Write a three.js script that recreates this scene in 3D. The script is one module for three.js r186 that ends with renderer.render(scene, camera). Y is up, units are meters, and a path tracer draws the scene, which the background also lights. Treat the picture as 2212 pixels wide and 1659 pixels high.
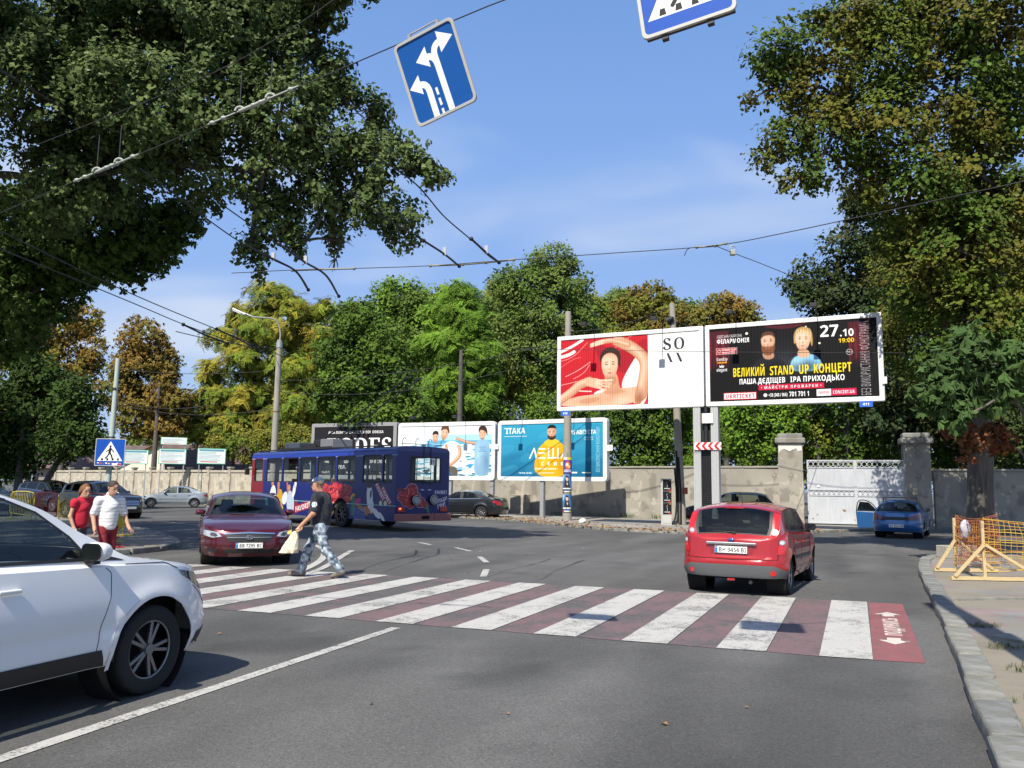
import * as THREE from 'three';
import { mergeGeometries, toCreasedNormals } from 'three/addons/utils/BufferGeometryUtils.js';
import { RoundedBoxGeometry } from 'three/addons/geometries/RoundedBoxGeometry.js';

// ---------------------------------------------------------------- camera, sky, sun, exposure
const scene = new THREE.Scene();
const F = 1780, CX = 1106, CY = 829.5, EYE = 1.66, PITCH = Math.atan((1052 - CY) / F), ROLL = 0.014;
const camera = new THREE.PerspectiveCamera(2 * Math.atan(CY / F) * 180 / Math.PI, 4 / 3, 0.1, 2000);
camera.position.set(0, EYE, 0);
camera.rotation.order = 'YXZ';
camera.rotation.set(PITCH, 0, ROLL);
camera.updateMatrixWorld(true);

const EXPOSURE = 1.48;
const renderer = new THREE.WebGLRenderer({ antialias: true });
renderer.toneMapping = THREE.LinearToneMapping;
renderer.toneMappingExposure = EXPOSURE;
renderer.shadowMap.enabled = true;

const SUN = new THREE.Vector3(-0.2615, 0.766, 0.5875).normalize();
const sun = new THREE.DirectionalLight(new THREE.Color().setRGB(1, 0.94, 0.825), 5);
sun.position.copy(SUN).multiplyScalar(120);
sun.target.position.set(0, 0, -25);
sun.position.add(sun.target.position);
sun.castShadow = true;
sun.shadow.radius = 1;
sun.shadow.mapSize.set(4096, 4096);
Object.assign(sun.shadow.camera, { left: -70, right: 70, top: 70, bottom: -70, near: 1, far: 300 });
scene.add(sun, sun.target);

// ---------------------------------------------------------------- random numbers and noise
function rng(seed) { let a = seed >>> 0; return () => { a = (a + 0x6d2b79f5) | 0; let t = Math.imul(a ^ (a >>> 15), 1 | a); t = (t + Math.imul(t ^ (t >>> 7), 61 | t)) ^ t; return ((t ^ (t >>> 14)) >>> 0) / 4294967296; }; }
function hash3(x, y, z) { let h = Math.imul(x, 374761393) + Math.imul(y, 668265263) + Math.imul(z, 2147483647 ^ 0x5bd1e995); h = Math.imul(h ^ (h >>> 13), 1274126177); return ((h ^ (h >>> 16)) >>> 0) / 4294967296; }
function vnoise(x, y, z = 0) {
  const xi = Math.floor(x), yi = Math.floor(y), zi = Math.floor(z), s = (t) => t * t * (3 - 2 * t), u = s(x - xi), v = s(y - yi), w = s(z - zi);
  const L = (a, b, t) => a + (b - a) * t, h = (i, j, k) => hash3(xi + i, yi + j, zi + k);
  return L(L(L(h(0, 0, 0), h(1, 0, 0), u), L(h(0, 1, 0), h(1, 1, 0), u), v), L(L(h(0, 0, 1), h(1, 0, 1), u), L(h(0, 1, 1), h(1, 1, 1), u), v), w);
}
function fbm(x, y, z = 0, o = 4) { let s = 0, a = 0.5, n = 0; for (let i = 0; i < o; i++) { s += a * vnoise(x, y, z); n += a; a *= 0.5; x *= 2.03; y *= 2.03; z *= 2.03; } return s / n; }
const clamp = (x, a = 0, b = 1) => Math.min(b, Math.max(a, x)), mix = (a, b, t) => a + (b - a) * t, smooth = (a, b, x) => { const t = clamp((x - a) / (b - a)); return t * t * (3 - 2 * t); };
const V = (x, y, z) => new THREE.Vector3(x, y, z);

// ---------------------------------------------------------------- sky: clear blue with thin wisps of cirrus
{
  const w = 1024, h = 512, data = new Float32Array(w * h * 4);
  const st = [[-90, 0.16, 0.20, 0.26], [-4, 0.30, 0.37, 0.45], [0, 0.50, 0.66, 0.92], [6, 0.42, 0.60, 0.90], [14, 0.30, 0.485, 0.88], [22, 0.235, 0.425, 0.84], [32, 0.175, 0.345, 0.73], [60, 0.115, 0.24, 0.56], [90, 0.10, 0.21, 0.50]];
  for (let j = 0; j < h; j++) {
    const el = ((j + 0.5) / h - 0.5) * 180, e = el * Math.PI / 180;
    let k = 0; while (k < st.length - 2 && el > st[k + 1][0]) k++;
    const t = clamp((el - st[k][0]) / (st[k + 1][0] - st[k][0]));
    for (let i = 0; i < w; i++) {
      const az = ((i + 0.5) / w - 0.5) * 2 * Math.PI, x = Math.cos(e) * Math.cos(az), y = Math.sin(e), z = Math.cos(e) * Math.sin(az);
      let c = 0;
      if (y > 0.02) {
        const px = x / (y + 0.12), pz = z / (y + 0.12), warp = fbm(px * 1.1 + 5, pz * 1.1, 3, 3);
        c = smooth(0.47, 0.9, fbm(px * 0.9 + warp * 1.6 + 9.3, pz * 2.6 + warp * 2.1 + 4.1, 7, 5)) * smooth(0.02, 0.12, y) * (1 - smooth(0.33, 0.5, y)) * 0.75;
      }
      const o = (j * w + i) * 4, wh = [0.72, 0.80, 0.93], sd = Math.acos(clamp(x * SUN.x + y * SUN.y + z * SUN.z, -1, 1)) * 180 / Math.PI, glow = 0.9 * Math.exp(-sd / 9) + 0.30 * Math.exp(-sd / 28);   // the pale air round the sun
      for (let n = 0; n < 3; n++) data[o + n] = mix(mix(st[k][n + 1], st[k + 1][n + 1], t), wh[n], c) / EXPOSURE + glow * [1, 0.95, 0.86][n];
      data[o + 3] = 1;
    }
  }
  const sky = new THREE.DataTexture(data, w, h, THREE.RGBAFormat, THREE.FloatType);
  sky.mapping = THREE.EquirectangularReflectionMapping;
  sky.magFilter = sky.minFilter = THREE.LinearFilter;
  sky.needsUpdate = true;
  scene.background = sky;
  scene.environment = sky;
}

// ---------------------------------------------------------------- from the surveyed photograph to metres: rays through its points (2212 x 1659)
const rayOf = (px, py) => V((px - CX) / F, (CY - py) / F, -1).applyQuaternion(camera.quaternion);
const EYEV = V(0, EYE, 0);
function at(px, py, depth) { const d = rayOf(px, py); return d.multiplyScalar(depth / -d.z).add(EYEV); }      // at a distance
function atY(px, py, y = 0) { const d = rayOf(px, py); return d.multiplyScalar((y - EYE) / d.y).add(EYEV); }   // at a height
function onPlane(px, py, p0, n) { const d = rayOf(px, py); return d.multiplyScalar(p0.clone().sub(EYEV).dot(n) / d.dot(n)).add(EYEV); }
const D2R = Math.PI / 180;
const headingTurn = (az) => (90 - az) * D2R;      // turn of a thing whose front is its +x, for a heading of az degrees right of straight ahead

// ---------------------------------------------------------------- naming
const taken = new Map();
function numbered(name) { const n = taken.get(name) ?? 0; taken.set(name, n + 1); return n ? name + '_' + String(n).padStart(3, '0') : name; }
function shade(o) { o.traverse((m) => { if (m.isMesh) m.castShadow = m.receiveShadow = true; }); }
function top(o, name, label, category, group, kind) {
  o.name = numbered(name);
  if (label) o.userData.label = label;
  if (category) o.userData.category = category;
  if (group) o.userData.group = group;
  if (kind) o.userData.kind = kind;
  scene.add(o);
  return o;
}
const thing = (name, label, category, pos = [0, 0, 0], turn = 0, group) => { const g = new THREE.Group(); g.position.set(...pos); g.rotation.y = turn; return top(g, name, label, category, group); };
function part(parent, name, geo, mat, label) { const m = new THREE.Mesh(geo, mat); m.name = name; if (label) m.userData.label = label; parent.add(m); return m; }
const setting = (name, geo, mat) => top(new THREE.Mesh(geo, mat), name, null, null, null, 'structure');

// ---------------------------------------------------------------- geometry helpers
function box(w, h, d, x = 0, y = 0, z = 0, r = 0) { const g = r ? new RoundedBoxGeometry(w, h, d, 2, r) : new THREE.BoxGeometry(w, h, d); g.translate(x, y, z); return g; }
function merged(list) { return mergeGeometries(list.map((g) => { let q = g.index ? g.toNonIndexed() : g; for (const k of Object.keys(q.attributes)) if (!['position', 'normal', 'uv'].includes(k)) q.deleteAttribute(k); if (!q.attributes.uv) q.setAttribute('uv', new THREE.BufferAttribute(new Float32Array(q.attributes.position.count * 2), 2)); if (!q.attributes.normal) q.computeVertexNormals(); return q; })); }
function rod(a, b, r0, r1 = r0, n = 8) {
  const d = b.clone().sub(a), g = new THREE.CylinderGeometry(r1, r0, d.length(), n, 1);
  g.applyQuaternion(new THREE.Quaternion().setFromUnitVectors(V(0, 1, 0), d.clone().normalize()));
  return g.translate((a.x + b.x) / 2, (a.y + b.y) / 2, (a.z + b.z) / 2);
}
function tube(pts, r, n = 6, seg) { return new THREE.TubeGeometry(new THREE.CatmullRomCurve3(pts), seg ?? Math.max(4, pts.length * 5), r, n, false); }
function taperTube(pts, r0, r1, n = 7, seg = 10) {
  const c = new THREE.CatmullRomCurve3(pts), g = new THREE.TubeGeometry(c, seg, 1, n, false), p = g.attributes.position, q = V(), o = V();
  for (let i = 0; i <= seg; i++) {
    c.getPointAt(i / seg, o); const r = mix(r0, r1, i / seg);
    for (let j = 0; j <= n; j++) { const k = i * (n + 1) + j; q.fromBufferAttribute(p, k).sub(o).multiplyScalar(r).add(o); p.setXYZ(k, q.x, q.y, q.z); }
  }
  return g;
}
function extrude(shape, depth, bevel = 0) { return new THREE.ExtrudeGeometry(shape, { depth, bevelEnabled: bevel > 0, bevelSize: bevel, bevelThickness: bevel, bevelSegments: 2, curveSegments: 8 }); }
const poly = (pts) => new THREE.Shape(pts.map(([x, y]) => new THREE.Vector2(x, y)));
function rectShape(x0, y0, x1, y1, r = 0) {
  const s = new THREE.Shape();
  if (!r) return poly([[x0, y0], [x1, y0], [x1, y1], [x0, y1]]);
  s.moveTo(x0 + r, y0).lineTo(x1 - r, y0); s.quadraticCurveTo(x1, y0, x1, y0 + r); s.lineTo(x1, y1 - r); s.quadraticCurveTo(x1, y1, x1 - r, y1); s.lineTo(x0 + r, y1); s.quadraticCurveTo(x0, y1, x0, y1 - r); s.lineTo(x0, y0 + r); s.quadraticCurveTo(x0, y0, x0 + r, y0);
  return s;
}
// smooth curve through points, without overshoot
function curve(pts) {
  const n = pts.length, d = [], m = [];
  for (let i = 0; i < n - 1; i++) d.push((pts[i + 1][1] - pts[i][1]) / (pts[i + 1][0] - pts[i][0]));
  for (let i = 0; i < n; i++) m.push(i === 0 ? d[0] : i === n - 1 ? d[n - 2] : d[i - 1] * d[i] <= 0 ? 0 : 2 * d[i - 1] * d[i] / (d[i - 1] + d[i]));
  return (x) => {
    if (x <= pts[0][0]) return pts[0][1]; if (x >= pts[n - 1][0]) return pts[n - 1][1];
    let i = 0; while (x > pts[i + 1][0]) i++;
    const h = pts[i + 1][0] - pts[i][0], t = (x - pts[i][0]) / h, a = t * t * t, b = t * t;
    return (2 * a - 3 * b + 1) * pts[i][1] + (a - 2 * b + t) * h * m[i] + (3 * b - 2 * a) * pts[i + 1][1] + (a - b) * h * m[i + 1];
  };
}

// ---------------------------------------------------------------- textures and materials
function canvasTex(w, h, draw, opts = {}) {
  const c = document.createElement('canvas'); c.width = w; c.height = h; draw(c.getContext('2d'), w, h);
  const t = new THREE.CanvasTexture(c); t.colorSpace = THREE.SRGBColorSpace; t.anisotropy = 8; t.magFilter = THREE.LinearFilter;
  if (opts.repeat) { t.wrapS = t.wrapT = THREE.RepeatWrapping; }
  return t;
}
// a tiling colour map made by fn(x, y) -> [r, g, b] linear, x and y in 0..1
function dataTex(n, fn, srgb = true) {
  const d = new Uint8Array(n * n * 4), enc = (v) => Math.round(255 * clamp(srgb ? (v <= 0.0031308 ? v * 12.92 : 1.055 * Math.pow(v, 1 / 2.4) - 0.055) : v));
  for (let j = 0; j < n; j++) for (let i = 0; i < n; i++) { const c = fn(i / n, j / n, i, j), o = (j * n + i) * 4; d[o] = enc(c[0]); d[o + 1] = enc(c[1]); d[o + 2] = enc(c[2]); d[o + 3] = 255; }
  const t = new THREE.DataTexture(d, n, n); t.wrapS = t.wrapT = THREE.RepeatWrapping; t.magFilter = THREE.LinearFilter; t.minFilter = THREE.LinearMipmapLinearFilter; t.generateMipmaps = true;
  if (srgb) t.colorSpace = THREE.SRGBColorSpace; t.needsUpdate = true; return t;
}
// tiling noise on the unit square
function tnoise(x, y, f, s = 0) {
  const X = x * f, Y = y * f, xi = Math.floor(X), yi = Math.floor(Y), sm = (t) => t * t * (3 - 2 * t), u = sm(X - xi), v = sm(Y - yi), w = (a) => ((a % f) + f) % f, h = (i, j) => hash3(w(xi + i), w(yi + j), s);
  return mix(mix(h(0, 0), h(1, 0), u), mix(h(0, 1), h(1, 1), u), v);
}
function tfbm(x, y, f, s = 0, o = 4) { let a = 0.5, r = 0, n = 0; for (let i = 0; i < o; i++) { r += a * tnoise(x, y, f, s + i); n += a; a *= 0.5; f *= 2; } return r / n; }
const lin = (r, g, b) => new THREE.Color().setRGB(r, g, b);
function mat(color, roughness = 0.7, metalness = 0, more = {}) { return new THREE.MeshPhysicalMaterial({ color: Array.isArray(color) ? lin(...color) : new THREE.Color(color), roughness, metalness, side: THREE.DoubleSide, ...more }); }
function uvPlanar(g, f) { const p = g.attributes.position, n = g.attributes.normal, uv = new Float32Array(p.count * 2); for (let i = 0; i < p.count; i++) { const r = f(p.getX(i), p.getY(i), p.getZ(i), n && n.getX(i), n && n.getY(i), n && n.getZ(i)); uv[2 * i] = r[0]; uv[2 * i + 1] = r[1]; } g.setAttribute('uv', new THREE.BufferAttribute(uv, 2)); return g; }
// uv in metres from whichever way a face points
const uvBox = (g, s = 1) => uvPlanar(g, (x, y, z, nx, ny, nz) => (Math.abs(ny) > 0.7 ? [x * s, z * s] : Math.abs(nx) > Math.abs(nz) ? [z * s, y * s] : [x * s, y * s]));

const MAT = {
  darkMetal: mat([0.03, 0.03, 0.032], 0.5, 0.4), blackRubber: mat([0.012, 0.012, 0.013], 0.85), blackPlastic: mat([0.015, 0.015, 0.016], 0.55), chrome: mat([0.75, 0.76, 0.78], 0.12, 1),
  steel: mat([0.42, 0.43, 0.44], 0.35, 0.9), galv: mat([0.36, 0.37, 0.38], 0.55, 0.5), white: mat([0.72, 0.72, 0.70], 0.5), wire: mat([0.02, 0.02, 0.022], 0.7), glass: mat([0.008, 0.010, 0.010], 0.03, 0, { ior: 1.5, clearcoat: 0.6, clearcoatRoughness: 0.02 }),
  lamp: mat([0.55, 0.57, 0.58], 0.1, 0.5, { clearcoat: 1, clearcoatRoughness: 0.02 }), redLamp: mat([0.32, 0.012, 0.012], 0.12, 0, { clearcoat: 1, clearcoatRoughness: 0.03 }), amber: mat([0.7, 0.2, 0.02], 0.2), under: mat([0.006, 0.006, 0.006], 0.9), rim: mat([0.40, 0.40, 0.41], 0.3, 0.9), rimDark: mat([0.10, 0.10, 0.105], 0.35, 0.8),
};
const concreteMap = dataTex(512, (x, y) => { const n = tfbm(x, y, 4, 11, 6), f = tnoise(x, y, 128, 3), st = smooth(0.62, 0.75, tfbm(x, y, 8, 40, 4)); const v = 0.30 + 0.16 * (n - 0.5) + 0.05 * (f - 0.5) - 0.07 * st; return [v * 1.02, v * 0.98, v * 0.90]; });
const grainMap = dataTex(256, (x, y) => { const v = tfbm(x, y, 32, 5, 3); return [v, v, v]; }, false);
MAT.concrete = mat([1, 1, 1], 0.9, 0, { map: concreteMap, bumpMap: grainMap, bumpScale: 0.004 });
MAT.concretePole = mat([0.95, 0.93, 0.86], 0.85, 0, { map: concreteMap });
// ================================================================ the setting: road, markings, kerbs, pavements
const asphaltMap = dataTex(1024, (x, y, i, j) => {
  const n = tfbm(x, y, 3, 21, 5), g = hash3(i, j, 9), g2 = tnoise(x, y, 340, 8), sp = hash3(i >> 1, j >> 1, 77) > 0.993 ? 0.09 : 0;
  const v = 0.079 * (1 + 0.30 * (n - 0.5) + 0.50 * (g - 0.5) + 0.55 * (g2 - 0.5)) + sp; return [v * 1.02, v, v * 0.955];
});
MAT.asphalt = mat([1, 1, 1], 0.88, 0, { map: asphaltMap, bumpMap: grainMap, bumpScale: 0.003, vertexColors: true });
{
  // one sheet to the horizon, fine near the camera so that worn and dusty patches can be laid in
  const xs = [], zs = [], ax = (list, lo, hi, fine, a, b) => { for (let v = lo; v <= hi + 1e-6; v += (v >= a && v < b ? fine : 25)) list.push(v); };
  ax(xs, -800, 800, 0.25, -25, 25); ax(zs, -900, 300, 0.25, -50, 0);
  const nx = xs.length, nz = zs.length, p = new Float32Array(nx * nz * 3), uv = new Float32Array(nx * nz * 2), col = new Float32Array(nx * nz * 3), idx = [];
  for (let j = 0; j < nz; j++) for (let i = 0; i < nx; i++) {
    const k = j * nx + i, x = xs[i], z = zs[j]; p.set([x, 0, z], k * 3); uv.set([x / 3.7, z / 3.7], k * 2);
    // along the road (u) and across it (v): tyre-polished lanes, dusty strip by the kerb, old patches
    const u = x * 0.39 - z * 0.92, v = x * 0.92 + z * 0.39, dust = smooth(0.3, 0.8, fbm(v * 0.9, u * 0.18, 2, 4)), patch = smooth(0.52, 0.56, fbm(v * 0.5 + 3, u * 0.16 + 8, 4, 3)), fine = fbm(x * 2.1, z * 2.1, 6, 3);
    const lane = fbm(v * 1.7, u * 0.05, 12, 3), e = smooth(1.0, 1.9, v - 0.0 + 0.5 * fine), s = 0.90 + 0.34 * (dust - 0.4) - 0.08 * patch + 0.36 * (lane - 0.5) + 0.26 * (fine - 0.5) - 0.30 * smooth(0.66, 0.78, fbm(x * 0.8 + 20, z * 0.8, 15, 4)) + 0.16 * smooth(0.6, 0.7, fbm(v * 2.2, u * 0.25, 18, 4)) + 0.22 * e * (0.5 + fbm(x, z, 31, 3));
    col.set([s * (1 + 0.05 * e), s * (1 + 0.02 * e), s * (1 - 0.04 * e)], k * 3);
  }
  for (let j = 0; j < nz - 1; j++) for (let i = 0; i < nx - 1; i++) { const a = j * nx + i; idx.push(a, a + nx, a + 1, a + 1, a + nx, a + nx + 1); }
  const g = new THREE.BufferGeometry(); g.setAttribute('position', new THREE.BufferAttribute(p, 3)); g.setAttribute('uv', new THREE.BufferAttribute(uv, 2)); g.setAttribute('color', new THREE.BufferAttribute(col, 3)); g.setIndex(idx); g.computeVertexNormals();
  setting('road', g, MAT.asphalt);
}
// worn paint: the asphalt shows through scratches and grain
const paintMap = (r, g, b, wear, seed) => dataTex(512, (x, y, i, j) => {
  const c = tfbm(x, y, 5, seed, 4), f = tnoise(x, y, 150, seed + 1), s = tfbm(x, (y + 0.3 * x) % 1, 24, seed + 5, 2), gr = hash3(i, j, seed);
  const w = smooth(0.45, 0.75, wear + 0.5 * (c - 0.5) + 0.36 * (f - 0.5) + 0.25 * (s - 0.5) + 0.3 * (gr - 0.5)), k = 1 + 0.12 * (c - 0.5) + 0.1 * (gr - 0.5), v = 0.07;
  return [mix(r * k, v, w), mix(g * k, v, w), mix(b * k, v * 0.98, w)];
});
MAT.paint = [0.40, 0.455, 0.50].map((w, i) => mat([1, 1, 1], 0.75, 0, { map: paintMap(0.41, 0.40, 0.375, w, 60 + i * 9) }));
MAT.redPaint = [0.54, 0.60, 0.67].map((w, i) => mat([1, 1, 1], 0.8, 0, { map: paintMap(0.155, 0.094, 0.098, w, 160 + i * 9) }));
function quadSheet(a, b, c, d, y, n = 1, m = 1) {   // a-b is the near edge, d-c the far edge, points [x, z]
  const p = [], uv = [], idx = [];
  for (let j = 0; j <= m; j++) for (let i = 0; i <= n; i++) { const s = i / n, t = j / m, x = mix(mix(a[0], b[0], s), mix(d[0], c[0], s), t), z = mix(mix(a[1], b[1], s), mix(d[1], c[1], s), t); p.push(x, y, z); uv.push(x / 2.2, z / 2.2); }
  for (let j = 0; j < m; j++) for (let i = 0; i < n; i++) { const k = j * (n + 1) + i; idx.push(k, k + 1, k + n + 1, k + 1, k + n + 2, k + n + 1); }
  const g = new THREE.BufferGeometry(); g.setAttribute('position', new THREE.Float32BufferAttribute(p, 3)); g.setAttribute('uv', new THREE.Float32BufferAttribute(uv, 2)); g.setIndex(idx); g.computeVertexNormals(); return g;
}
function ribbon(pts, w, y) {   // a painted line along points [x, z]
  const c = new THREE.CatmullRomCurve3(pts.map(([x, z]) => V(x, 0, z))), n = pts.length > 2 ? 24 : 1, p = [], uv = [], idx = [];
  for (let i = 0; i <= n; i++) { const q = c.getPoint(i / n), t = c.getTangent(i / n), sx = -t.z * w / 2, sz = t.x * w / 2; for (const s of [-1, 1]) { const x = q.x + s * sx, z = q.z + s * sz; p.push(x, y, z); uv.push(x / 2.2, z / 2.2); } }
  for (let i = 0; i < n; i++) idx.push(2 * i, 2 * i + 1, 2 * i + 2, 2 * i + 1, 2 * i + 3, 2 * i + 2);
  const g = new THREE.BufferGeometry(); g.setAttribute('position', new THREE.Float32BufferAttribute(p, 3)); g.setAttribute('uv', new THREE.Float32BufferAttribute(uv, 2)); g.setIndex(idx); g.computeVertexNormals(); return g;
}
{
  const zebra = new THREE.Group(); top(zebra, 'zebra_crossing', null, null, null, 'structure');
  const U = [-0.957, -0.350], DIR = [1.80, -4.30], W = [0.478, 0.155], r = rng(5);
  const S = (i, f = 0) => [3.15 + U[0] * i, -8.62 + U[1] * i];
  for (let i = 0; i < 14; i++) {
    const a = S(i), b = [a[0] + W[0], a[1] + W[1]], j = r() * 0.05, c = [b[0] + DIR[0], b[1] + DIR[1] - j], d = [a[0] + DIR[0], a[1] + DIR[1] - j];
    part(zebra, 'stripe', quadSheet(a, b, c, d, 0.008), MAT.paint[[0, 1, 1, 0, 0, 0, 1, 0, 1, 0, 1, 2, 2, 2][i]]);
    if (i < 13) { const a2 = S(i + 1), b2 = [a2[0] + W[0] + 0.01, a2[1] + W[1]]; part(zebra, 'red_paint', quadSheet(b2, a, [a[0] + DIR[0], a[1] + DIR[1]], [b2[0] + DIR[0], b2[1] + DIR[1]], 0.004), MAT.redPaint[[0, 1, 1, 1, 1, 0, 2, 2, 1, 2, 1, 2, 2][i]]); }
  }
  // the red panel with its lettering at the kerb end
  const tex = canvasTex(192, 1792, (c, w, h) => {
    c.fillStyle = '#7c4c4d'; c.fillRect(0, 0, w, h);
    c.fillStyle = '#bdb2a8';
    c.save(); c.translate(w / 2, h * 0.5); c.rotate(-Math.PI / 2); c.font = 'bold 100px sans-serif'; c.textAlign = 'center'; c.textBaseline = 'middle'; c.scale(1, 1.05); c.fillText('ПОДИВИСЬ', 0, 4, 560); c.restore();
    for (const s of [-1, 1]) { c.save(); c.translate(w / 2, h * 0.5 + s * 420); c.scale(1, s); c.beginPath(); c.moveTo(-70, -10); c.lineTo(0, 90); c.lineTo(70, -10); c.lineTo(30, -10); c.lineTo(30, -80); c.lineTo(-30, -80); c.lineTo(-30, -10); c.fill(); c.restore(); }
    const im = c.getImageData(0, 0, w, h), q = im.data; for (let y = 0; y < h; y++) for (let x = 0; x < w; x++) { const k = (y * w + x) * 4, n = 0.86 + 0.28 * hash3(x, y, 4) * (0.6 + 0.8 * fbm(x / 40, y / 60, 3)), wr = smooth(0.66, 0.8, fbm(x / 30, y / 70, 9, 4) + 0.3 * (hash3(x, y, 2) - 0.5)); for (let m = 0; m < 3; m++) q[k + m] = mix(q[k + m] * n, 82, wr * 0.7); } c.putImageData(im, 0, 0);
  });
  const a = [3.15 + W[0] + 0.004, -8.62 + W[1]], b = [a[0] + 0.46, a[1] + 0.12], c = [b[0] + DIR[0], b[1] + DIR[1]], d = [a[0] + DIR[0], a[1] + DIR[1]];
  const g = quadSheet(a, b, c, d, 0.004); g.setAttribute('uv', new THREE.Float32BufferAttribute([0, 0, 1, 0, 0, 1, 1, 1], 2));
  part(zebra, 'lettered_panel', g, mat([1, 1, 1], 0.8, 0, { map: tex }), 'red painted panel with white word and arrows');
}
{
  const lines = new THREE.Group(); top(lines, 'lane_markings', null, null, null, 'structure');
  part(lines, 'lane_line', ribbon([[-4.35, -1.5], [-1.32, -9.95]], 0.125, 0.006), MAT.paint[1]);
  const P = (a) => a.map(([x, y]) => { const q = atY(x, y); return [q.x, q.z]; });
  part(lines, 'curved_line', ribbon(P([[632, 1241], [668, 1226], [695, 1209], [701, 1196], [694, 1184], [672, 1176]]), 0.17, 0.0125), MAT.paint[0]);
  part(lines, 'curved_line', ribbon(P([[648, 1246], [690, 1231], [718, 1216], [738, 1203], [760, 1190]]), 0.15, 0.0125), MAT.paint[1]);
  for (const d of [[[984, 1183], [1016, 1191]], [[1036, 1203], [1051, 1215]], [[1051, 1230], [1044, 1246]], [[905, 1172], [930, 1177]]]) part(lines, 'lane_dash', ribbon(P(d), 0.13, 0.006), MAT.paint[1]);
  part(lines, 'lane_line', ribbon(P([[360, 1128], [420, 1134], [520, 1142]]), 0.13, 0.006), MAT.paint[2]);
}
{ // fine cracks in the asphalt
  const cr = new THREE.Group(), r = rng(404), m = mat([0.028, 0.027, 0.026], 0.95); top(cr, 'road_cracks', null, null, null, 'structure');
  for (let i = 0; i < 13; i++) { let x = -5 + r() * 13, z = -3.5 - r() * 26, a = r() * 6.28; const pts = []; for (let k = 0; k < 9; k++) { pts.push([x, z]); a += (r() - 0.5) * 1.1; x += Math.cos(a) * 0.22; z += Math.sin(a) * 0.22; } part(cr, 'crack', ribbon(pts, 0.004 + r() * 0.006, 0.0035), m); }
}
const smoothSeams = (g) => { g.computeVertexNormals(); const p = g.attributes.position, n = g.attributes.normal, m = new Map(), k = (i) => [p.getX(i), p.getY(i), p.getZ(i)].map((v) => Math.round(v * 5000)).join(); for (let i = 0; i < p.count; i++) { const q = m.get(k(i)) ?? V(0, 0, 0); q.add(V(n.getX(i), n.getY(i), n.getZ(i))); m.set(k(i), q); } for (let i = 0; i < p.count; i++) { const q = m.get(k(i)).clone().normalize(); n.setXYZ(i, q.x, q.y, q.z); } };
// kerbs: one stone after another along a line of points
const kerbStone = [0, 1, 2].map((s) => { const g = new RoundedBoxGeometry(1, 0.30, 0.2, 2, 0.025), p = g.attributes.position; for (let i = 0; i < p.count; i++) { const x = p.getX(i), y = p.getY(i), z = p.getZ(i), n = (k) => (vnoise(x * 5.3 + k * 9, y * 11 + s * 5, z * 13) - 0.5) * 0.04; p.setXYZ(i, x + n(1), y + n(2), z + n(3)); } smoothSeams(g); return uvBox(g); });
const kerbMap = dataTex(512, (x, y, i, j) => { const n = tfbm(x, y, 6, 31, 5), m = smooth(0.52, 0.68, tfbm(x, y, 10, 71, 4)), v = 0.185 + 0.12 * (n - 0.5) + 0.05 * (hash3(i, j, 3) - 0.5); return [mix(v, 0.12, m * 0.45), mix(v * 0.99, 0.125, m * 0.45), mix(v * 0.93, 0.085, m * 0.45)]; });
MAT.kerb = [[1, 1, 1], [0.85, 0.86, 0.88], [1.1, 1.08, 1.02]].map((c) => mat(c, 0.9, 0, { map: kerbMap, bumpMap: grainMap, bumpScale: 0.004 }));
function kerb(name, pts, top_y, width, seed, len = 1.0) {
  const root = new THREE.Group(), r = rng(seed), c = new THREE.CatmullRomCurve3(pts.map(([x, z]) => V(x, 0, z)), false, 'catmullrom', 0.2), total = c.getLength(), n = Math.round(total / len); top(root, name, null, null, null, 'structure');
  for (let i = 0; i < n; i++) {
    const a = c.getPointAt(i / n), b = c.getPointAt((i + 1) / n), m = part(root, 'kerb_stone', kerbStone[i % 3], MAT.kerb[Math.floor(r() * 3)]), l = a.distanceTo(b);
    m.position.set((a.x + b.x) / 2, top_y - 0.15 + (r() - 0.5) * 0.035, (a.z + b.z) / 2); m.rotation.set((r() - 0.5) * 0.06, Math.atan2(-(b.z - a.z), b.x - a.x) + (r() - 0.5) * 0.03, (r() - 0.5) * 0.02); m.scale.set(l - 0.012 - r() * 0.02, 1, width / 0.2);
  }
}
const paveMap = dataTex(1024, (x, y, i, j) => {   // trodden paving: grey and faded red slabs under dust and soil
  const n = tfbm(x, y, 5, 91, 5), gr = hash3(i, j, 5), tx = Math.floor(x * 10), ty = Math.floor(y * 10), red = hash3(tx, ty, 12) > 0.55 ? 1 : 0, soil = smooth(0.42, 0.6, tfbm(x, y, 4, 55, 5)), v = 0.19 + 0.1 * (n - 0.5) + 0.06 * (gr - 0.5);
  const c = red ? [v * 1.08, v * 0.82, v * 0.78] : [v, v * 0.96, v * 0.90]; return [mix(c[0], 0.20 * (0.8 + 0.4 * n), soil), mix(c[1], 0.175 * (0.8 + 0.4 * n), soil), mix(c[2], 0.135 * (0.8 + 0.4 * n), soil)];
});
MAT.pave = mat([1, 1, 1], 0.92, 0, { map: paveMap, bumpMap: grainMap, bumpScale: 0.01 });
const farPaveMap = dataTex(512, (x, y, i, j) => { const n = tfbm(x, y, 4, 191, 5), v = 0.235 + 0.14 * (n - 0.5) + 0.05 * (hash3(i, j, 6) - 0.5), s = smooth(0.5, 0.65, tfbm(x, y, 7, 12, 4)); return [mix(v * 1.04, 0.17, s), mix(v * 0.97, 0.15, s), mix(v * 0.86, 0.12, s)]; });
MAT.farPave = mat([1, 1, 1], 0.92, 0, { map: farPaveMap });
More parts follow.
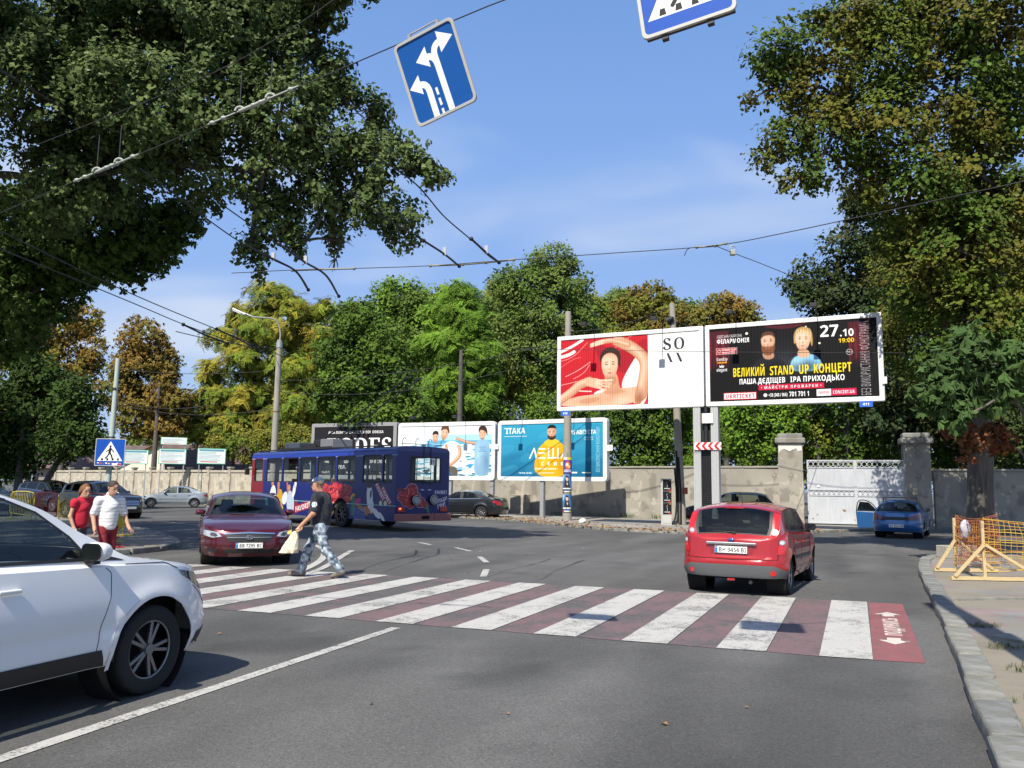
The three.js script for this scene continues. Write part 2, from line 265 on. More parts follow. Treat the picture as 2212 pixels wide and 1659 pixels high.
function sheet(pts, y, m = 4) { const g = new THREE.ShapeGeometry(poly(pts.map(([x, z]) => [x, -z]))); g.rotateX(-Math.PI / 2); g.translate(0, y, 0); return uvPlanar(g, (x, yy, z) => [x / m, z / m]); }
const KR = [[1.2, -1.2], [3.1, -5.28], [4.37, -8.02], [5.62, -10.75], [8.34, -16.84], [9.5, -19.2], [10.6, -21.0], [12.6, -22.7], [16, -23.9], [24, -25.5]];
kerb('kerb', KR, 0.13, 0.24, 7, 0.95);
setting('pavement', sheet([...KR.map(([x, z]) => [x + 0.09, z + 0.04]), [60, -27], [60, 6], [1.4, 6]], 0.105, 4), MAT.pave);
const KF = [[-48, -79], [-30, -68], [-18, -57.5], [-7, -47.8], [-0.6, -42], [2.6, -35.6], [4.4, -32.7], [6.84, -31.1], [9.2, -31.5], [12.4, -33.6], [15.6, -36.2], [22, -39.4]];
kerb('kerb', KF, 0.10, 0.18, 8, 1.0);
setting('pavement', sheet([...KF.map(([x, z]) => [x, z - 0.05]), [13.4, -42], [-21, -68], [-46, -80]], 0.085, 5), MAT.farPave);
const KL = [[-9.8, -17.6], [-8.75, -19.3], [-8.45, -20.6], [-8.7, -21.9], [-9.8, -24.2], [-12.4, -28.2], [-16, -33], [-21, -36.5], [-34, -40]];
kerb('kerb', KL, 0.12, 0.2, 9, 1.0);
setting('pavement', sheet([...KL.map(([x, z]) => [x - 0.05, z]), [-60, -40], [-60, -8], [-22, -9]], 0.1, 4), MAT.pave);
{ // concrete edging strips set into the near pavement, and a loose concrete block by the corner
  const strips = new THREE.Group(); top(strips, 'edging', null, null, null, 'structure');
  for (const [a, b, w] of [[[6.35, -12.3], [12, -13.6], 0.12], [[5.35, -9.0], [5.65, -9.15], 0.5], [[8.9, -17.2], [15, -18.2], 0.12]]) {
    const dx = b[0] - a[0], dz = b[1] - a[1], l = Math.hypot(dx, dz), m = part(strips, 'edging_stone', uvBox(box(l, 0.10, w)), MAT.kerb[2]); m.position.set((a[0] + b[0]) / 2, 0.085, (a[1] + b[1]) / 2); m.rotation.y = Math.atan2(-dz, dx);
  }
  const blk = top(new THREE.Mesh(uvBox(box(0.95, 0.3, 0.34, 0, 0, 0, 0.02)), MAT.concretePole), 'concrete_block', 'low pale concrete block lying by the kerb behind the netting', 'block'); const q = atY(2068, 1205, 0.1); blk.position.set(q.x, 0.25, q.z); blk.rotation.y = 0.3;
}

// ================================================================ walls, pillars, gate
const plasterMap = dataTex(1024, (x, y, i, j) => {
  const n = tfbm(x, y, 4, 301, 6), f = hash3(i, j, 31), st = smooth(0.55, 0.7, tfbm(x, y, 6, 331, 5)), ch = smooth(0.66, 0.69, tfbm(x, y, 9, 351, 5)), v = 0.29 + 0.15 * (n - 0.5) + 0.03 * (f - 0.5);
  let c = [v, v * 0.925, v * 0.78]; c = c.map((q, k) => mix(q, [0.17, 0.155, 0.13][k], st * 0.7)); return c.map((q, k) => mix(q, [0.42, 0.38, 0.31][k], ch * 0.7));
});
MAT.plaster = mat([1, 1, 1], 0.92, 0, { map: plasterMap, bumpMap: plasterMap, bumpScale: 0.012 });
function wallRun(name, label, a, b, h, th, withCoping = true) {
  const dx = b[0] - a[0], dz = b[1] - a[1], l = Math.hypot(dx, dz), w = thing(name, label, 'wall', [a[0], 0, a[1]], Math.atan2(-dz, dx)), r = rng(Math.round(l * 10));
  // rough top and slightly wavy face
  const nx = Math.round(l / 0.5), g = new THREE.BoxGeometry(l, h, th, nx, 5, 1), p = g.attributes.position;
  for (let i = 0; i < p.count; i++) { const x = p.getX(i), y = p.getY(i); p.setXYZ(i, x, y + (y > h / 2 - 0.01 ? (vnoise(x * 0.7, 3, l) - 0.5) * 0.06 : 0), p.getZ(i) + (vnoise(x * 0.5, y * 0.8, l + 4) - 0.5) * 0.05); }
  g.translate(l / 2, h / 2 - 0.15, 0); g.computeVertexNormals(); part(w, 'masonry', uvBox(g, 0.25), MAT.plaster);
  if (withCoping) { const n = Math.round(l / 2.4); for (let i = 0; i < n; i++) { const s = l / n; const c = part(w, 'coping', uvBox(box(s - 0.03, 0.10, th + 0.1, 0, 0, 0, 0.015), 0.25), MAT.concretePole); c.position.set(s * (i + 0.5), h - 0.10 + (r() - 0.5) * 0.04, 0.0); c.rotation.z = (r() - 0.5) * 0.012; } }
  return w;
}
wallRun('plaster_wall', 'long beige plastered wall with thin coping behind the billboards, up to the gate pillar', [-9, -58.2], [13.75, -40.55], 2.93, 0.36);
wallRun('plaster_wall', 'shaded plastered wall behind the tree trunk, from the gate pillar outwards', [20.0, -39.2], [40, -34.5], 2.85, 0.36);
{ // low buttress at the foot of the long wall
  const b = top(new THREE.Mesh(uvBox(box(1.2, 1.25, 0.5, 0, 0.6, 0, 0.03), 0.25), MAT.plaster), 'wall_buttress', 'low plastered block against the foot of the long wall under the blue billboard', 'block'); b.position.set(0.6, 0, -50.25); b.rotation.y = Math.atan2(-17.2, 22.15);
}
{ // the far wall of concrete panels between posts
  const a = V(-9.2, 0, -58.5), b = V(-46, 0, -84), n = 16, dx = b.x - a.x, dz = b.z - a.z, l = Math.hypot(dx, dz), s = l / n, r = rng(31);
  const w = thing('panel_wall', 'long pale wall of concrete panels between posts, behind the silver car', 'wall', [a.x, 0, a.z], Math.atan2(-dz, dx));
  const pg = uvBox(box(s - 0.3, 2.5, 0.16, 0, 1.25, 0, 0.02), 0.25), po = uvBox(box(0.3, 2.85, 0.34, 0, 1.42, 0, 0.03), 0.25), cg = uvBox(box(s - 0.34, 0.2, 0.3, 0, 0, 0, 0.03), 0.25), cap = uvBox(box(0.46, 0.16, 0.46, 0, 0, 0, 0.04), 0.25), light = mat([1.25, 1.22, 1.15], 0.92, 0, { map: plasterMap });
  for (let i = 0; i <= n; i++) {
    part(w, 'post', po, light).position.x = s * i; part(w, 'post_cap', cap, MAT.concretePole).position.set(s * i, 2.9, 0);
    if (i < n) { const p = part(w, 'panel', pg, light); p.position.set(s * (i + 0.5), 0, 0); const c = part(w, 'coping', cg, light); c.position.set(s * (i + 0.5), 2.62 + (r() - 0.5) * 0.04, 0); }
  }
}
function pillar(label, x, z, w, h, turn) {
  const t = thing('gate_pillar', label, 'pillar', [x, 0, z], turn, 'gate pillars');
  const g = new THREE.BoxGeometry(w, h - 0.5, w * 0.9, 6, 16, 6), p = g.attributes.position; for (let i = 0; i < p.count; i++) p.setXYZ(i, p.getX(i) + (vnoise(p.getY(i) * 2, p.getZ(i) * 2, x) - 0.5) * 0.04, p.getY(i), p.getZ(i) + (vnoise(p.getY(i) * 2, p.getX(i) * 2, x + 3) - 0.5) * 0.04);
  g.translate(0, (h - 0.5) / 2, 0); g.computeVertexNormals(); part(t, 'shaft', uvBox(g, 0.25), MAT.plaster);
  const cg = new RoundedBoxGeometry(w + 0.28, 0.28, w * 0.9 + 0.28, 3, 0.06), q = cg.attributes.position; for (let i = 0; i < q.count; i++) q.setY(i, q.getY(i) + (vnoise(q.getX(i) * 3, q.getZ(i) * 3, x) - 0.5) * 0.06); cg.computeVertexNormals();
  part(t, 'cap', uvBox(cg, 0.4), MAT.kerb[2]).position.y = h - 0.38; part(t, 'cap_top', uvBox(box(w + 0.05, 0.24, w * 0.9, 0, 0, 0, 0.07), 0.4), MAT.kerb[0]).position.y = h - 0.14;
  return t;
}
const gateA = atY(1742, 1136), gateB = atY(1960, 1142), gateTurn = Math.atan2(-(gateB.z - gateA.z), gateB.x - gateA.x);
{ const p = pillar('tall plastered gate pillar with white flaking patch, beside the long wall', gateA.x - 0.62, gateA.z - 0.15, 1.12, 4.45, gateTurn), pts = []; for (let i = 0; i <= 12; i++) pts.push([-0.53 + 1.06 * i / 12, 3.93]); for (let i = 12; i >= 0; i--) pts.push([-0.53 + 1.06 * i / 12, 3.72 - 0.32 * vnoise(i * 0.7, 2.5, 9) + (i > 8 ? 0.1 : 0)]); part(p, 'limewash', extrude(poly(pts), 0.01).translate(0, 0, 0.512), mat([0.62, 0.60, 0.55], 0.95), 'white flaking limewash below the cap'); }
pillar('tall plastered gate pillar in tree shade, behind the blue sedan', gateB.x + 0.60, gateB.z - 0.1, 1.12, 4.45, gateTurn);
{ // white flaking patch under the pillar's cap is limewash on its face
  const gw = gateA.distanceTo(gateB), leafW = gw / 2 - 0.04, H = 3.02, r = rng(77), gmap = dataTex(512, (x, y, i, j) => { const n = tfbm(x, y, 4, 401, 4), s = tfbm(x, (y * 0.15) % 1, 40, 421, 3), rust = smooth(0.76, 0.82, tfbm(x, y, 12, 431, 4)), v = 0.47 + 0.1 * (n - 0.5) + 0.1 * (s - 0.5); return [mix(v * 0.96, 0.22, rust), mix(v * 0.99, 0.13, rust), mix(v * 1.05, 0.08, rust)]; }), gm = mat([1, 1, 1], 0.55, 0.1, { map: gmap }), ring = new THREE.TorusGeometry(0.105, 0.017, 5, 16);
  for (const k of [0, 1]) {
    const t = thing('gate_leaf', k ? 'grey sheet metal gate leaf half behind the blue sedan' : 'grey sheet metal gate leaf next to the beige gate pillar', 'gate', [0, 0, 0], gateTurn, 'leaves of the double gate'), p0 = gateA.clone().lerp(gateB, k ? 0.5 : 0.01); t.position.set(p0.x, 0.14, p0.z + 0.15);
    part(t, 'frame', merged([box(0.07, H, 0.07, 0.035, H / 2, 0), box(0.07, H, 0.07, leafW - 0.035, H / 2, 0), box(leafW - 0.14, 0.07, 0.06, leafW / 2, H - 0.035, 0), box(leafW - 0.14, 0.07, 0.06, leafW / 2, 0.035, 0), box(leafW - 0.14, 0.045, 0.05, leafW / 2, H - 0.36, 0), box(leafW - 0.14, 0.045, 0.05, leafW / 2, 1.60, 0), box(leafW - 0.14, 0.045, 0.05, leafW / 2, 1.33, 0)]), gm);
    for (const [y0, y1] of [[0.07, 1.31], [1.62, H - 0.38]]) part(t, 'panel', uvBox(box(leafW - 0.14, y1 - y0, 0.012, leafW / 2, (y0 + y1) / 2, -0.01), 0.4), gm);
    part(t, 'panel', uvBox(box(leafW - 0.14, 0.22, 0.01, leafW / 2, 1.465, -0.03), 0.4), gm);
    for (const y of [H - 0.205, 1.465]) for (let i = 0; i < 9; i++) part(t, 'ring', ring, gm).position.set(0.07 + (leafW - 0.14) * (i + 0.5) / 9, y, 0.0);
    for (const y of [0.5, 2.5]) part(t, 'hinge', box(0.05, 0.16, 0.09, k ? leafW : 0, y, 0.02), MAT.darkMetal);
    if (!k) part(t, 'notice', box(0.11, 0.1, 0.006, 0.5, 1.78, 0.02), MAT.white);
  }
}
// ================================================================ houses behind the far wall
{
  const tileMap = dataTex(512, (x, y) => { const v = 0.8 + 0.4 * (tfbm(x, y, 6, 501, 4) - 0.5), s = 0.85 + 0.15 * Math.sin(x * Math.PI * 2 * 24); return [0.17 * v * s, 0.115 * v * s, 0.105 * v * s]; }), roofM = mat([1, 1, 1], 0.8, 0, { map: tileMap }), cream = mat([0.62, 0.60, 0.52], 0.9), yel = mat([0.62, 0.52, 0.16], 0.8), drab = mat([0.33, 0.30, 0.26], 0.9);
  const house = (label, x, z, w, d, h, rh, turn, wm, trim) => {
    const t = thing('low_house', label, 'house', [x, 0, z], turn), eav = 0.5;
    part(t, 'wall', box(w, h, d, 0, h / 2, 0), wm);
    const gable = extrude(poly([[-d / 2, 0], [d / 2, 0], [0, rh]]), 0.2); for (const s of [-1, 1]) { const g = part(t, 'gable', gable, wm); g.rotation.y = Math.PI / 2; g.position.set(s * (w / 2 - 0.1) - 0.1, h, 0); }
    const sl = Math.hypot(d / 2 + eav, rh * (1 + eav / (d / 2))), an = Math.atan2(rh, d / 2); const roof = new THREE.Group(); roof.name = 'roof'; t.add(roof);
    for (const s of [-1, 1]) { const g = part(roof, 'roof_slope', uvBox(box(w + 0.8, 0.08, sl), 0.3), roofM); g.position.set(0, h + rh - Math.sin(an) * sl / 2 + 0.08, s * Math.cos(an) * sl / 2); g.rotation.x = s * an; }
    if (trim) for (const s of [-1, 1]) { const g = part(t, 'barge_board', box(0.1, 0.28, sl), trim); g.position.set(w / 2 + 0.12, h + rh - Math.sin(an) * sl / 2 - 0.1, s * Math.cos(an) * sl / 2); g.rotation.x = s * an; }
    const wn = Math.max(2, Math.floor(w / 3)); for (let i = 0; i < wn; i++) { const q = part(t, 'window', box(1.1, 1.2, 0.08, -w / 2 + w * (i + 0.5) / wn, h * 0.55, d / 2 + 0.02), MAT.glass); part(q, 'frame', merged([box(1.24, 0.08, 0.1, -w / 2 + w * (i + 0.5) / wn, h * 0.55 + 0.63, d / 2 + 0.02), box(1.24, 0.08, 0.1, -w / 2 + w * (i + 0.5) / wn, h * 0.55 - 0.63, d / 2 + 0.02), box(0.06, 1.2, 0.1, -w / 2 + w * (i + 0.5) / wn, h * 0.55, d / 2 + 0.025)]), MAT.white); }
    return t;
  };
  const p1 = at(335, 975, 88); house('small white house with yellow trimmed gable behind the info boards', p1.x, p1.z - 4, 7, 9, 3.6, 2.6, -Math.PI / 2 + 0.25, mat([0.78, 0.75, 0.62], 0.9), yel);
  const p2 = at(480, 975, 86); house('low drab house with brown roof behind the pale panel wall, near the lamp pole', p2.x, p2.z - 4, 14, 8, 3.0, 2.6, 0.5, drab);
  const p3 = at(170, 975, 92); house('low house with brown roof far behind the pedestrian crossing sign', p3.x, p3.z - 4, 15, 8, 3.2, 2.6, 0.45, drab);
}
// ================================================================ vegetation
function leafGeo(len, wid, fold = 0.18, tip = 0.45) {   // a leaf along +y, folded on its midrib, widest at tip * len
  const z = fold * wid, p = [0, 0, 0, -wid / 2, len * tip, z, 0, len * tip, 0, wid / 2, len * tip, z, 0, len, -z * 0.6];
  const g = new THREE.BufferGeometry(); g.setAttribute('position', new THREE.Float32BufferAttribute(p, 3)); g.setIndex([0, 2, 1, 0, 3, 2, 1, 2, 4, 2, 3, 4]); return g.toNonIndexed();
}
function leafGeo2(len, wid) { const g = new THREE.BufferGeometry(); g.setAttribute('position', new THREE.Float32BufferAttribute([0, 0, 0, -wid / 2, len * 0.5, wid * 0.15, wid / 2, len * 0.5, wid * 0.15, 0, len, 0], 3)); g.setIndex([0, 2, 1, 1, 2, 3]); return g.toNonIndexed(); }
function sprig(kind, seed) {
  const r = rng(seed), out = [], put = (leaf, x, y, z, a, b, c, s = 1) => { const g = leaf.clone(); g.scale(s, s, s); g.applyMatrix4(new THREE.Matrix4().makeRotationFromEuler(new THREE.Euler(a, b, c, 'YXZ'))); g.translate(x, y, z); out.push(g); };
  const ball = (R) => { let x, y, z; do { x = r() * 2 - 1; y = r() * 2 - 1; z = r() * 2 - 1; } while (x * x + y * y + z * z > 1); return [x * R, y * R, z * R]; };
  if (kind === 'poplar') { const l = leafGeo(0.125, 0.115, 0.12, 0.38); for (let i = 0; i < 10; i++) put(l, ...ball(0.24), 1.2 + r() * 1.6, r() * 6.28, (r() - 0.5) * 1.4, 0.75 + r() * 0.5); }
  if (kind === 'lime') { const l = leafGeo(0.115, 0.10, 0.15, 0.42); for (let i = 0; i < 11; i++) put(l, ...ball(0.27), 1.1 + r() * 1.1, r() * 6.28, (r() - 0.5) * 0.9, 0.75 + r() * 0.5); }
  if (kind === 'chestnut') { const l = leafGeo(0.19, 0.075, 0.2, 0.66); for (let i = 0; i < 3; i++) { const c = ball(0.22), ya = r() * 6.28; for (let k = 0; k < 6; k++) put(l, c[0], c[1], c[2], 2.0 + r() * 0.7, ya + (k - 2.5) * 0.75, (r() - 0.5) * 0.4, 0.7 + 0.35 * Math.sin((k + 0.7) / 6.4 * 3.1)); } }
  if (kind === 'frond') { const l = leafGeo2(0.2, 0.085); for (let f = 0; f < 4; f++) { const ya = r() * 6.28, dr = 0.15 + r() * 0.35, c = ball(0.2); for (let k = 0; k < 6; k++) for (const s of [-1, 1]) { const d = 0.1 + k * 0.11; put(l, c[0] + Math.sin(ya) * d, c[1] - dr * d * d * 1.6, c[2] + Math.cos(ya) * d, 1.75, ya + s * 1.15, 0, 1.15 - k * 0.07); } } }
  if (kind === 'far') { const l = leafGeo2(0.25, 0.17); for (let i = 0; i < 13; i++) put(l, ...ball(0.42), 0.9 + r() * 1.3, r() * 6.28, (r() - 0.5) * 1.2, 0.6 + r() * 0.7); }
  if (kind === 'farchestnut') { const l = leafGeo2(0.30, 0.12); for (let i = 0; i < 3; i++) { const c = ball(0.36), ya = r() * 6.28; for (let k = 0; k < 5; k++) put(l, c[0], c[1], c[2], 1.8 + r() * 0.7, ya + (k - 2) * 0.7, (r() - 0.5) * 0.4, 0.8 + r() * 0.4); } }
  const g = mergeGeometries(out); g.computeVertexNormals(); return g;
}
const SPRIG = {}; for (const k of ['poplar', 'lime', 'chestnut', 'frond', 'far', 'farchestnut']) SPRIG[k] = sprig(k, 400 + k.length);
const barkMap = dataTex(256, (x, y, i, j) => { const v = 0.085 + 0.10 * (tfbm(x, (y * 0.25) % 1, 24, 601, 4) - 0.5) + 0.02 * (hash3(i, j, 2) - 0.5); return [v * 1.08, v * 0.98, v * 0.86]; });
MAT.bark = mat([1, 1, 1], 0.95, 0, { map: barkMap, bumpMap: barkMap, bumpScale: 0.03 });
const leafMat = mat([1, 1, 1], 0.92, 0, { transmission: 0.28, thickness: 0, specularIntensity: 0.25 });
const glossLeaf = mat([1, 1, 1], 0.92, 0, { transmission: 0.24, thickness: 0, specularIntensity: 0.25, clearcoat: 0.10, clearcoatRoughness: 0.3 });
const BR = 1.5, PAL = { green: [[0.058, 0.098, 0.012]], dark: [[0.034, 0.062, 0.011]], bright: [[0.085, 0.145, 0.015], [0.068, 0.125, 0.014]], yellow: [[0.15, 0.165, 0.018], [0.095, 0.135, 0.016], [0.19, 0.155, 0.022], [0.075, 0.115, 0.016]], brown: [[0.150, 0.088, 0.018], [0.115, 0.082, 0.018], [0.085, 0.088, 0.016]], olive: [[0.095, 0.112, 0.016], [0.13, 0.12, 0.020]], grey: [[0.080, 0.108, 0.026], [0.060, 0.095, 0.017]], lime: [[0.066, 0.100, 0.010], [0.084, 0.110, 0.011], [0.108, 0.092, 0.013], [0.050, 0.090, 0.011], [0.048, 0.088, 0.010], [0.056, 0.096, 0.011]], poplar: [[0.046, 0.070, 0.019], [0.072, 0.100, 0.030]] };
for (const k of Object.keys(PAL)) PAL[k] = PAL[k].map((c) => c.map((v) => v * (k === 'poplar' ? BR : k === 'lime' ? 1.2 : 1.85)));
// clumps: [centre, rx, ry, rz, copies]
function tree(o) {
  const r = rng(o.seed), t = thing(o.name, o.label, o.category ?? 'tree', [o.base[0], 0, o.base[1]], 0, o.group), B = V(o.base[0], 0, o.base[1]), list = [];
  const topP = o.trunkTop.clone().sub(B), bend = (o.bend ?? [0, 0]);
  const tr = [V(0, -0.2, 0), V(topP.x * 0.3 + bend[0], topP.y * 0.35, topP.z * 0.3 + bend[1]), V(topP.x * 0.7 + bend[0] * 0.6, topP.y * 0.7, topP.z * 0.7 + bend[1] * 0.6), topP];
  const tg = taperTube(tr, o.r0, o.r1, 12, 14), tp = tg.attributes.position; for (let i = 0; i < tp.count; i++) { const y = tp.getY(i), k = 1 + 0.5 * Math.exp(-Math.max(0, y) / 0.35) * (o.flare ?? 0.5), q = (vnoise(tp.getX(i) * 9, y * 1.5, tp.getZ(i) * 9) - 0.5) * 0.12 * o.r0; tp.setX(i, tp.getX(i) * (y < 1.5 ? k : 1) + q); tp.setZ(i, tp.getZ(i) * (y < 1.5 ? k : 1) + q); }
  tg.computeVertexNormals(); uvPlanar(tg, (x, y, z) => [Math.atan2(z, x) * 0.5, y * 0.35]); part(t, 'trunk', tg, MAT.bark);
  const curveT = new THREE.CatmullRomCurve3(tr), S = SPRIG[o.sprig], m4 = new THREE.Matrix4(), qn = new THREE.Quaternion(), qa = new THREE.Quaternion(), nv = V(), UP = V(0, 1, 0), e = new THREE.Euler();
  // boughs: each clump hangs on the nearest one already joined to the trunk
  const nodes = []; for (const f of [0.5, 0.62, 0.75, 0.88, 1]) nodes.push({ p: curveT.getPoint(f), n: 0, up: null, root: true });
  const order = o.clumps.map((q, i) => ({ q, i, p: q[0].clone().sub(B) })).sort((a, b) => a.p.distanceTo(topP) - b.p.distanceTo(topP));
  for (const k of order) { let best = null, bd = 1e9; for (const w of nodes) { const d = w.p.distanceTo(k.p) * (w.root ? 1.25 : 1) + (w.p.y > k.p.y + 1 ? 1.5 : 0); if (d < bd) { bd = d; best = w; } } const nd = { p: k.p, n: 1, up: best, k }; nodes.push(nd); for (let w = best; w; w = w.up) w.n++; }
  if (!o.noLimbs) for (const w of nodes) if (w.up) {
    const s = w.up.p, C = w.p, len = s.distanceTo(C), [, rx, ry, rz] = w.k.q, mid = s.clone().lerp(C, 0.5).add(V((r() - 0.5) * 0.25 * len, (0.04 + 0.1 * r()) * len * (w.up.root ? 1 : 0.5), (r() - 0.5) * 0.25 * len)), lr = Math.min(o.r1 * 0.85, 0.016 + 0.017 * Math.sqrt(w.n)), gs = [taperTube([s, mid, C], lr, Math.min(lr, 0.012 + 0.015 * Math.sqrt(Math.max(0, w.n - 1))), 6, 8)];
    for (let k = 0; k < (o.twigs ?? 6); k++) { const d = V(r() * 2 - 1, r() * 1.7 - 0.9, r() * 2 - 1).normalize(), a = mid.clone().lerp(C, 0.4 + 0.6 * r()), b = C.clone().add(V(d.x * rx * 0.85, d.y * ry * 0.85, d.z * rz * 0.85)), mm = a.clone().lerp(b, 0.5).add(V(0, 0.1 * a.distanceTo(b), 0)); gs.push(taperTube([a, mm, b], 0.014, 0.005, 4, 5)); }
    part(t, 'limb', merged(gs), MAT.bark);
  }
  for (const [c, rx, ry, rz, n] of o.clumps) {
    const C = c.clone().sub(B);
    let put = 0, tries = 0;
    while (put < n && tries++ < n * 6) {
      const d = V(r() * 2 - 1, r() * 2 - 1, r() * 2 - 1); if (d.lengthSq() > 1 || d.lengthSq() < 0.01) continue; d.normalize();
      const lobe = 0.72 + 0.56 * vnoise(d.x * 2.1 + c.x, d.y * 2.1 + c.y, d.z * 2.1 + c.z), rad = (0.35 + 0.65 * Math.sqrt(r())) * lobe, q = V(C.x + d.x * rx * rad, C.y + d.y * ry * rad, C.z + d.z * rz * rad);
      const nf = o.gapF ?? 1.1; if (vnoise((q.x + B.x) * nf, q.y * nf, (q.z + B.z) * nf) * 0.65 + vnoise(q.x * nf * 2.3 + 7, q.y * nf * 2.3, q.z * nf * 2.3) * 0.35 < (o.gap ?? 0.40)) continue;
      if (q.y < 0.3) continue;
      put++; const s = (o.size ?? 1) * (0.6 + 0.8 * r()); e.set(0, r() * 6.283, 0); qn.setFromEuler(e); nv.set(d.x * 0.75 + SUN.x * 0.3 + (r() - 0.5) * 1.3, d.y * 0.6 + 0.5 + (r() - 0.5) * 0.9, d.z * 0.75 + SUN.z * 0.3 + (r() - 0.5) * 1.3).normalize(); qn.premultiply(qa.setFromUnitVectors(UP, nv));   // leaves turn to the light, outwards
      const pal = o.pal[Math.floor(r() * o.pal.length)], hue = vnoise(q.x * 0.6 + 40, q.y * 0.6, q.z * 0.6), pc = o.pal[Math.floor(hue * o.pal.length * 0.999)], b = 0.72 + 0.56 * r(), w = 0.35;
      list.push([m4.clone().compose(q, qn, V(s, s, s)), [0, 1, 2].map((k) => mix(pc[k], pal[k], w) * b)]);
    }
  }
  const im = new THREE.InstancedMesh(S, o.gloss ? glossLeaf : leafMat, list.length), col = new THREE.Color();
  list.forEach(([m, c], i) => { im.setMatrixAt(i, m); im.setColorAt(i, col.setRGB(c[0], c[1], c[2])); });
  im.name = 'crown'; im.userData.kind = 'stuff'; t.add(im); LEAVES += list.length;
  return t;
}
let LEAVES = 0;
const px = (x, y, rp, z, k = 230, ry = 1) => { const R = rp / F * z; return [at(x, y, z), R, R * ry, R, Math.round(k * R * R)]; };

// the poplar that reaches over the road from the kerb
tree({ name: 'poplar_tree', label: 'big dark poplar with heart shaped leaves reaching over the road', base: [-15.5, -19.5], trunkTop: V(-14.6, 11.5, -20.5), r0: 0.5, r1: 0.24, sprig: 'poplar', pal: PAL.poplar, gloss: true, seed: 11, gap: 0.485, gapF: 1.15, twigs: 12,
  clumps: [[90, 60, 190, 20], [270, 70, 170, 21], [440, 60, 150, 20], [590, 50, 120, 21], [690, 20, 70, 21], [660, 130, 95, 21], [130, 230, 170, 19], [300, 230, 160, 19], [470, 210, 140, 20], [610, 240, 110, 20], [710, 190, 70, 21], [250, 370, 120, 20], [120, 390, 140, 20], [420, 360, 105, 20], [570, 370, 90, 20.5], [690, 320, 85, 20.5], [790, 260, 72, 21], [800, 350, 85, 21], [880, 330, 52, 21.5], [912, 372, 42, 21.5], [952, 385, 22, 21.5], [700, 430, 82, 21], [800, 440, 66, 21], [872, 465, 52, 21.5], [590, 470, 62, 21], [660, 520, 40, 21], [730, 520, 44, 21.5], [540, 540, 40, 21], [850, 520, 26, 21.5], [560, 585, 20, 21], [720, 575, 16, 21.5], [890, 530, 18, 21.5], [690, 0, 60, 20], [760, -40, 60, 20], [300, -90, 220, 20], [520, -80, 180, 20.5]].map(([x, y, r, z]) => px(x, y, r, z, r < 60 ? 170 : y > 300 ? 190 : 240)).concat([[-16, 10, -20, 2.6], [-19, 11, -17, 2.6], [-14, 12.5, -17.5, 2.4], [-20, 9, -24, 2.6], [-17, 8.5, -27, 2.4], [-21, 12, -21, 2.6], [-12.8, 10.5, -14.6, 2.2], [-16, 9, -14, 2.4]].map(([x, y, z, R]) => [V(x, y, z), R, R, R, 900])) });
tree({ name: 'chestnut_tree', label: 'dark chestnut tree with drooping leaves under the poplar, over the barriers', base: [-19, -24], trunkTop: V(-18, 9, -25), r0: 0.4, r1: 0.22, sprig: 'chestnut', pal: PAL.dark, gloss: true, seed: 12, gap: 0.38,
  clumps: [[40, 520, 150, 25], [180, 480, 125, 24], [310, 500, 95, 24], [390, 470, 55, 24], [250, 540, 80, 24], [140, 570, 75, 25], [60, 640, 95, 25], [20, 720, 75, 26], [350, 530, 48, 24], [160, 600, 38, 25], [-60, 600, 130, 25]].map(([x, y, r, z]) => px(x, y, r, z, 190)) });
// the lime by the netting
tree({ name: 'lime_tree', label: 'tall lime tree with browning leaves and thick trunk behind the orange netting', base: [12.7, -22.6], trunkTop: V(12.2, 12.5, -21.5), r0: 0.36, r1: 0.2, sprig: 'lime', pal: PAL.lime, gloss: true, seed: 13, gap: 0.42, gapF: 1.2, twigs: 8, bend: [0.15, 0],
  clumps: [[1660, 110, 62, 20], [1690, 190, 55, 20], [1740, 90, 70, 20], [1700, 60, 30, 20], [1780, 190, 90, 20], [1830, 60, 80, 20], [1920, 120, 105, 20], [1930, -20, 120, 20], [2060, 40, 130, 20], [2180, 60, 120, 19], [1620, 215, 20, 20], [1700, 300, 62, 20], [1650, 345, 32, 20], [1800, 290, 85, 20], [1760, 370, 48, 20], [1700, 395, 22, 20], [1920, 270, 110, 20], [2060, 220, 120, 20], [2180, 240, 120, 20], [1890, 390, 70, 20.5], [2000, 390, 100, 20], [2120, 380, 120, 20], [2210, 440, 100, 20], [1960, 500, 85, 21], [2070, 540, 105, 20], [2180, 600, 110, 20], [1990, 620, 90, 21], [2100, 690, 90, 20], [2200, 760, 85, 20], [2040, 760, 70, 21], [2140, 840, 60, 21], [2000, 590, 110, 29], [2080, 480, 120, 28], [2150, 620, 120, 29], [2190, 470, 110, 28], [1975, 720, 95, 33], [2040, 650, 100, 32], [2100, 740, 90, 33], [2250, 640, 130, 31], [2320, 540, 150, 30], [2300, 740, 120, 32]].map(([x, y, r, z]) => px(x, y, r, z, r < 60 ? 200 : 215)) });
tree({ name: 'lime_tree', label: 'leafy lime tree behind the gate, sky showing through its crown above the concert billboard', base: [19.2, -47], trunkTop: V(18.6, 11, -45), r0: 0.4, r1: 0.2, sprig: 'far', pal: [[0.052, 0.08, 0.024], [0.075, 0.088, 0.026], [0.045, 0.075, 0.03]], seed: 14, gap: 0.44, size: 0.8,
  clumps: [[1860, 560, 90, 42], [1800, 640, 80, 44], [1740, 610, 50, 44], [1890, 660, 100, 42], [1960, 600, 110, 42], [1990, 760, 120, 42], [2080, 860, 110, 42], [1960, 880, 90, 43], [2180, 700, 120, 42], [1860, 440, 50, 40], [1890, 500, 60, 40], [2200, 900, 110, 40]].map(([x, y, r, z]) => px(x, y, r, z, 80)) });
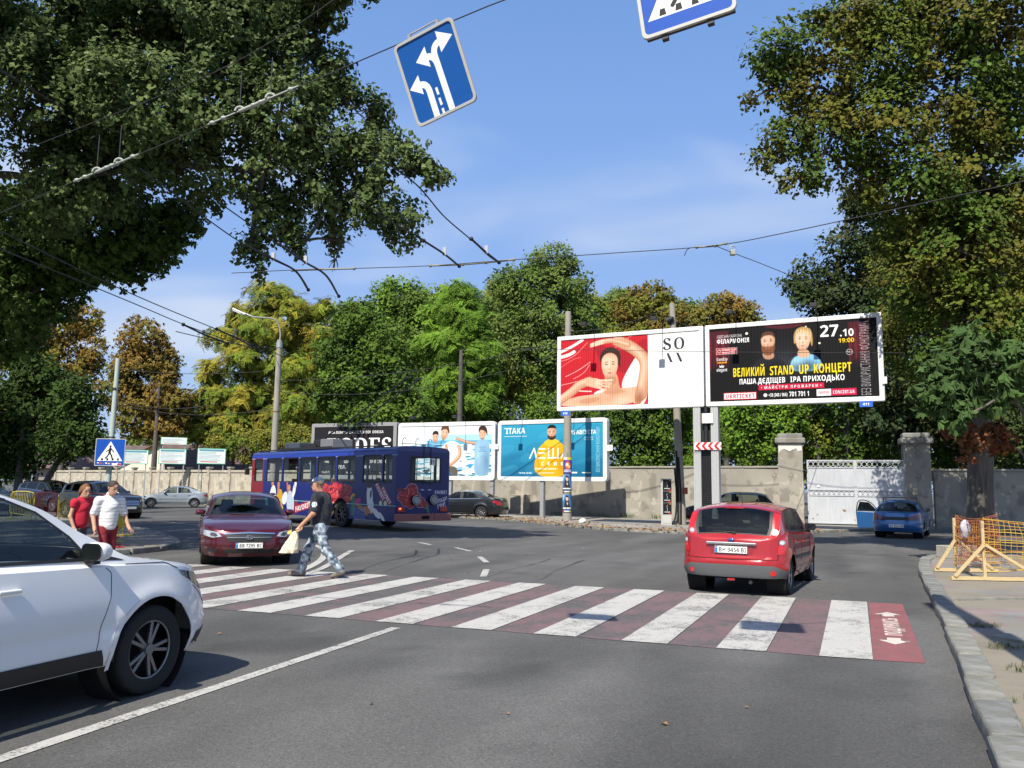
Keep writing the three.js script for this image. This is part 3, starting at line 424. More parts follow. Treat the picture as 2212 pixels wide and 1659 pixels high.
// a street tree beside the photographer, out of the frame, whose twigs shade the kerb
tree({ name: 'street_tree', label: 'young street tree on the near pavement whose leaf shadows fall on the kerb', base: [6.6, -2.2], trunkTop: V(6.0, 5.6, -2.8), r0: 0.14, r1: 0.09, sprig: 'lime', pal: PAL.green, seed: 15, gap: 0.46,
  clumps: [[V(4.55, 7.2, -4.2), 0.7, 0.4, 0.7, 60], [V(5.6, 7.7, -3.0), 0.8, 0.5, 0.8, 80], [V(6.6, 7.4, -2.2), 1.1, 0.7, 1.0, 160], [V(3.6, 5.4, -2.9), 0.35, 0.3, 0.5, 20], [V(7.2, 7.0, -3.4), 0.7, 0.5, 0.7, 60]] });
{ // a spray of large chestnut leaves turning brown in front of the lime's trunk
  tree({ name: 'chestnut_sapling', label: 'young chestnut with big green and rusty leaves in front of the lime trunk', base: [12.6, -19.6], trunkTop: V(12.1, 3.6, -19.4), r0: 0.07, r1: 0.04, sprig: 'chestnut', pal: [[0.075, 0.13, 0.035], [0.06, 0.11, 0.03]], seed: 16, gap: 0.42, size: 1.3, flare: 0.1,
    clumps: [[2030, 830, 42, 19], [1998, 862, 24, 19], [2060, 870, 36, 19], [2040, 785, 34, 19], [2100, 800, 46, 19], [2160, 850, 44, 19.4], [2090, 740, 34, 19], [2185, 780, 40, 19], [2075, 905, 20, 19]].map(([x, y, r, z]) => px(x, y, r, z, 170)) });
  tree({ name: 'chestnut_sapling', label: 'low chestnut branch with rust coloured leaves beside the lime trunk', base: [13.4, -20.6], trunkTop: V(12.8, 2.6, -20.6), r0: 0.05, r1: 0.03, sprig: 'chestnut', pal: [[0.21, 0.075, 0.03], [0.16, 0.07, 0.03]], seed: 17, gap: 0.36, size: 0.9, flare: 0.1,
    clumps: [[2070, 925, 26, 20], [2105, 945, 26, 20], [2140, 925, 22, 20], [2165, 960, 20, 20], [2095, 985, 14, 20], [2120, 975, 16, 20]].map(([x, y, r, z]) => px(x, y, r, z, 200)) });
}
// trees and shrubs behind the walls
const far = (name, label, z, bx, list, sp, pal, seed, more = {}) => { const b = at(bx, 1040, z), c = list.map(([x, y, rx, ry]) => { const X = rx / F * z, Y = (ry ?? rx) / F * z; return [at(x, y, z + ((seed * 7 + x) % 5) - 2), X, Y, X * 0.9, Math.round((more.k ?? 62) * X * Y)]; }), hi = Math.max(...c.map((q) => q[0].y)); return tree({ name, label, base: [b.x, b.z], trunkTop: V(b.x + (more.lean ?? 0), hi * 0.72, b.z), r0: more.r0 ?? 0.3, r1: 0.12, sprig: sp, pal, seed, clumps: c, group: 'trees behind the walls', gap: more.gap ?? 0.40, gapF: 0.7, size: more.size ?? 1, twigs: 5, ...more }); };
far('chestnut_tree', 'yellowing chestnut with see-through crown, leftmost of the trees beyond the far wall', 84, 130, [[120, 700, 75, 55], [180, 690, 45, 40], [60, 760, 70, 60], [140, 790, 80, 60], [200, 760, 40, 40], [90, 860, 80, 60]], 'farchestnut', PAL.olive.concat(PAL.brown), 21, { gap: 0.45 });
far('chestnut_tree', 'rust brown chestnut with tall rounded crown beside the metal pole', 76, 330, [[310, 735, 58, 50], [290, 800, 66, 55], [350, 790, 42, 60], [330, 860, 72, 50], [265, 850, 60, 50], [375, 870, 52, 40], [300, 910, 60, 36], [350, 920, 55, 34]], 'farchestnut', PAL.brown, 22, { gap: 0.36, k: 80 });
far('ailanthus_tree', 'airy yellow green tree with feathery leaves behind the street lamp', 82, 610, [[590, 640, 62, 34], [540, 680, 58, 34], [640, 670, 62, 36], [690, 665, 34, 26], [590, 715, 85, 36], [500, 735, 62, 34], [660, 730, 66, 36], [540, 780, 80, 40], [470, 800, 45, 34], [630, 790, 70, 46]], 'frond', PAL.yellow, 23, { gap: 0.46, k: 52, size: 1.1 });
far('ailanthus_tree', 'smaller yellow green tree with bare twigs below the feathery tree', 80, 500, [[470, 860, 62, 40], [420, 890, 50, 40], [540, 860, 60, 46], [500, 910, 60, 36], [590, 900, 60, 50], [640, 870, 60, 60], [440, 930, 45, 30]], 'frond', PAL.yellow.concat(PAL.olive), 24, { gap: 0.42, k: 70 });
far('hornbeam_tree', 'dense dark green tree spreading over the black billboard', 53.5, 800, [[770, 690, 60, 44], [740, 760, 62, 52], [810, 760, 70, 60], [760, 840, 76, 60], [840, 830, 66, 60], [720, 880, 42, 40], [800, 900, 80, 40], [870, 880, 60, 50]], 'far', PAL.dark.concat(PAL.green), 25, { gap: 0.34, k: 100, size: 0.8 });
far('maple_tree', 'rounded light green tree left of the tall feathery acacia, above the beach billboard', 74, 860, [[860, 640, 62, 42], [820, 680, 55, 40], [900, 680, 60, 46], [860, 740, 85, 50], [930, 760, 60, 60]], 'far', PAL.grey.concat(PAL.bright), 26, { gap: 0.38, k: 80 });
far('acacia_tree', 'bright green feathery tree above the two lower billboards', 60, 990, [[990, 640, 52, 34], [950, 680, 48, 36], [1010, 690, 60, 46], [960, 750, 66, 50], [1030, 760, 55, 50], [980, 820, 66, 46], [1050, 820, 40, 40], [1010, 870, 66, 30], [920, 870, 50, 30]], 'frond', PAL.bright, 27, { gap: 0.38, k: 85, size: 0.95 });
far('acacia_tree', 'tallest grey green tree with feathery crown behind the poster pole', 72, 1180, [[1190, 570, 62, 40], [1140, 620, 62, 50], [1220, 620, 66, 55], [1170, 690, 85, 60], [1255, 690, 50, 50], [1130, 760, 66, 50], [1200, 780, 85, 60], [1090, 620, 38, 34], [1100, 700, 50, 44]], 'far', PAL.grey, 28, { gap: 0.40, k: 85, size: 0.9 });
far('chestnut_tree', 'rust brown tree rising over the left upper billboard', 80, 1410, [[1410, 640, 46, 34], [1370, 670, 55, 40], [1440, 680, 50, 40], [1400, 730, 75, 50]], 'farchestnut', PAL.brown.concat(PAL.olive), 29, { gap: 0.36, k: 85 });
far('chestnut_tree', 'rust brown round crown over the joint of the two upper billboards', 78, 1570, [[1570, 665, 55, 34], [1530, 690, 50, 36], [1610, 690, 40, 34], [1570, 730, 70, 40]], 'farchestnut', PAL.brown, 30, { gap: 0.34, k: 90 });
far('maple_tree', 'mid green tree filling the gap behind the light green maple and the bright acacia', 92, 900, [[900, 690, 70, 50], [960, 660, 60, 46], [930, 750, 90, 60], [1040, 690, 62, 56], [1050, 770, 80, 60], [880, 820, 90, 60], [990, 850, 90, 60]], 'far', PAL.green.concat(PAL.grey), 33, { gap: 0.34, k: 70, size: 1.25 });
far('maple_tree', 'mid green tree behind the tallest acacia and the poster pole', 92, 1290, [[1280, 690, 66, 56], [1330, 740, 70, 60], [1260, 790, 90, 60], [1350, 820, 90, 60], [1090, 660, 50, 50], [1130, 820, 90, 60]], 'far', PAL.green.concat(PAL.olive), 34, { gap: 0.34, k: 70, size: 1.25 });
far('maple_tree', 'green tree showing between the dark hornbeam and the feathery yellow tree', 92, 720, [[700, 760, 60, 60], [660, 830, 80, 60], [740, 840, 80, 60], [760, 700, 50, 46], [690, 900, 90, 50]], 'far', PAL.green.concat(PAL.olive), 35, { gap: 0.34, k: 70, size: 1.25 });
far('maple_tree', 'green tree behind the rust brown crowns above the upper billboards', 94, 1480, [[1480, 690, 60, 46], [1350, 660, 46, 36], [1420, 720, 80, 50], [1520, 740, 80, 46], [1620, 730, 60, 46], [1660, 780, 70, 50]], 'far', PAL.green.concat(PAL.grey), 36, { gap: 0.34, k: 70, size: 1.25 });
const hedge = (label, z, list, pal, seed, sp = 'far') => far('lilac_shrub', label, z, list[0][0], list, sp, pal, seed, { category: 'shrub', gap: 0.33, k: 95, r0: 0.1, size: 0.75 });
tree({ name: 'street_tree', label: 'tall street tree beyond the island, shading the dark trees behind it', base: [-36, -44], trunkTop: V(-35, 12, -44), r0: 0.4, r1: 0.2, sprig: 'far', pal: PAL.green, seed: 18, gap: 0.34, clumps: [[-34.5, 13, -43, 4], [-32.5, 9.5, -45.5, 3], [-37, 10, -41, 3.5], [-34, 16.5, -42, 3.4], [-39, 14, -46, 3.5], [-33, 12.5, -39, 2.8]].map(([x, y, z, R]) => [V(x, y, z), R, R, R, 900]) });
hedge('dark green shrubs above the wall, right of the blue billboard', 50, [[1380, 960, 60, 70], [1340, 900, 55, 60], [1420, 930, 50, 70], [1360, 840, 70, 60], [1440, 850, 60, 60]], PAL.green.concat(PAL.dark), 41);
hedge('mid green shrubs above the wall between the second pole and the twin posts', 49, [[1510, 960, 55, 70], [1570, 930, 60, 70], [1500, 900, 50, 50], [1560, 870, 60, 50]], PAL.green.concat(PAL.bright), 42, 'frond');
hedge('leafy green shrubs above the wall, right of the twin posts', 48, [[1640, 950, 62, 70], [1610, 900, 50, 50], [1690, 900, 60, 60]], PAL.green.concat(PAL.bright), 43);
hedge('leafy shrubs above the left gate leaf', 48, [[1770, 950, 62, 70], [1740, 890, 60, 50], [1820, 920, 60, 66]], PAL.green.concat(PAL.olive), 44);
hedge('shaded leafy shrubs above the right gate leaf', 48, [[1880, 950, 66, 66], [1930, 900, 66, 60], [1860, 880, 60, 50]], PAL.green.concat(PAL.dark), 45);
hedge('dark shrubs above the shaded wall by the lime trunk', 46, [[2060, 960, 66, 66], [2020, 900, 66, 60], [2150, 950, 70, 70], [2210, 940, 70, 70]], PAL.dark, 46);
hedge('green shrubs behind the beach billboard and the bus', 62, [[900, 930, 60, 50], [980, 920, 62, 50], [1060, 900, 60, 40], [1180, 890, 62, 46], [1270, 880, 60, 50]], PAL.green, 47);
hedge('olive shrubs over the pale panel wall, left of the lamp pole', 79, [[540, 965, 60, 36], [480, 960, 40, 26], [600, 950, 50, 40], [650, 960, 50, 40]], PAL.olive.concat(PAL.green), 48);
far('elm_tree', 'dark shaded tree at the far left, behind the dark parked cars', 55, 40, [[40, 880, 90, 80], [110, 900, 70, 60], [20, 970, 90, 60], [150, 950, 60, 40], [70, 820, 70, 60]], 'far', PAL.dark.map((c) => c.map((v) => v * 0.62)), 49, { gap: 0.36, k: 80 });  // leaf palette darkened: shade from taller trees is put into the colour
far('elm_tree', 'dark slim tree with leaning trunk left of the pedestrian crossing sign', 50, 78, [[160, 900, 60, 60], [130, 960, 50, 44], [190, 950, 46, 40], [180, 850, 50, 40]], 'far', PAL.dark.map((c) => c.map((v) => v * 0.7)), 50, { gap: 0.40, k: 75, lean: 2.2, r0: 0.22, size: 0.8 });  // shade painted into these leaves too, by a dimmed palette

{ // the wood behind everything reads as one mass
  const r = rng(88), list = [], n = 9000, M = new THREE.Matrix4(), q = new THREE.Quaternion(), e = new THREE.Euler(), c = new THREE.Color(), im = new THREE.InstancedMesh(SPRIG.far, leafMat, n);
  for (let i = 0; i < n; i++) { const x = -80 + 2400 * r(), hi = 780 + 90 * vnoise(x / 130, 3) + (x > 150 && x < 460 ? 90 : 0), y = mix(hi, 1045, Math.pow(r(), 0.85)), p = at(x, y, 100 + r() * 8); e.set((r() - 0.5), r() * 6.28, (r() - 0.5)); q.setFromEuler(e); const s = 1.3 + r() * 1.2, pal = [PAL.green[0], PAL.olive[0], PAL.dark[0], PAL.grey[0]][Math.floor(vnoise(x / 90, y / 70, 5) * 3.99)], b = 0.7 + 0.6 * r(); M.compose(V(p.x, Math.max(0.5, p.y), p.z), q, V(s, s, s)); im.setMatrixAt(i, M); im.setColorAt(i, c.setRGB(pal[0] * b, pal[1] * b, pal[2] * b)); }
  top(im, 'woodland', 'far green wood closing the view behind the walls', 'wood', null, 'stuff');
}
// ================================================================ billboards
const T = (c, s, x, y, size, color, o = {}) => { c.save(); c.font = (o.bold === false ? '' : 'bold ') + size + 'px ' + (o.font ?? 'sans-serif'); c.fillStyle = color; c.textAlign = o.align ?? 'center'; c.textBaseline = 'middle'; c.translate(x, y); if (o.rot) c.rotate(o.rot); if (o.sx) c.scale(o.sx, 1); c.fillText(s, 0, 0); c.restore(); };
const TF = (c, s, x0, x1, y, size, color, o = {}) => { c.save(); c.font = (o.bold === false ? '' : 'bold ') + size + 'px ' + (o.font ?? 'sans-serif'); const w = c.measureText(s).width; c.restore(); T(c, s, (x0 + x1) / 2, y, size, color, { ...o, sx: (x1 - x0) / w }); };
const blob = (c, pts, fill) => { c.fillStyle = fill; c.beginPath(); const n = pts.length; for (let i = 0; i < n; i++) { const a = pts[i], b = pts[(i + 1) % n], m = [(a[0] + b[0]) / 2, (a[1] + b[1]) / 2]; if (!i) { const z = pts[n - 1]; c.moveTo((z[0] + a[0]) / 2, (z[1] + a[1]) / 2); } c.quadraticCurveTo(a[0], a[1], m[0], m[1]); } c.closePath(); c.fill(); };
const limbStroke = (c, pts, w, col) => { c.strokeStyle = col; c.lineWidth = w; c.lineCap = c.lineJoin = 'round'; c.beginPath(); c.moveTo(...pts[0]); for (let i = 1; i < pts.length - 1; i++) c.quadraticCurveTo(...pts[i], (pts[i][0] + pts[i + 1][0]) / 2, (pts[i][1] + pts[i + 1][1]) / 2); c.lineTo(...pts[pts.length - 1]); c.stroke(); };
const ell = (c, x, y, rx, ry, col, rot = 0) => { c.fillStyle = col; c.beginPath(); c.ellipse(x, y, rx, ry, rot, 0, 7); c.fill(); };
const tone = (a, b, t) => '#' + [1, 3, 5].map((k) => Math.round(mix(parseInt(a.slice(k, k + 2), 16), parseInt(b.slice(k, k + 2), 16), t)).toString(16).padStart(2, '0')).join('');
// a printed arm: tones across its width
const arm = (c, pts, w, skin, dark) => { for (const [k, t, dx] of [[1, 1, 0], [0.86, 0.7, -0.04], [0.7, 0.4, -0.08], [0.5, 0.1, -0.12], [0.26, -0.25, -0.14]]) limbStroke(c, pts.map(([x, y]) => [x + dx * w, y + dx * w]), w * k, t < 0 ? tone(skin, '#fbe6d4', -t) : tone(skin, dark, t)); };
const soft = (c, x, y, rx, ry, col, a, rot = 0) => { c.save(); c.translate(x, y); c.rotate(rot); c.scale(rx, ry); const g = c.createRadialGradient(0, 0, 0, 0, 0, 1); const h = [1, 3, 5].map((k) => parseInt(col.slice(k, k + 2), 16)).join(','); g.addColorStop(0, 'rgba(' + h + ',' + a + ')'); g.addColorStop(1, 'rgba(' + h + ',0)'); c.fillStyle = g; c.beginPath(); c.arc(0, 0, 1, 0, 7); c.fill(); c.restore(); };
function face(c, x, y, w, h, skin, dark, o = {}) {   // a plain printed face in soft tones, looking ahead
  c.save(); c.translate(x, y); c.rotate(o.rot ?? 0);
  const g = c.createRadialGradient(-w * 0.35, -h * 0.25, w * 0.1, 0, 0, h * 1.2); g.addColorStop(0, tone(skin, '#fff0e2', 0.35)); g.addColorStop(0.55, skin); g.addColorStop(1, tone(dark, '#3a1c10', 0.25));
  blob(c, [[-w, -h * 0.75], [0, -h * 1.12], [w, -h * 0.75], [w * 1.0, h * 0.1], [w * 0.74, h * 0.72], [w * 0.3, h * 1.08], [-w * 0.3, h * 1.08], [-w * 0.74, h * 0.72], [-w * 1.0, h * 0.1]], g);
  for (const s of [-1, 1]) { soft(c, s * w * 0.42, -h * 0.14, w * 0.36, h * 0.16, dark, 0.75); soft(c, s * w * 0.62, h * 0.36, w * 0.34, h * 0.34, dark, 0.45); soft(c, s * w * 0.42, -h * 0.30, w * 0.32, h * 0.055, o.brow ?? '#5a3a2a', 0.95, s * 0.12); soft(c, s * w * 0.42, -h * 0.11, w * 0.20, h * 0.06, '#2a1a14', 0.95); soft(c, s * w * 0.42 - w * 0.12, -h * 0.10, w * 0.06, h * 0.035, '#efe6e0', 0.6); }
  soft(c, w * 0.1, h * 0.12, w * 0.14, h * 0.3, dark, 0.55); soft(c, 0, h * 0.27, w * 0.26, h * 0.07, tone(dark, '#3a1c10', 0.4), 0.7); soft(c, -w * 0.04, h * 0.05, w * 0.07, h * 0.26, '#fff0e4', 0.5); soft(c, 0, h * 0.57, w * 0.36, h * 0.09, o.lip ?? '#a04f4c', 1); soft(c, 0, h * 0.555, w * 0.3, h * 0.025, '#4a1c1c', 0.7); soft(c, 0, h * 0.72, w * 0.26, h * 0.06, dark, 0.6); soft(c, 0, h * 1.0, w * 0.7, h * 0.16, tone(dark, '#3a1c10', 0.3), 0.6);
  c.restore();
}
const AD = {};
function soften(c, x, y, w, h, n) { const im = c.getImageData(x, y, w, h), a = im.data, b = new Uint8ClampedArray(a.length); for (let k = 0; k < n; k++) for (const [src, dst, dx, dy] of [[a, b, 1, 0], [b, a, 0, 1]]) for (let j = 0; j < h; j++) for (let i = 0; i < w; i++) for (let m = 0; m < 3; m++) { let s = 0; for (let t = -2; t <= 2; t++) { const p = clamp(i + t * dx, 0, w - 1), q = clamp(j + t * dy, 0, h - 1); s += src[(q * w + p) * 4 + m]; } dst[(j * w + i) * 4 + m] = s / 5; dst[(j * w + i) * 4 + 3] = 255; } c.putImageData(im, x, y); }
AD.jewel = canvasTex(1024, 512, (c) => {
  c.fillStyle = '#f0efec'; c.fillRect(0, 0, 1024, 512);
  c.save(); c.beginPath(); c.rect(0, 0, 662, 512); c.clip();
  c.fillStyle = '#c4202c'; c.fillRect(0, 0, 662, 512);
  blob(c, [[250, 0], [420, 120], [560, 90], [662, 0], [662, 200], [520, 300], [300, 200]], '#a81a28');
  for (const [p, w, col] of [[[[0, 90], [80, 60], [170, 10]], 22, '#f1ebe6'], [[[0, 130], [60, 120], [105, 95]], 26, '#efe8e2'], [[[0, 160], [90, 150], [210, 30]], 4, '#eeb0a8'], [[[40, 280], [140, 240], [230, 180]], 5, '#f0c8c0'], [[[100, 300], [180, 270], [225, 200]], 4, '#f0c8c0'], [[[0, 345], [80, 330], [140, 320]], 4, '#f0d4cc'], [[[90, 385], [160, 395], [240, 400]], 8, '#efe3dc'], [[[400, 60], [460, 40], [560, 0]], 4, '#e08a84'], [[[410, 90], [470, 60], [520, 20]], 3, '#e0a09a'], [[[0, 210], [90, 150], [160, 140]], 4, '#e7847c']]) limbStroke(c, p, w, col);
  blob(c, [[600, 120], [662, 140], [662, 512], [560, 512], [470, 400], [470, 330], [540, 210]], '#eeebe7');
  blob(c, [[240, 420], [330, 380], [360, 400], [310, 440]], '#ece4de');
  const sk = '#e2b193', sh = '#bd8463', hi = '#efc9ae';
  blob(c, [[0, 470], [130, 432], [250, 425], [340, 410], [380, 380], [470, 385], [600, 380], [640, 300], [662, 300], [662, 512], [0, 512]], sk);
  blob(c, [[570, 400], [640, 330], [655, 380], [610, 512], [560, 512]], sh); blob(c, [[120, 470], [260, 440], [330, 455], [200, 500]], '#cf9c7c');
  arm(c, [[610, 440], [640, 300], [648, 190], [560, 96], [440, 34]], 84, sk, sh); arm(c, [[520, 70], [420, 26], [330, 32], [270, 46]], 38, sk, sh); for (const d of [0, 12, 24]) limbStroke(c, [[330, 20 + d], [270, 34 + d], [235, 46 + d * 0.8]], 11, hi);
  ell(c, 384, 158, 78, 80, '#35231c'); blob(c, [[316, 190], [330, 100], [380, 70], [440, 100], [462, 200], [458, 250], [440, 180]], '#3a261f');
  blob(c, [[335, 270], [440, 260], [450, 390], [520, 420], [320, 430], [350, 380]], '#cf9877');
  c.fillStyle = '#c79070'; blob(c, [[350, 285], [420, 285], [440, 350], [360, 360]], '#c08a6a'); face(c, 380, 216, 62, 94, '#e6b899', '#d09a7a', { lip: '#b8494c' });
  arm(c, [[-20, 470], [90, 400], [140, 350], [225, 322]], 66, sk, sh); soft(c, 420, 430, 130, 60, '#b8805e', 0.5); soft(c, 250, 470, 170, 40, '#b8805e', 0.45); soft(c, 470, 470, 90, 60, '#f4d4ba', 0.6); soft(c, 600, 450, 40, 90, '#8a5034', 0.7); blob(c, [[190, 300], [290, 300], [330, 340], [320, 390], [240, 370], [190, 350]], sk);
  for (const [dx, dy] of [[0, 0], [-6, 22], [-16, 42], [-34, 60]]) limbStroke(c, [[285 + dx * 0.3, 318 + dy * 0.4], [340 + dx, 326 + dy], [398 + dx * 1.5, 322 + dy * 1.15]], 15, hi); limbStroke(c, [[300, 335], [350, 350], [390, 347]], 3, sh); limbStroke(c, [[296, 352], [340, 372], [370, 374]], 3, sh);
  c.restore();
  soften(c, 0, 0, 662, 512, 1);
  T(c, 'S', 800, 84, 118, '#33343c', { font: 'serif', sx: 0.95 }); T(c, 'O', 884, 84, 118, '#33343c', { font: 'serif', sx: 0.9 });
  c.fillStyle = '#33343c'; for (const x of [812, 880]) { c.beginPath(); c.moveTo(x - 18, 150); c.lineTo(x - 2, 150); c.lineTo(x + 26, 216); c.lineTo(x + 8, 216); c.fill(); }
  T(c, 'Н О В А   Ю В Е Л І Р Н А', 848, 292, 17, '#c9c6c3', { bold: false }); T(c, 'К О Л Е К Ц І Я', 848, 322, 17, '#c9c6c3', { bold: false }); T(c, 'LITKOVSKAYA', 848, 402, 30, '#d2cfcc', { bold: false });
  c.fillStyle = '#c9c6c3'; c.fillRect(800, 462, 18, 3); c.fillRect(866, 460, 40, 3);
});
AD.concert = canvasTex(1024, 512, (c) => {
  c.fillStyle = '#0c0b0e'; c.fillRect(0, 0, 1024, 512);
  for (const [x, w] of [[0, 130], [860, 110]]) { const g = c.createLinearGradient(0, 40, 0, 320); g.addColorStop(0, '#4a1420'); g.addColorStop(0.5, '#5d1522'); g.addColorStop(1, '#0c0b0e'); c.fillStyle = g; c.fillRect(x, 20, w, 330); for (let i = 0; i < 6; i++) { c.fillStyle = i % 2 ? '#3a0f18' : '#6d1a28'; c.fillRect(x + i * w / 6, 60, w / 14, 230 - i * 14); } }
  c.fillStyle = '#4e1420'; c.beginPath(); c.moveTo(330, 0); c.quadraticCurveTo(480, 70, 640, 0); c.fill();
  const g2 = c.createRadialGradient(480, 260, 20, 480, 260, 260); g2.addColorStop(0, '#2a2c36'); g2.addColorStop(1, 'rgba(12,11,14,0)'); c.fillStyle = g2; c.fillRect(180, 60, 620, 330);
  blob(c, [[250, 330], [290, 250], [350, 215], [430, 215], [480, 260], [500, 340]], '#1e1f26'); blob(c, [[340, 180], [410, 180], [420, 225], [380, 240], [345, 225]], '#b98a6c');
  face(c, 378, 118, 44, 66, '#d2a284', '#b07e60', { brow: '#5a3420' }); blob(c, [[334, 130], [350, 150], [378, 146], [406, 150], [422, 130], [418, 190], [378, 214], [338, 190]], '#7b4a30'); limbStroke(c, [[360, 160], [378, 156], [396, 160]], 5, '#b06a58'); blob(c, [[334, 100], [340, 52], [380, 40], [416, 52], [422, 100], [408, 70], [350, 70]], '#5a3826');
  blob(c, [[500, 330], [520, 240], [570, 212], [640, 212], [690, 240], [710, 330]], '#86bfdf'); blob(c, [[560, 180], [620, 180], [640, 225], [590, 245], [555, 222]], '#d6a888');
  blob(c, [[534, 128], [540, 50], [592, 22], [646, 48], [654, 130], [644, 180], [632, 100], [556, 100], [544, 150]], '#b8935a'); face(c, 592, 118, 46, 68, '#e6bb9c', '#cc9a7c', { lip: '#b8605c', rot: 0.06 }); blob(c, [[548, 84], [580, 42], [636, 66], [640, 96], [612, 62], [566, 66]], '#dcc08a'); for (let i = 0; i < 14; i++) limbStroke(c, [[546 + i * 7, 92 - 30 * Math.sin(i / 13 * 3.1)], [544 + i * 7.4, 60 - 18 * Math.sin(i / 13 * 3.1)], [556 + i * 6, 44]], 3, i % 2 ? '#e8d2a0' : '#a8834c'); soft(c, 600, 300, 110, 60, '#17161a', 0.75); soft(c, 390, 300, 120, 60, '#0c0c10', 0.8); soft(c, 560, 260, 60, 40, '#bfe2f4', 0.5);
  soften(c, 0, 0, 1024, 512, 2);
  TF(c, 'ОДЕСЬКА ОБЛАСНА', 52, 214, 58, 27, '#dcdcdc', { bold: false }); TF(c, 'ФІЛАРМОНІЯ', 50, 262, 92, 44, '#f4f4f4');
  TF(c, '27', 692, 806, 70, 108, '#f6f6f6'); TF(c, '.10', 808, 892, 88, 66, '#f6f6f6'); TF(c, '19:00', 800, 892, 138, 40, '#f2ce20');
  c.fillStyle = '#b3202c'; c.fillRect(46, 140, 134, 42); c.strokeStyle = '#e8e0e0'; c.lineWidth = 2; c.strokeRect(46, 140, 134, 42); TF(c, 'COMEDY CLUB', 82, 176, 153, 17, '#f4ecec'); TF(c, 'PRODUCTION', 82, 168, 171, 17, '#f4ecec'); c.strokeStyle = '#f0e8e8'; c.lineWidth = 3; c.beginPath(); c.arc(65, 161, 10, 0, 7); c.stroke();
  TF(c, 'StandUp', 46, 118, 216, 30, '#dcd8d0'); c.fillStyle = '#d88a20'; c.fillRect(52, 234, 62, 11); TF(c, 'elegant', 46, 116, 290, 30, '#e0e0e0'); c.fillStyle = '#e0e0e0'; c.beginPath(); c.moveTo(66, 274); c.lineTo(64, 256); c.lineTo(74, 266); c.lineTo(80, 252); c.lineTo(87, 266); c.lineTo(96, 256); c.lineTo(94, 274); c.fill();
  TF(c, 'ВЕЛИКИЙ', 150, 356, 314, 84, '#f4da1c'); TF(c, 'STAND', 384, 534, 314, 84, '#f4da1c'); TF(c, 'UP', 560, 624, 314, 84, '#f4da1c'); TF(c, 'КОНЦЕРТ', 648, 872, 314, 84, '#f4da1c');
  TF(c, 'ПАША ДЄДІЩЕВ', 190, 480, 378, 52, '#f6f6f6'); TF(c, 'ІРА ПРИХОДЬКО', 508, 832, 378, 52, '#f6f6f6');
  c.fillStyle = '#c81c40'; c.fillRect(312, 406, 398, 36); TF(c, '•  М А Й С Т Р И   П Р О Ж А Р К И  •', 328, 694, 425, 26, '#f8ecee');
  c.fillStyle = '#c81c34'; c.fillRect(88, 450, 212, 50); c.fillStyle = '#f4eeee'; c.fillRect(93, 455, 202, 40); TF(c, 'UKRTICKET', 100, 288, 476, 40, '#c81c34');
  ell(c, 354, 476, 12, 12, '#f0f0f0'); TF(c, '+38 (048 / 066)', 374, 490, 476, 32, '#f4f4f4'); TF(c, '701 701 1', 500, 622, 475, 44, '#f4f4f4');
  c.fillStyle = '#f2eeee'; c.fillRect(664, 450, 84, 44); TF(c, 'КВИТКИ', 674, 738, 473, 24, '#c84a5a'); c.fillStyle = '#d01e4c'; c.fillRect(748, 450, 146, 44); TF(c, 'CONCERT.UA', 758, 884, 473, 28, '#faecf0');
  T(c, '16+', 862, 216, 18, '#d8d8d8'); c.strokeStyle = '#c8c8c8'; c.lineWidth = 3; c.beginPath(); c.arc(862, 216, 18, 0, 7); c.stroke();
  TF(c, 'БЕЗ ВИКОРИСТАННЯ ФОНОГРАМИ', 710, 1190, 262, 74, '#9a9498', { rot: -Math.PI / 2, bold: false });
  for (const [x, y, r] of [[245, 48, 9], [612, 30, 5], [690, 146, 7]]) ell(c, x, y, r, r, '#f4ecd8');
});
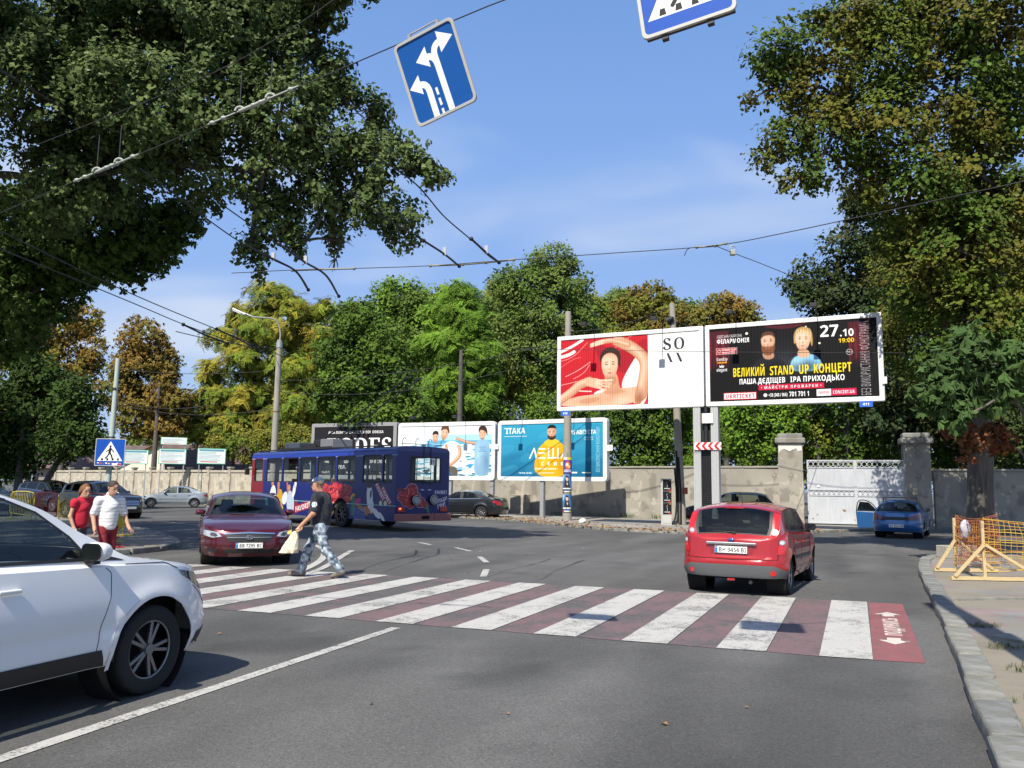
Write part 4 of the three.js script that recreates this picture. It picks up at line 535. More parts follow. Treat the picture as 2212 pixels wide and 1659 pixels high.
AD.singer = canvasTex(1024, 512, (c) => {
  const g = c.createLinearGradient(0, 0, 0, 512); g.addColorStop(0, '#2f9cc0'); g.addColorStop(0.45, '#2c8fb4'); g.addColorStop(1, '#14648c'); c.fillStyle = g; c.fillRect(0, 0, 1024, 512);
  for (let i = 0; i < 26; i++) { c.globalAlpha = 0.12; ell(c, hash3(i, 1, 5) * 1024, hash3(i, 2, 5) * 512, 60 + 90 * hash3(i, 3, 5), 18 + 30 * hash3(i, 4, 5), i % 2 ? '#7ac6dc' : '#0d5074', -0.3); c.globalAlpha = 1; }
  blob(c, [[350, 512], [352, 330], [400, 220], [470, 168], [560, 160], [640, 200], [700, 300], [712, 512]], '#dfa81c'); blob(c, [[430, 200], [480, 150], [580, 150], [620, 200], [540, 235]], '#eebf34'); soft(c, 640, 380, 80, 150, '#9a6c08', 0.6); soft(c, 450, 330, 70, 120, '#f8d860', 0.6); limbStroke(c, [[400, 240], [390, 380], [400, 512]], 5, '#b8860f'); limbStroke(c, [[640, 240], [660, 380], [650, 512]], 5, '#b8860f');
  face(c, 524, 92, 46, 62, '#c9987a', '#a87458', { brow: '#2a1c16' }); blob(c, [[478, 60], [490, 22], [524, 14], [560, 22], [572, 60], [560, 46], [490, 46]], '#1f1713'); blob(c, [[480, 104], [500, 128], [524, 124], [550, 128], [568, 104], [560, 150], [524, 164], [488, 150]], '#33231b'); limbStroke(c, [[506, 133], [524, 130], [542, 133]], 5, '#a8605a');
  soften(c, 300, 0, 460, 512, 1);
  T(c, 'ІТАКА', 150, 66, 78, '#e9ecec', { sx: 0.92 }); c.fillStyle = '#e9ecec'; c.fillRect(30, 34, 70, 9); c.fillRect(30, 116, 240, 4); T(c, '30 АВГУСТА', 830, 92, 56, '#eef0f0', { sx: 0.80 }); T(c, 'OPEN 20:00', 885, 142, 16, '#d5e6ee', { bold: false }); T(c, 'START 22:00', 885, 162, 16, '#d5e6ee', { bold: false });
  c.strokeStyle = '#f3f3ef'; c.lineWidth = 13; c.lineCap = 'butt'; c.beginPath(); c.moveTo(300, 338); c.lineTo(348, 238); c.lineTo(372, 338); c.stroke(); for (const y of [244, 284, 330]) { c.beginPath(); c.moveTo(392, y); c.lineTo(462, y); c.stroke(); } for (const x of [494, 540, 586]) { c.beginPath(); c.moveTo(x, 236); c.lineTo(x, 336); c.stroke(); } c.beginPath(); c.moveTo(482, 330); c.lineTo(598, 330); c.stroke(); c.beginPath(); c.moveTo(618, 338); c.lineTo(662, 238); c.lineTo(700, 338); c.stroke();
  T(c, 'С   В   И   К', 530, 386, 44, '#f3f3ef'); T(c, 'ПРЕЗЕНТАЦИЯ АЛЬБОМА •', 470, 434, 22, '#f6f2e2', { sx: 0.8 }); T(c, '✆ +38 (048) 348 400', 250, 474, 19, '#e2ecf0', { sx: 0.9 }); c.fillStyle = '#e6e2d2'; c.fillRect(390, 470, 160, 6); c.fillRect(716, 462, 60, 14); c.fillRect(822, 464, 84, 10);
  T(c, 'БЕЗ ВИКОРИСТАННЯ ФОНОГРАМИ', 972, 256, 50, '#8fc4d8', { rot: -Math.PI / 2, sx: 0.52, bold: false });
});
AD.beach = canvasTex(1024, 512, (c) => {
  c.fillStyle = '#e9eff2'; c.fillRect(0, 0, 1024, 512); c.fillStyle = '#a8d4ea'; c.fillRect(360, 90, 664, 70); c.fillStyle = '#5fb0dc'; c.fillRect(300, 150, 724, 40);
  for (let i = 0; i < 240; i++) { const x = hash3(i, 1, 8) * 1024, y = 180 + hash3(i, 2, 8) * 332; ell(c, x, y, 10 + 50 * hash3(i, 3, 8), 3 + 9 * hash3(i, 4, 8), ['#f4f8fa', '#7cc0e2', '#3f97cc', '#cfe6f2', '#2a7db4'][Math.floor(hash3(i, 5, 8) * 4.99)], -0.1); }
  for (let i = 0; i < 70; i++) ell(c, hash3(i, 1, 18) * 1024, 430 + hash3(i, 2, 18) * 82, 12 + 40 * hash3(i, 3, 18), 4 + 7 * hash3(i, 4, 18), ['#3b5a68', '#2d6d8a', '#88aab8'][i % 3]);
  blob(c, [[340, 512], [330, 300], [360, 230], [420, 215], [470, 250], [480, 512]], '#e4e8ea'); for (let y = 240; y < 330; y += 22) limbStroke(c, [[345, y], [410, y + 8], [475, y]], 6, '#30405c'); face(c, 395, 120, 34, 50, '#d8a588', '#ba8468'); blob(c, [[358, 100], [370, 56], [400, 46], [430, 60], [434, 100], [400, 76]], '#33231c'); soft(c, 440, 330, 70, 110, '#8a949c', 0.6); arm(c, [[440, 260], [500, 300], [560, 330]], 34, '#d8a588', '#a86c4c');
  blob(c, [[500, 420], [470, 240], [510, 170], [600, 150], [680, 190], [700, 290], [660, 420]], '#f2f3f2'); blob(c, [[520, 410], [650, 410], [660, 512], [600, 512], [580, 450], [560, 512], [520, 512]], '#5e5c50'); face(c, 500, 78, 42, 58, '#dcaa8c', '#bf8a6c', { rot: 0.2 }); blob(c, [[455, 60], [470, -10], [540, -10], [560, 60], [545, 90], [530, 30], [470, 40]], '#6a4430'); soft(c, 640, 320, 70, 120, '#a8b0b4', 0.6); arm(c, [[660, 210], [700, 290], [600, 380], [540, 410]], 34, '#dcaa8c', '#a86c4c'); arm(c, [[520, 200], [540, 280], [530, 340]], 28, '#d09a7c', '#a06444');
  arm(c, [[640, 130], [740, 170], [850, 180]], 28, '#d8a488', '#a86c4c'); blob(c, [[830, 512], [840, 300], [830, 190], [890, 140], [960, 140], [1010, 190], [1000, 512]], '#8fb8d6'); blob(c, [[850, 300], [990, 300], [1000, 512], [850, 512]], '#86aac6'); soft(c, 970, 360, 50, 190, '#5a82a4', 0.7); soft(c, 880, 300, 40, 160, '#b8d6ea', 0.6); face(c, 920, 84, 38, 54, '#d8a488', '#b88064'); blob(c, [[880, 90], [876, 20], [930, -4], [972, 30], [976, 120], [955, 60], [895, 40]], '#3c2a22'); limbStroke(c, [[900, 112], [920, 122], [940, 112]], 6, '#f2e8e2'); soften(c, 0, 0, 1024, 512, 2); c.fillStyle = '#5f86a4'; for (const [x, y, w] of [[884, 216, 72], [894, 236, 54], [880, 256, 80]]) c.fillRect(x, y, w, 7);
});
AD.school = canvasTex(1024, 512, (c) => {
  c.fillStyle = '#232125'; c.fillRect(0, 0, 1024, 512);
  T(c, 'ALLA DUHOVA DANCE SCHOOL ODESSA', 540, 60, 40, '#e6e6e6', { sx: 0.96 }); T(c, 'TODES', 590, 210, 240, '#eeeeee', { font: 'serif', sx: 1.02 });
  T(c, 'НА', 180, 366, 44, '#e6e6e6'); T(c, 'ША', 440, 366, 44, '#e6e6e6'); T(c, 'ВЗРОСЛЫХ!', 830, 366, 44, '#e6e6e6'); T(c, 'ТЕЛ.', 380, 424, 50, '#e6e6e6'); T(c, '-900', 690, 424, 50, '#e6e6e6'); T(c, 'ПИРО', 170, 482, 38, '#e0e0e0'); T(c, 'Ж, А', 470, 482, 38, '#e0e0e0'); T(c, 'СКО', 900, 482, 38, '#e0e0e0');
});
const frameM = mat([0.66, 0.67, 0.66], 0.45, 0.1), backM = mat([0.05, 0.05, 0.05], 0.8), blueP = mat([0.03, 0.12, 0.42], 0.5);
// A and B: the ends of the board on the ground, as seen; its face looks at the road
function board(name, label, A, B, y0, y1, ad, o = {}) {
  const dx = B.x - A.x, dz = B.z - A.z, L = Math.hypot(dx, dz), H = y1 - y0, t = thing(name, label, 'billboard', [A.x, 0, A.z], Math.atan2(-dz, dx), o.group), fw = o.fw ?? 0.15, dp = o.dp ?? 0.34, fm = o.frame ?? frameM;
  const sh = rectShape(0, y0, L, y1, o.round ?? 0.04); sh.holes.push(rectShape(fw, y0 + fw, L - fw, y1 - fw)); const fr = extrude(sh, dp - 0.03, 0.015); fr.translate(0, 0, -dp + 0.015); part(t, 'frame', fr, fm);
  part(t, 'back_panel', box(L - 2 * fw, H - 2 * fw, 0.05, L / 2, (y0 + y1) / 2, -0.2), backM);
  const fx = L - 2 * fw, fy = H - 2 * fw, n = o.slats ?? 1, gs = [];
  for (let i = 0; i < n; i++) { const w = fx / n, g = n > 1 ? box(w - 0.006, fy, 0.05) : box(w, fy, 0.05); const p = g.attributes.position, uv = g.attributes.uv; g.translate(fw + w * (i + 0.5), (y0 + y1) / 2, -0.06 + (n > 1 ? (hash3(i, 3, 7) - 0.5) * 0.008 : 0)); for (let k = 0; k < p.count; k++) uv.setXY(k, (p.getX(k) - fw) / fx, (p.getY(k) - y0 - fw) / fy); gs.push(g.toNonIndexed()); }
  part(t, 'poster', mergeGeometries(gs), mat([0.86, 0.86, 0.86], 0.65, 0, { map: AD[ad], specularIntensity: 0.4 }), o.poster);
  for (const f of o.lamps ?? []) {
    const l = part(t, 'lamp_arm', tube([V(L * f, y1 - 0.02, -0.1), V(L * f, y1 + 0.3, 0.1), V(L * f + 0.03, y1 + 0.36, 0.7), V(L * f + 0.03, y1 + 0.28, 1.28)], 0.017, 5), MAT.darkMetal); const q = part(l, 'floodlight', box(0.26, 0.16, 0.2, L * f + 0.03, y1 + 0.2, 1.36, 0.02), MAT.blackPlastic); q.name = 'floodlight';
  }
  for (const [x, w, d, z] of o.legs ?? []) part(t, 'leg', box(w, y0, d, L * x, y0 / 2, z ?? -0.18), o.legM ?? MAT.galv);
  for (const [x, y, w, h, m] of o.plates ?? []) part(t, 'plate', box(w, h, 0.02, x * L, y, 0.06), m);
  return { t, L };
}
const numPlate = (s) => mat([0.9, 0.9, 0.9], 0.5, 0, { map: canvasTex(128, 64, (c) => { c.fillStyle = '#2a62c8'; c.fillRect(0, 0, 128, 64); T(c, s, 64, 34, 40, '#f2f4f8'); }) });
const G0 = (x, z) => V(x, 0, z);
const big1 = [G0(2.02, -36.55), G0(7.86, -33.55)], big2 = [G0(7.95, -33.5), G0(13.86, -30.45)];
board('billboard', 'upper billboard with a woman on red cloth and white half with black letters', ...big1, 5.05, 8.38, 'jewel', { slats: 56, lamps: [0.27, 0.74], plates: [[0.065, 4.93, 0.42, 0.22, numPlate('410')]] });
const bb = board('billboard', 'upper black concert billboard with yellow and white lettering, dated 27.10', ...big2, 5.05, 8.38, 'concert', { slats: 52, lamps: [0.19, 0.66], plates: [[0.905, 4.93, 0.46, 0.22, numPlate('411')], [1.005, 5.8, 0.16, 0.26, MAT.white]] });
board('billboard', 'lower blue billboard with a bearded man in a yellow hoodie', G0(-0.75, -46.4), G0(4.97, -42.95), 2.02, 5.33, 'singer', { fw: 0.2, round: 0.22, lamps: [0.24, 0.72], legs: [[0.42, 0.22, 0.22]], plates: [[1.03, 3.75, 0.34, 0.3, MAT.white]] });
board('billboard', 'lower billboard with three young people splashing in the sea', G0(-6.72, -49.0), G0(-0.92, -46.45), 2.02, 5.33, 'beach', { fw: 0.2, round: 0.22, lamps: [0.27, 0.70], legs: [[0.55, 0.22, 0.22], [0.97, 0.2, 0.2]], plates: [[1.02, 3.9, 0.26, 0.3, MAT.white]] });
board('billboard', 'lower black billboard with white lettering, half hidden by the trolleybus', G0(-12.5, -51.6), G0(-6.85, -49.1), 2.02, 5.4, 'school', { fw: 0.2, round: 0.1, legs: [[0.3, 0.22, 0.22], [0.7, 0.22, 0.22]], frame: mat([0.30, 0.30, 0.30], 0.5, 0.2) });
{ // the twin steel posts under the upper pair
  const c = G0(8.0, -33.72), t = thing('billboard_support', 'twin ribbed steel posts carrying the two upper billboards', 'support', [c.x, 0, c.z], Math.atan2(-3.0, 5.9)), rib = (x) => { const gs = [box(0.3, 5.05, 0.34, x, 2.52, 0)]; for (let i = 0; i < 4; i++) gs.push(box(0.03, 5.03, 0.03, x - 0.105 + i * 0.07, 2.52, 0.18)); return merged(gs); };
  part(t, 'post', rib(-0.36), mat([0.45, 0.46, 0.46], 0.5, 0.3)); part(t, 'post', rib(0.36), mat([0.45, 0.46, 0.46], 0.5, 0.3));
  const mesh = [box(0.40, 5.0, 0.08, 0, 2.5, -0.02)]; for (let i = 0; i < 40; i++) mesh.push(box(0.40, 0.022, 0.03, 0, 0.1 + i * 0.08, 0.035)); part(t, 'mesh_panel', merged(mesh), MAT.darkMetal); part(t, 'core_pipe', rod(V(0, 3.3, 0.08), V(0, 5.05, 0.08), 0.09, 0.09, 10), MAT.darkMetal);
  part(t, 'cross_beam', box(11.4, 0.22, 0.2, 0, 5.4, -0.22), MAT.darkMetal);
  const s = thing('chevron_sign', 'red and white chevron sign across the twin posts', 'sign', [0, 0, 0], Math.atan2(-3.0, 5.9)); s.position.set(c.x - 0.02, 3.42, c.z + 0.24);
  part(s, 'panel', box(1.1, 0.3, 0.02), mat([0.9, 0.9, 0.9], 0.45, 0, { map: canvasTex(512, 128, (k) => { k.fillStyle = '#f0efec'; k.fillRect(0, 0, 512, 128); k.fillStyle = '#d4222a'; for (let i = -1; i < 5; i++) { const x = 20 + i * 116; k.beginPath(); k.moveTo(x + 60, 0); k.lineTo(x + 116, 0); k.lineTo(x + 56, 64); k.lineTo(x + 116, 128); k.lineTo(x + 60, 128); k.lineTo(x, 64); k.fill(); } }) })); part(s, 'bracket', merged([box(0.04, 0.2, 0.03, -0.34, 0, -0.025), box(0.04, 0.2, 0.03, 0.34, 0, -0.025)]), MAT.galv);
  const w = thing('notice_sign', 'small white notice on the twin posts above the chevron sign', 'sign', [c.x - 0.02, 4.55, c.z + 0.26], Math.atan2(-3.0, 5.9)); part(w, 'panel', box(0.46, 0.4, 0.02), MAT.white); part(w, 'edge', box(0.04, 0.4, 0.021, -0.23, 0, 0), mat([0.5, 0.12, 0.05], 0.6));
}

// ================================================================ poles
const posters = [canvasTex(256, 256, (c) => { c.fillStyle = '#4a3d92'; c.fillRect(0, 0, 256, 256); c.fillStyle = '#d8c240'; c.fillRect(110, 0, 146, 46); c.fillStyle = '#cfc8d8'; c.fillRect(0, 0, 108, 46); ell(c, 128, 128, 70, 60, '#d85a3a'); ell(c, 110, 118, 34, 28, '#f0dcc8'); ell(c, 160, 150, 30, 24, '#f4c84a'); c.fillStyle = '#d6d2e6'; c.fillRect(30, 196, 196, 14); c.fillRect(20, 220, 216, 12); }),
  canvasTex(256, 360, (c) => { c.fillStyle = '#3f78b4'; c.fillRect(0, 0, 256, 360); blob(c, [[0, 0], [90, 0], [40, 120], [0, 160]], '#9cc4e0'); blob(c, [[256, 0], [200, 0], [226, 120], [256, 150]], '#2a5a90'); blob(c, [[60, 330], [70, 170], [100, 60], [150, 50], [190, 170], [230, 330]], '#1d1a1e'); face(c, 138, 84, 34, 50, '#d6b49c', '#b08a72'); blob(c, [[100, 70], [110, 22], [160, 20], [180, 80], [184, 170], [168, 60], [112, 56]], '#17141a'); blob(c, [[110, 160], [170, 160], [150, 230]], '#c8a48c'); c.fillStyle = '#1b1a22'; c.fillRect(0, 250, 256, 110); c.fillStyle = '#ecece8'; c.fillRect(14, 264, 100, 24); c.fillRect(124, 264, 118, 24); c.fillStyle = '#4f7fd0'; c.fillRect(20, 302, 216, 12); c.fillStyle = '#e2e2e0'; c.fillRect(10, 326, 236, 24); c.fillStyle = '#a8c848'; c.fillRect(190, 326, 56, 24); c.fillStyle = '#c84060'; c.fillRect(10, 326, 50, 24); }),
  canvasTex(128, 160, (c) => { c.fillStyle = '#161518'; c.fillRect(0, 0, 128, 160); limbStroke(c, [[64, 30], [54, 60], [72, 80], [60, 110]], 5, '#d8d8d8'); c.fillStyle = '#dcdcdc'; c.fillRect(22, 122, 84, 10); c.fillStyle = '#c02a30'; c.fillRect(70, 142, 54, 14); c.fillStyle = '#d8a028'; c.fillRect(90, 8, 30, 10); })];
function concretePole(label, x, z, h, r0, r1, lean = [0, 0], group) { const t = thing('concrete_pole', label, 'pole', [x, 0, z], 0, group), n = 10, pts = []; for (let i = 0; i <= n; i++) pts.push(V(lean[0] * i / n, h * i / n, lean[1] * i / n)); const g = taperTube(pts, r0, r1, 16, 12); uvPlanar(g, (a, b, c) => [Math.atan2(c, a) * 0.16, b * 0.25]); part(t, 'shaft', g, MAT.concretePole); part(t, 'cap', rod(V(lean[0], h - 0.02, lean[1]), V(lean[0], h + 0.03, lean[1]), r1, r1 * 0.9, 16), MAT.concretePole); return t; }
const wrapPoster = (t, name, R, y0, y1, a0, a1, map, label) => part(t, name, new THREE.CylinderGeometry(R, R + 0.006, y1 - y0, 20, 1, true, a0, a1 - a0).translate(0, (y0 + y1) / 2, 0), mat([0.85, 0.85, 0.85], 0.75, 0, { map }), label);
{
  const t = concretePole('concrete pole wrapped in posters, standing between the blue billboard and the upper one', 2.77, -40.6, 10.4, 0.225, 0.15);
  for (const [y0, y1, k, a] of [[2.35, 3.15, 0, -0.9], [1.42, 2.3, 1, -1.15], [0.48, 1.34, 1, -1.1]]) wrapPoster(t, 'poster', 0.232 - y0 * 0.004, y0, y1, a - 0.2, a + 2.1, posters[k]);
  part(t, 'band', new THREE.CylinderGeometry(0.185, 0.185, 0.09, 16).translate(0, 8.8, 0), MAT.darkMetal);
  const t2 = concretePole('concrete pole with black conduits, behind the upper billboards', 7.75, -37.6, 10.2, 0.2, 0.135, [-0.35, 0.0]);
  for (const [dx, dz, h] of [[-0.2, 0.14, 3.4], [-0.28, 0.08, 2.6], [-0.1, 0.2, 3.1]]) part(t2, 'conduit', tube([V(dx * 1.7, 0.05, dz + 0.2), V(dx * 1.1, 0.5, dz + 0.05), V(dx * 0.9, 1.4, dz), V(dx * 0.8 - 0.1, h, dz)], 0.045, 7), MAT.blackRubber);
  part(t2, 'junction_box', box(0.2, 0.3, 0.14, 0.12, 1.6, 0.2, 0.02), mat([0.3, 0.06, 0.05], 0.6));
  part(t2, 'loudspeaker', rod(V(-0.55, 9.4, 0.05), V(-0.36, 9.5, 0.25), 0.2, 0.09, 12), MAT.darkMetal);
  const s = thing('poster_stand', 'narrow upright stand pasted with black concert posters, left of the conduit pole', 'stand', [6.95, 0.08, -37.1], 0.35); part(s, 'core', box(0.46, 2.05, 0.16, 0, 1.02, 0, 0.01), mat([0.5, 0.5, 0.48], 0.8)); for (let i = 0; i < 3; i++) part(s, 'poster', box(0.44, 0.5, 0.006, 0, 1.76 - i * 0.52, 0.085), mat([0.9, 0.9, 0.9], 0.7, 0, { map: posters[2] })); part(s, 'torn_paper', box(0.4, 0.34, 0.005, 0.01, 0.26, 0.086), mat([0.55, 0.54, 0.5], 0.9));
}
{
  const b = at(589, 1040, 44), t = concretePole('concrete lamp pole behind the trolleybus', b.x, b.z, 9.35, 0.19, 0.14), y = 9.35;
  const tip = at(527, 676, 43.4).sub(V(b.x, 0, b.z)); part(t, 'lamp_arm', tube([V(0, y - 0.2, 0), V(0, y + 0.5, 0), V(-0.25, y + 1.1, 0.1), V(tip.x + 0.5, tip.y - 0.2, tip.z), tip], 0.04, 7), MAT.galv);
  const l = part(t, 'lamp_head', box(0.8, 0.12, 0.24, 0, 0, 0, 0.05), mat([0.55, 0.55, 0.54], 0.4, 0.2)); l.position.copy(tip).add(V(-0.25, 0.06, 0)); l.rotation.z = -0.42; part(l, 'lens', box(0.5, 0.05, 0.2, -0.1, -0.07, 0, 0.02), mat([0.7, 0.7, 0.68], 0.2)); part(t, 'collar', new THREE.CylinderGeometry(0.17, 0.17, 0.3, 14).translate(0, y - 0.25, 0), MAT.galv); part(t, 'band', new THREE.CylinderGeometry(0.182, 0.182, 0.05, 14).translate(0, 5.5, 0), mat([0.25, 0.09, 0.05], 0.8));
  const m = at(233, 1040, 44), pole = thing('metal_pole', 'slim pale green metal pole standing behind the dark parked cars', 'pole', [m.x, 0, m.z]); part(pole, 'shaft', rod(V(0, 0, 0), V(0.06, 8.25, 0), 0.16, 0.12, 14), mat([0.36, 0.42, 0.38], 0.6)); part(pole, 'bracket', merged([box(0.3, 0.06, 0.3, 0.02, 3.2, 0), box(0.3, 0.06, 0.3, 0.02, 4.0, 0), box(0.2, 0.1, 0.34, 0.03, 6.6, 0)]), MAT.darkMetal);
}
concretePole('leaning concrete pole on the near kerb, holding the wire of the lane sign', 3.95, -4.35, 9.6, 0.19, 0.13, [-0.85, -1.0]);

// ================================================================ road signs
const BLUE = '#0a4aa6';
function pedArt(c, w, h) {
  c.fillStyle = BLUE; c.fillRect(0, 0, w, h); c.fillStyle = '#ecebe6'; c.beginPath(); c.moveTo(w * 0.5, h * 0.09); c.lineTo(w * 0.93, h * 0.82); c.lineTo(w * 0.07, h * 0.82); c.closePath(); c.fill();
  const k = '#15161a', L = (a, b) => limbStroke(c, a.map(([x, y]) => [x * w, y * h]), b * w, k); ell(c, w * 0.5, h * 0.28, w * 0.04, w * 0.04, k); L([[0.5, 0.36], [0.49, 0.44], [0.48, 0.5]], 0.085); L([[0.48, 0.5], [0.54, 0.58], [0.58, 0.72]], 0.05); L([[0.48, 0.5], [0.45, 0.6], [0.36, 0.72]], 0.05); L([[0.5, 0.37], [0.42, 0.44], [0.36, 0.48]], 0.035); L([[0.51, 0.37], [0.58, 0.42], [0.62, 0.5]], 0.035);
  c.fillStyle = k; for (let i = 0; i < 4; i++) { const x = w * (0.2 + i * 0.18); c.beginPath(); c.moveTo(x, h * 0.80); c.lineTo(x + w * 0.08, h * 0.80); c.lineTo(x + w * 0.07, h * 0.72); c.lineTo(x + w * 0.015, h * 0.72); c.fill(); }
}
function signPlate(t, w, h, art, lip) {
  const sh = rectShape(-w / 2, -h / 2, w / 2, h / 2, 0.05), g = extrude(sh, 0.012, 0.004); g.translate(0, 0, -0.016); part(t, 'back', g, MAT.galv);
  const f = new THREE.ShapeGeometry(rectShape(-w / 2 + 0.004, -h / 2 + 0.004, w / 2 - 0.004, h / 2 - 0.004, 0.048), 8); uvPlanar(f, (x, y) => [x / w + 0.5, y / h + 0.5]); f.translate(0, 0, 0.003); part(t, 'face', f, mat([0.95, 0.95, 0.95], 0.55, 0, { map: art, specularIntensity: 0.5 }));
  const rim = extrude(rectShape(-w / 2 - 0.008, -h / 2 - 0.008, w / 2 + 0.008, h / 2 + 0.008, 0.055), 0.03); rim.dispose(); const s2 = rectShape(-w / 2 - 0.01, -h / 2 - 0.01, w / 2 + 0.01, h / 2 + 0.01, 0.056); s2.holes.push(rectShape(-w / 2 + lip, -h / 2 + lip, w / 2 - lip, h / 2 - lip, 0.045)); const rg = extrude(s2, 0.022, 0.003); rg.translate(0, 0, -0.012); part(t, 'rim', rg, mat([0.42, 0.41, 0.38], 0.5));
}
const YAW = -0.424;
{
  const art = canvasTex(512, 640, (c, w, h) => {
    c.fillStyle = '#0d529c'; c.fillRect(0, 0, w, h); const W = '#ecece8';
    const Q = (l) => l.map(([a, b]) => [a * w, b * h]), tri = (l) => { c.fillStyle = W; c.beginPath(); Q(l).forEach((p, i) => (i ? c.lineTo(...p) : c.moveTo(...p))); c.fill(); };
    c.lineCap = 'butt'; c.lineJoin = 'round'; c.strokeStyle = W; c.lineWidth = 50;
    const path = (f) => { c.beginPath(); f(); c.stroke(); };
    path(() => { c.moveTo(0.335 * w, 1.01 * h); c.lineTo(0.335 * w, 0.68 * h); c.quadraticCurveTo(0.335 * w, 0.55 * h, 0.20 * w, 0.548 * h); }); tri([[0.034, 0.55], [0.232, 0.425], [0.232, 0.668]]);
    path(() => { c.moveTo(0.60 * w, 1.01 * h); c.lineTo(0.585 * w, 0.34 * h); c.quadraticCurveTo(0.575 * w, 0.18 * h, 0.74 * w, 0.18 * h); }); tri([[0.70, 0.05], [0.945, 0.178], [0.70, 0.31]]);
    path(() => { c.moveTo(0.585 * w, 0.42 * h); c.quadraticCurveTo(0.58 * w, 0.285 * h, 0.44 * w, 0.282 * h); }); tri([[0.262, 0.282], [0.47, 0.152], [0.47, 0.408]]);
    c.lineWidth = 20; for (const y of [0.66, 0.79, 0.92]) path(() => { c.moveTo(0.452 * w, y * h); c.lineTo(0.456 * w, (y + 0.09) * h); });
    c.strokeStyle = '#c9c9c2'; c.lineWidth = 7; c.strokeRect(6, 6, w - 12, h - 12);
  });
  const q = at(939.5, 158.4, 6.9), t = thing('lane_arrow_sign', 'blue hanging lane sign with white arrows, tilted, against the sky', 'road sign', [q.x, q.y, q.z]); t.rotation.set(0.266, YAW, 0.23, 'YXZ'); signPlate(t, 0.605, 0.734, art, 0.010);
  part(t, 'hanger', merged([box(0.03, 0.07, 0.02, -0.14, 0.39, -0.02), box(0.03, 0.07, 0.02, 0.16, 0.39, -0.02), rod(V(-0.14, 0.42, -0.02), V(0.16, 0.42, -0.02), 0.008)]), MAT.galv);
  const p = at(1474, -38, 6.05), s = thing('pedestrian_crossing_sign', 'blue hanging pedestrian sign cut off by the top of the picture', 'road sign', [p.x, p.y, p.z]); s.rotation.set(0.02, YAW, 0.13, 'YXZ'); signPlate(s, 0.72, 0.72, canvasTex(512, 512, pedArt), 0.014); part(s, 'light_box', box(0.70, 0.70, 0.06, 0, 0, -0.055), MAT.darkMetal); part(s, 'clip', merged([box(0.05, 0.05, 0.05, -0.2, -0.385, -0.03), box(0.05, 0.05, 0.05, 0.16, -0.385, -0.03)]), MAT.darkMetal); part(s, 'hanger', merged([rod(V(-0.25, 0.36, -0.03), V(-0.25, 0.62, -0.03), 0.012), rod(V(0.25, 0.36, -0.03), V(0.25, 0.62, -0.03), 0.012)]), MAT.galv);
}
{
  const q = at(238, 977, 43.6), t = thing('pedestrian_crossing_sign', 'blue pedestrian crossing sign with stickers, mounted on the metal pole', 'road sign', [q.x, q.y, q.z], 0.12);
  signPlate(t, 1.48, 1.42, canvasTex(512, 512, (c, w, h) => { pedArt(c, w, h); c.fillStyle = '#16479a'; c.fillRect(0, h * 0.84, w, h * 0.16); for (let i = 0; i < 9; i++) { c.fillStyle = ['#c8b8b0', '#b04a48', '#5a6a9a', '#e0e0e0'][i % 4]; c.fillRect(40 + i * 48, h * (0.86 + 0.04 * hash3(i, 1, 1)), 34, 26); } c.fillStyle = '#e8e8e8'; c.fillRect(300, 460, 90, 40); c.fillStyle = '#b83a3a'; c.fillRect(396, 466, 60, 30); }), 0.02); part(t, 'light_box', box(1.44, 1.38, 0.1, 0, 0, -0.08), MAT.galv);
}
// information boards standing over the far wall
{
  const lines = (s, head) => canvasTex(256, 144, (c) => { c.fillStyle = '#e6ebea'; c.fillRect(0, 0, 256, 144); c.strokeStyle = '#4fae88'; c.lineWidth = 6; c.strokeRect(3, 3, 250, 138); c.fillStyle = '#5a96aa'; if (head) c.fillRect(16, 10, 224, 18); for (let y = 36; y < 112; y += 12) { c.fillStyle = hash3(y, 1, s) > 0.5 ? '#7fb0a0' : '#93a8b8'; c.fillRect(16, y, 120 + 100 * hash3(y, 2, s), 5); } c.fillStyle = '#c05a52'; c.fillRect(30, 120, 150, 9); });
  const G = 'information boards over the far wall';
  for (const [x0, x1, y0, y1, z, label, s] of [[267, 319, 972, 1002, 70, 'information board in leaf shade, next to the pedestrian crossing sign', 1], [344, 401, 970, 1002, 70, 'bright information board in the middle, with a red line of text, above the silver car', 2], [427, 487, 969, 1002, 70, 'bright information board nearest the trolleybus', 3], [349, 403, 945, 960, 74, 'narrow white name board on the roof edge above the middle information board', 4]]) {
    const a = at(x0, y1, z), b = at(x1, y0, z), w = b.x - a.x, h = b.y - a.y, t = thing('information_board', label, 'board', [(a.x + b.x) / 2, 0, a.z], 0.35, G); part(t, 'panel', box(w, h, 0.06, 0, (a.y + b.y) / 2, 0), mat([0.95, 0.95, 0.95], 0.5, 0, { map: lines(s, s !== 4) })); for (const k of [-1, 1]) part(t, 'post', box(0.08, a.y + 0.1, 0.08, k * w * 0.42, a.y / 2, -0.08), MAT.galv);
  }
}
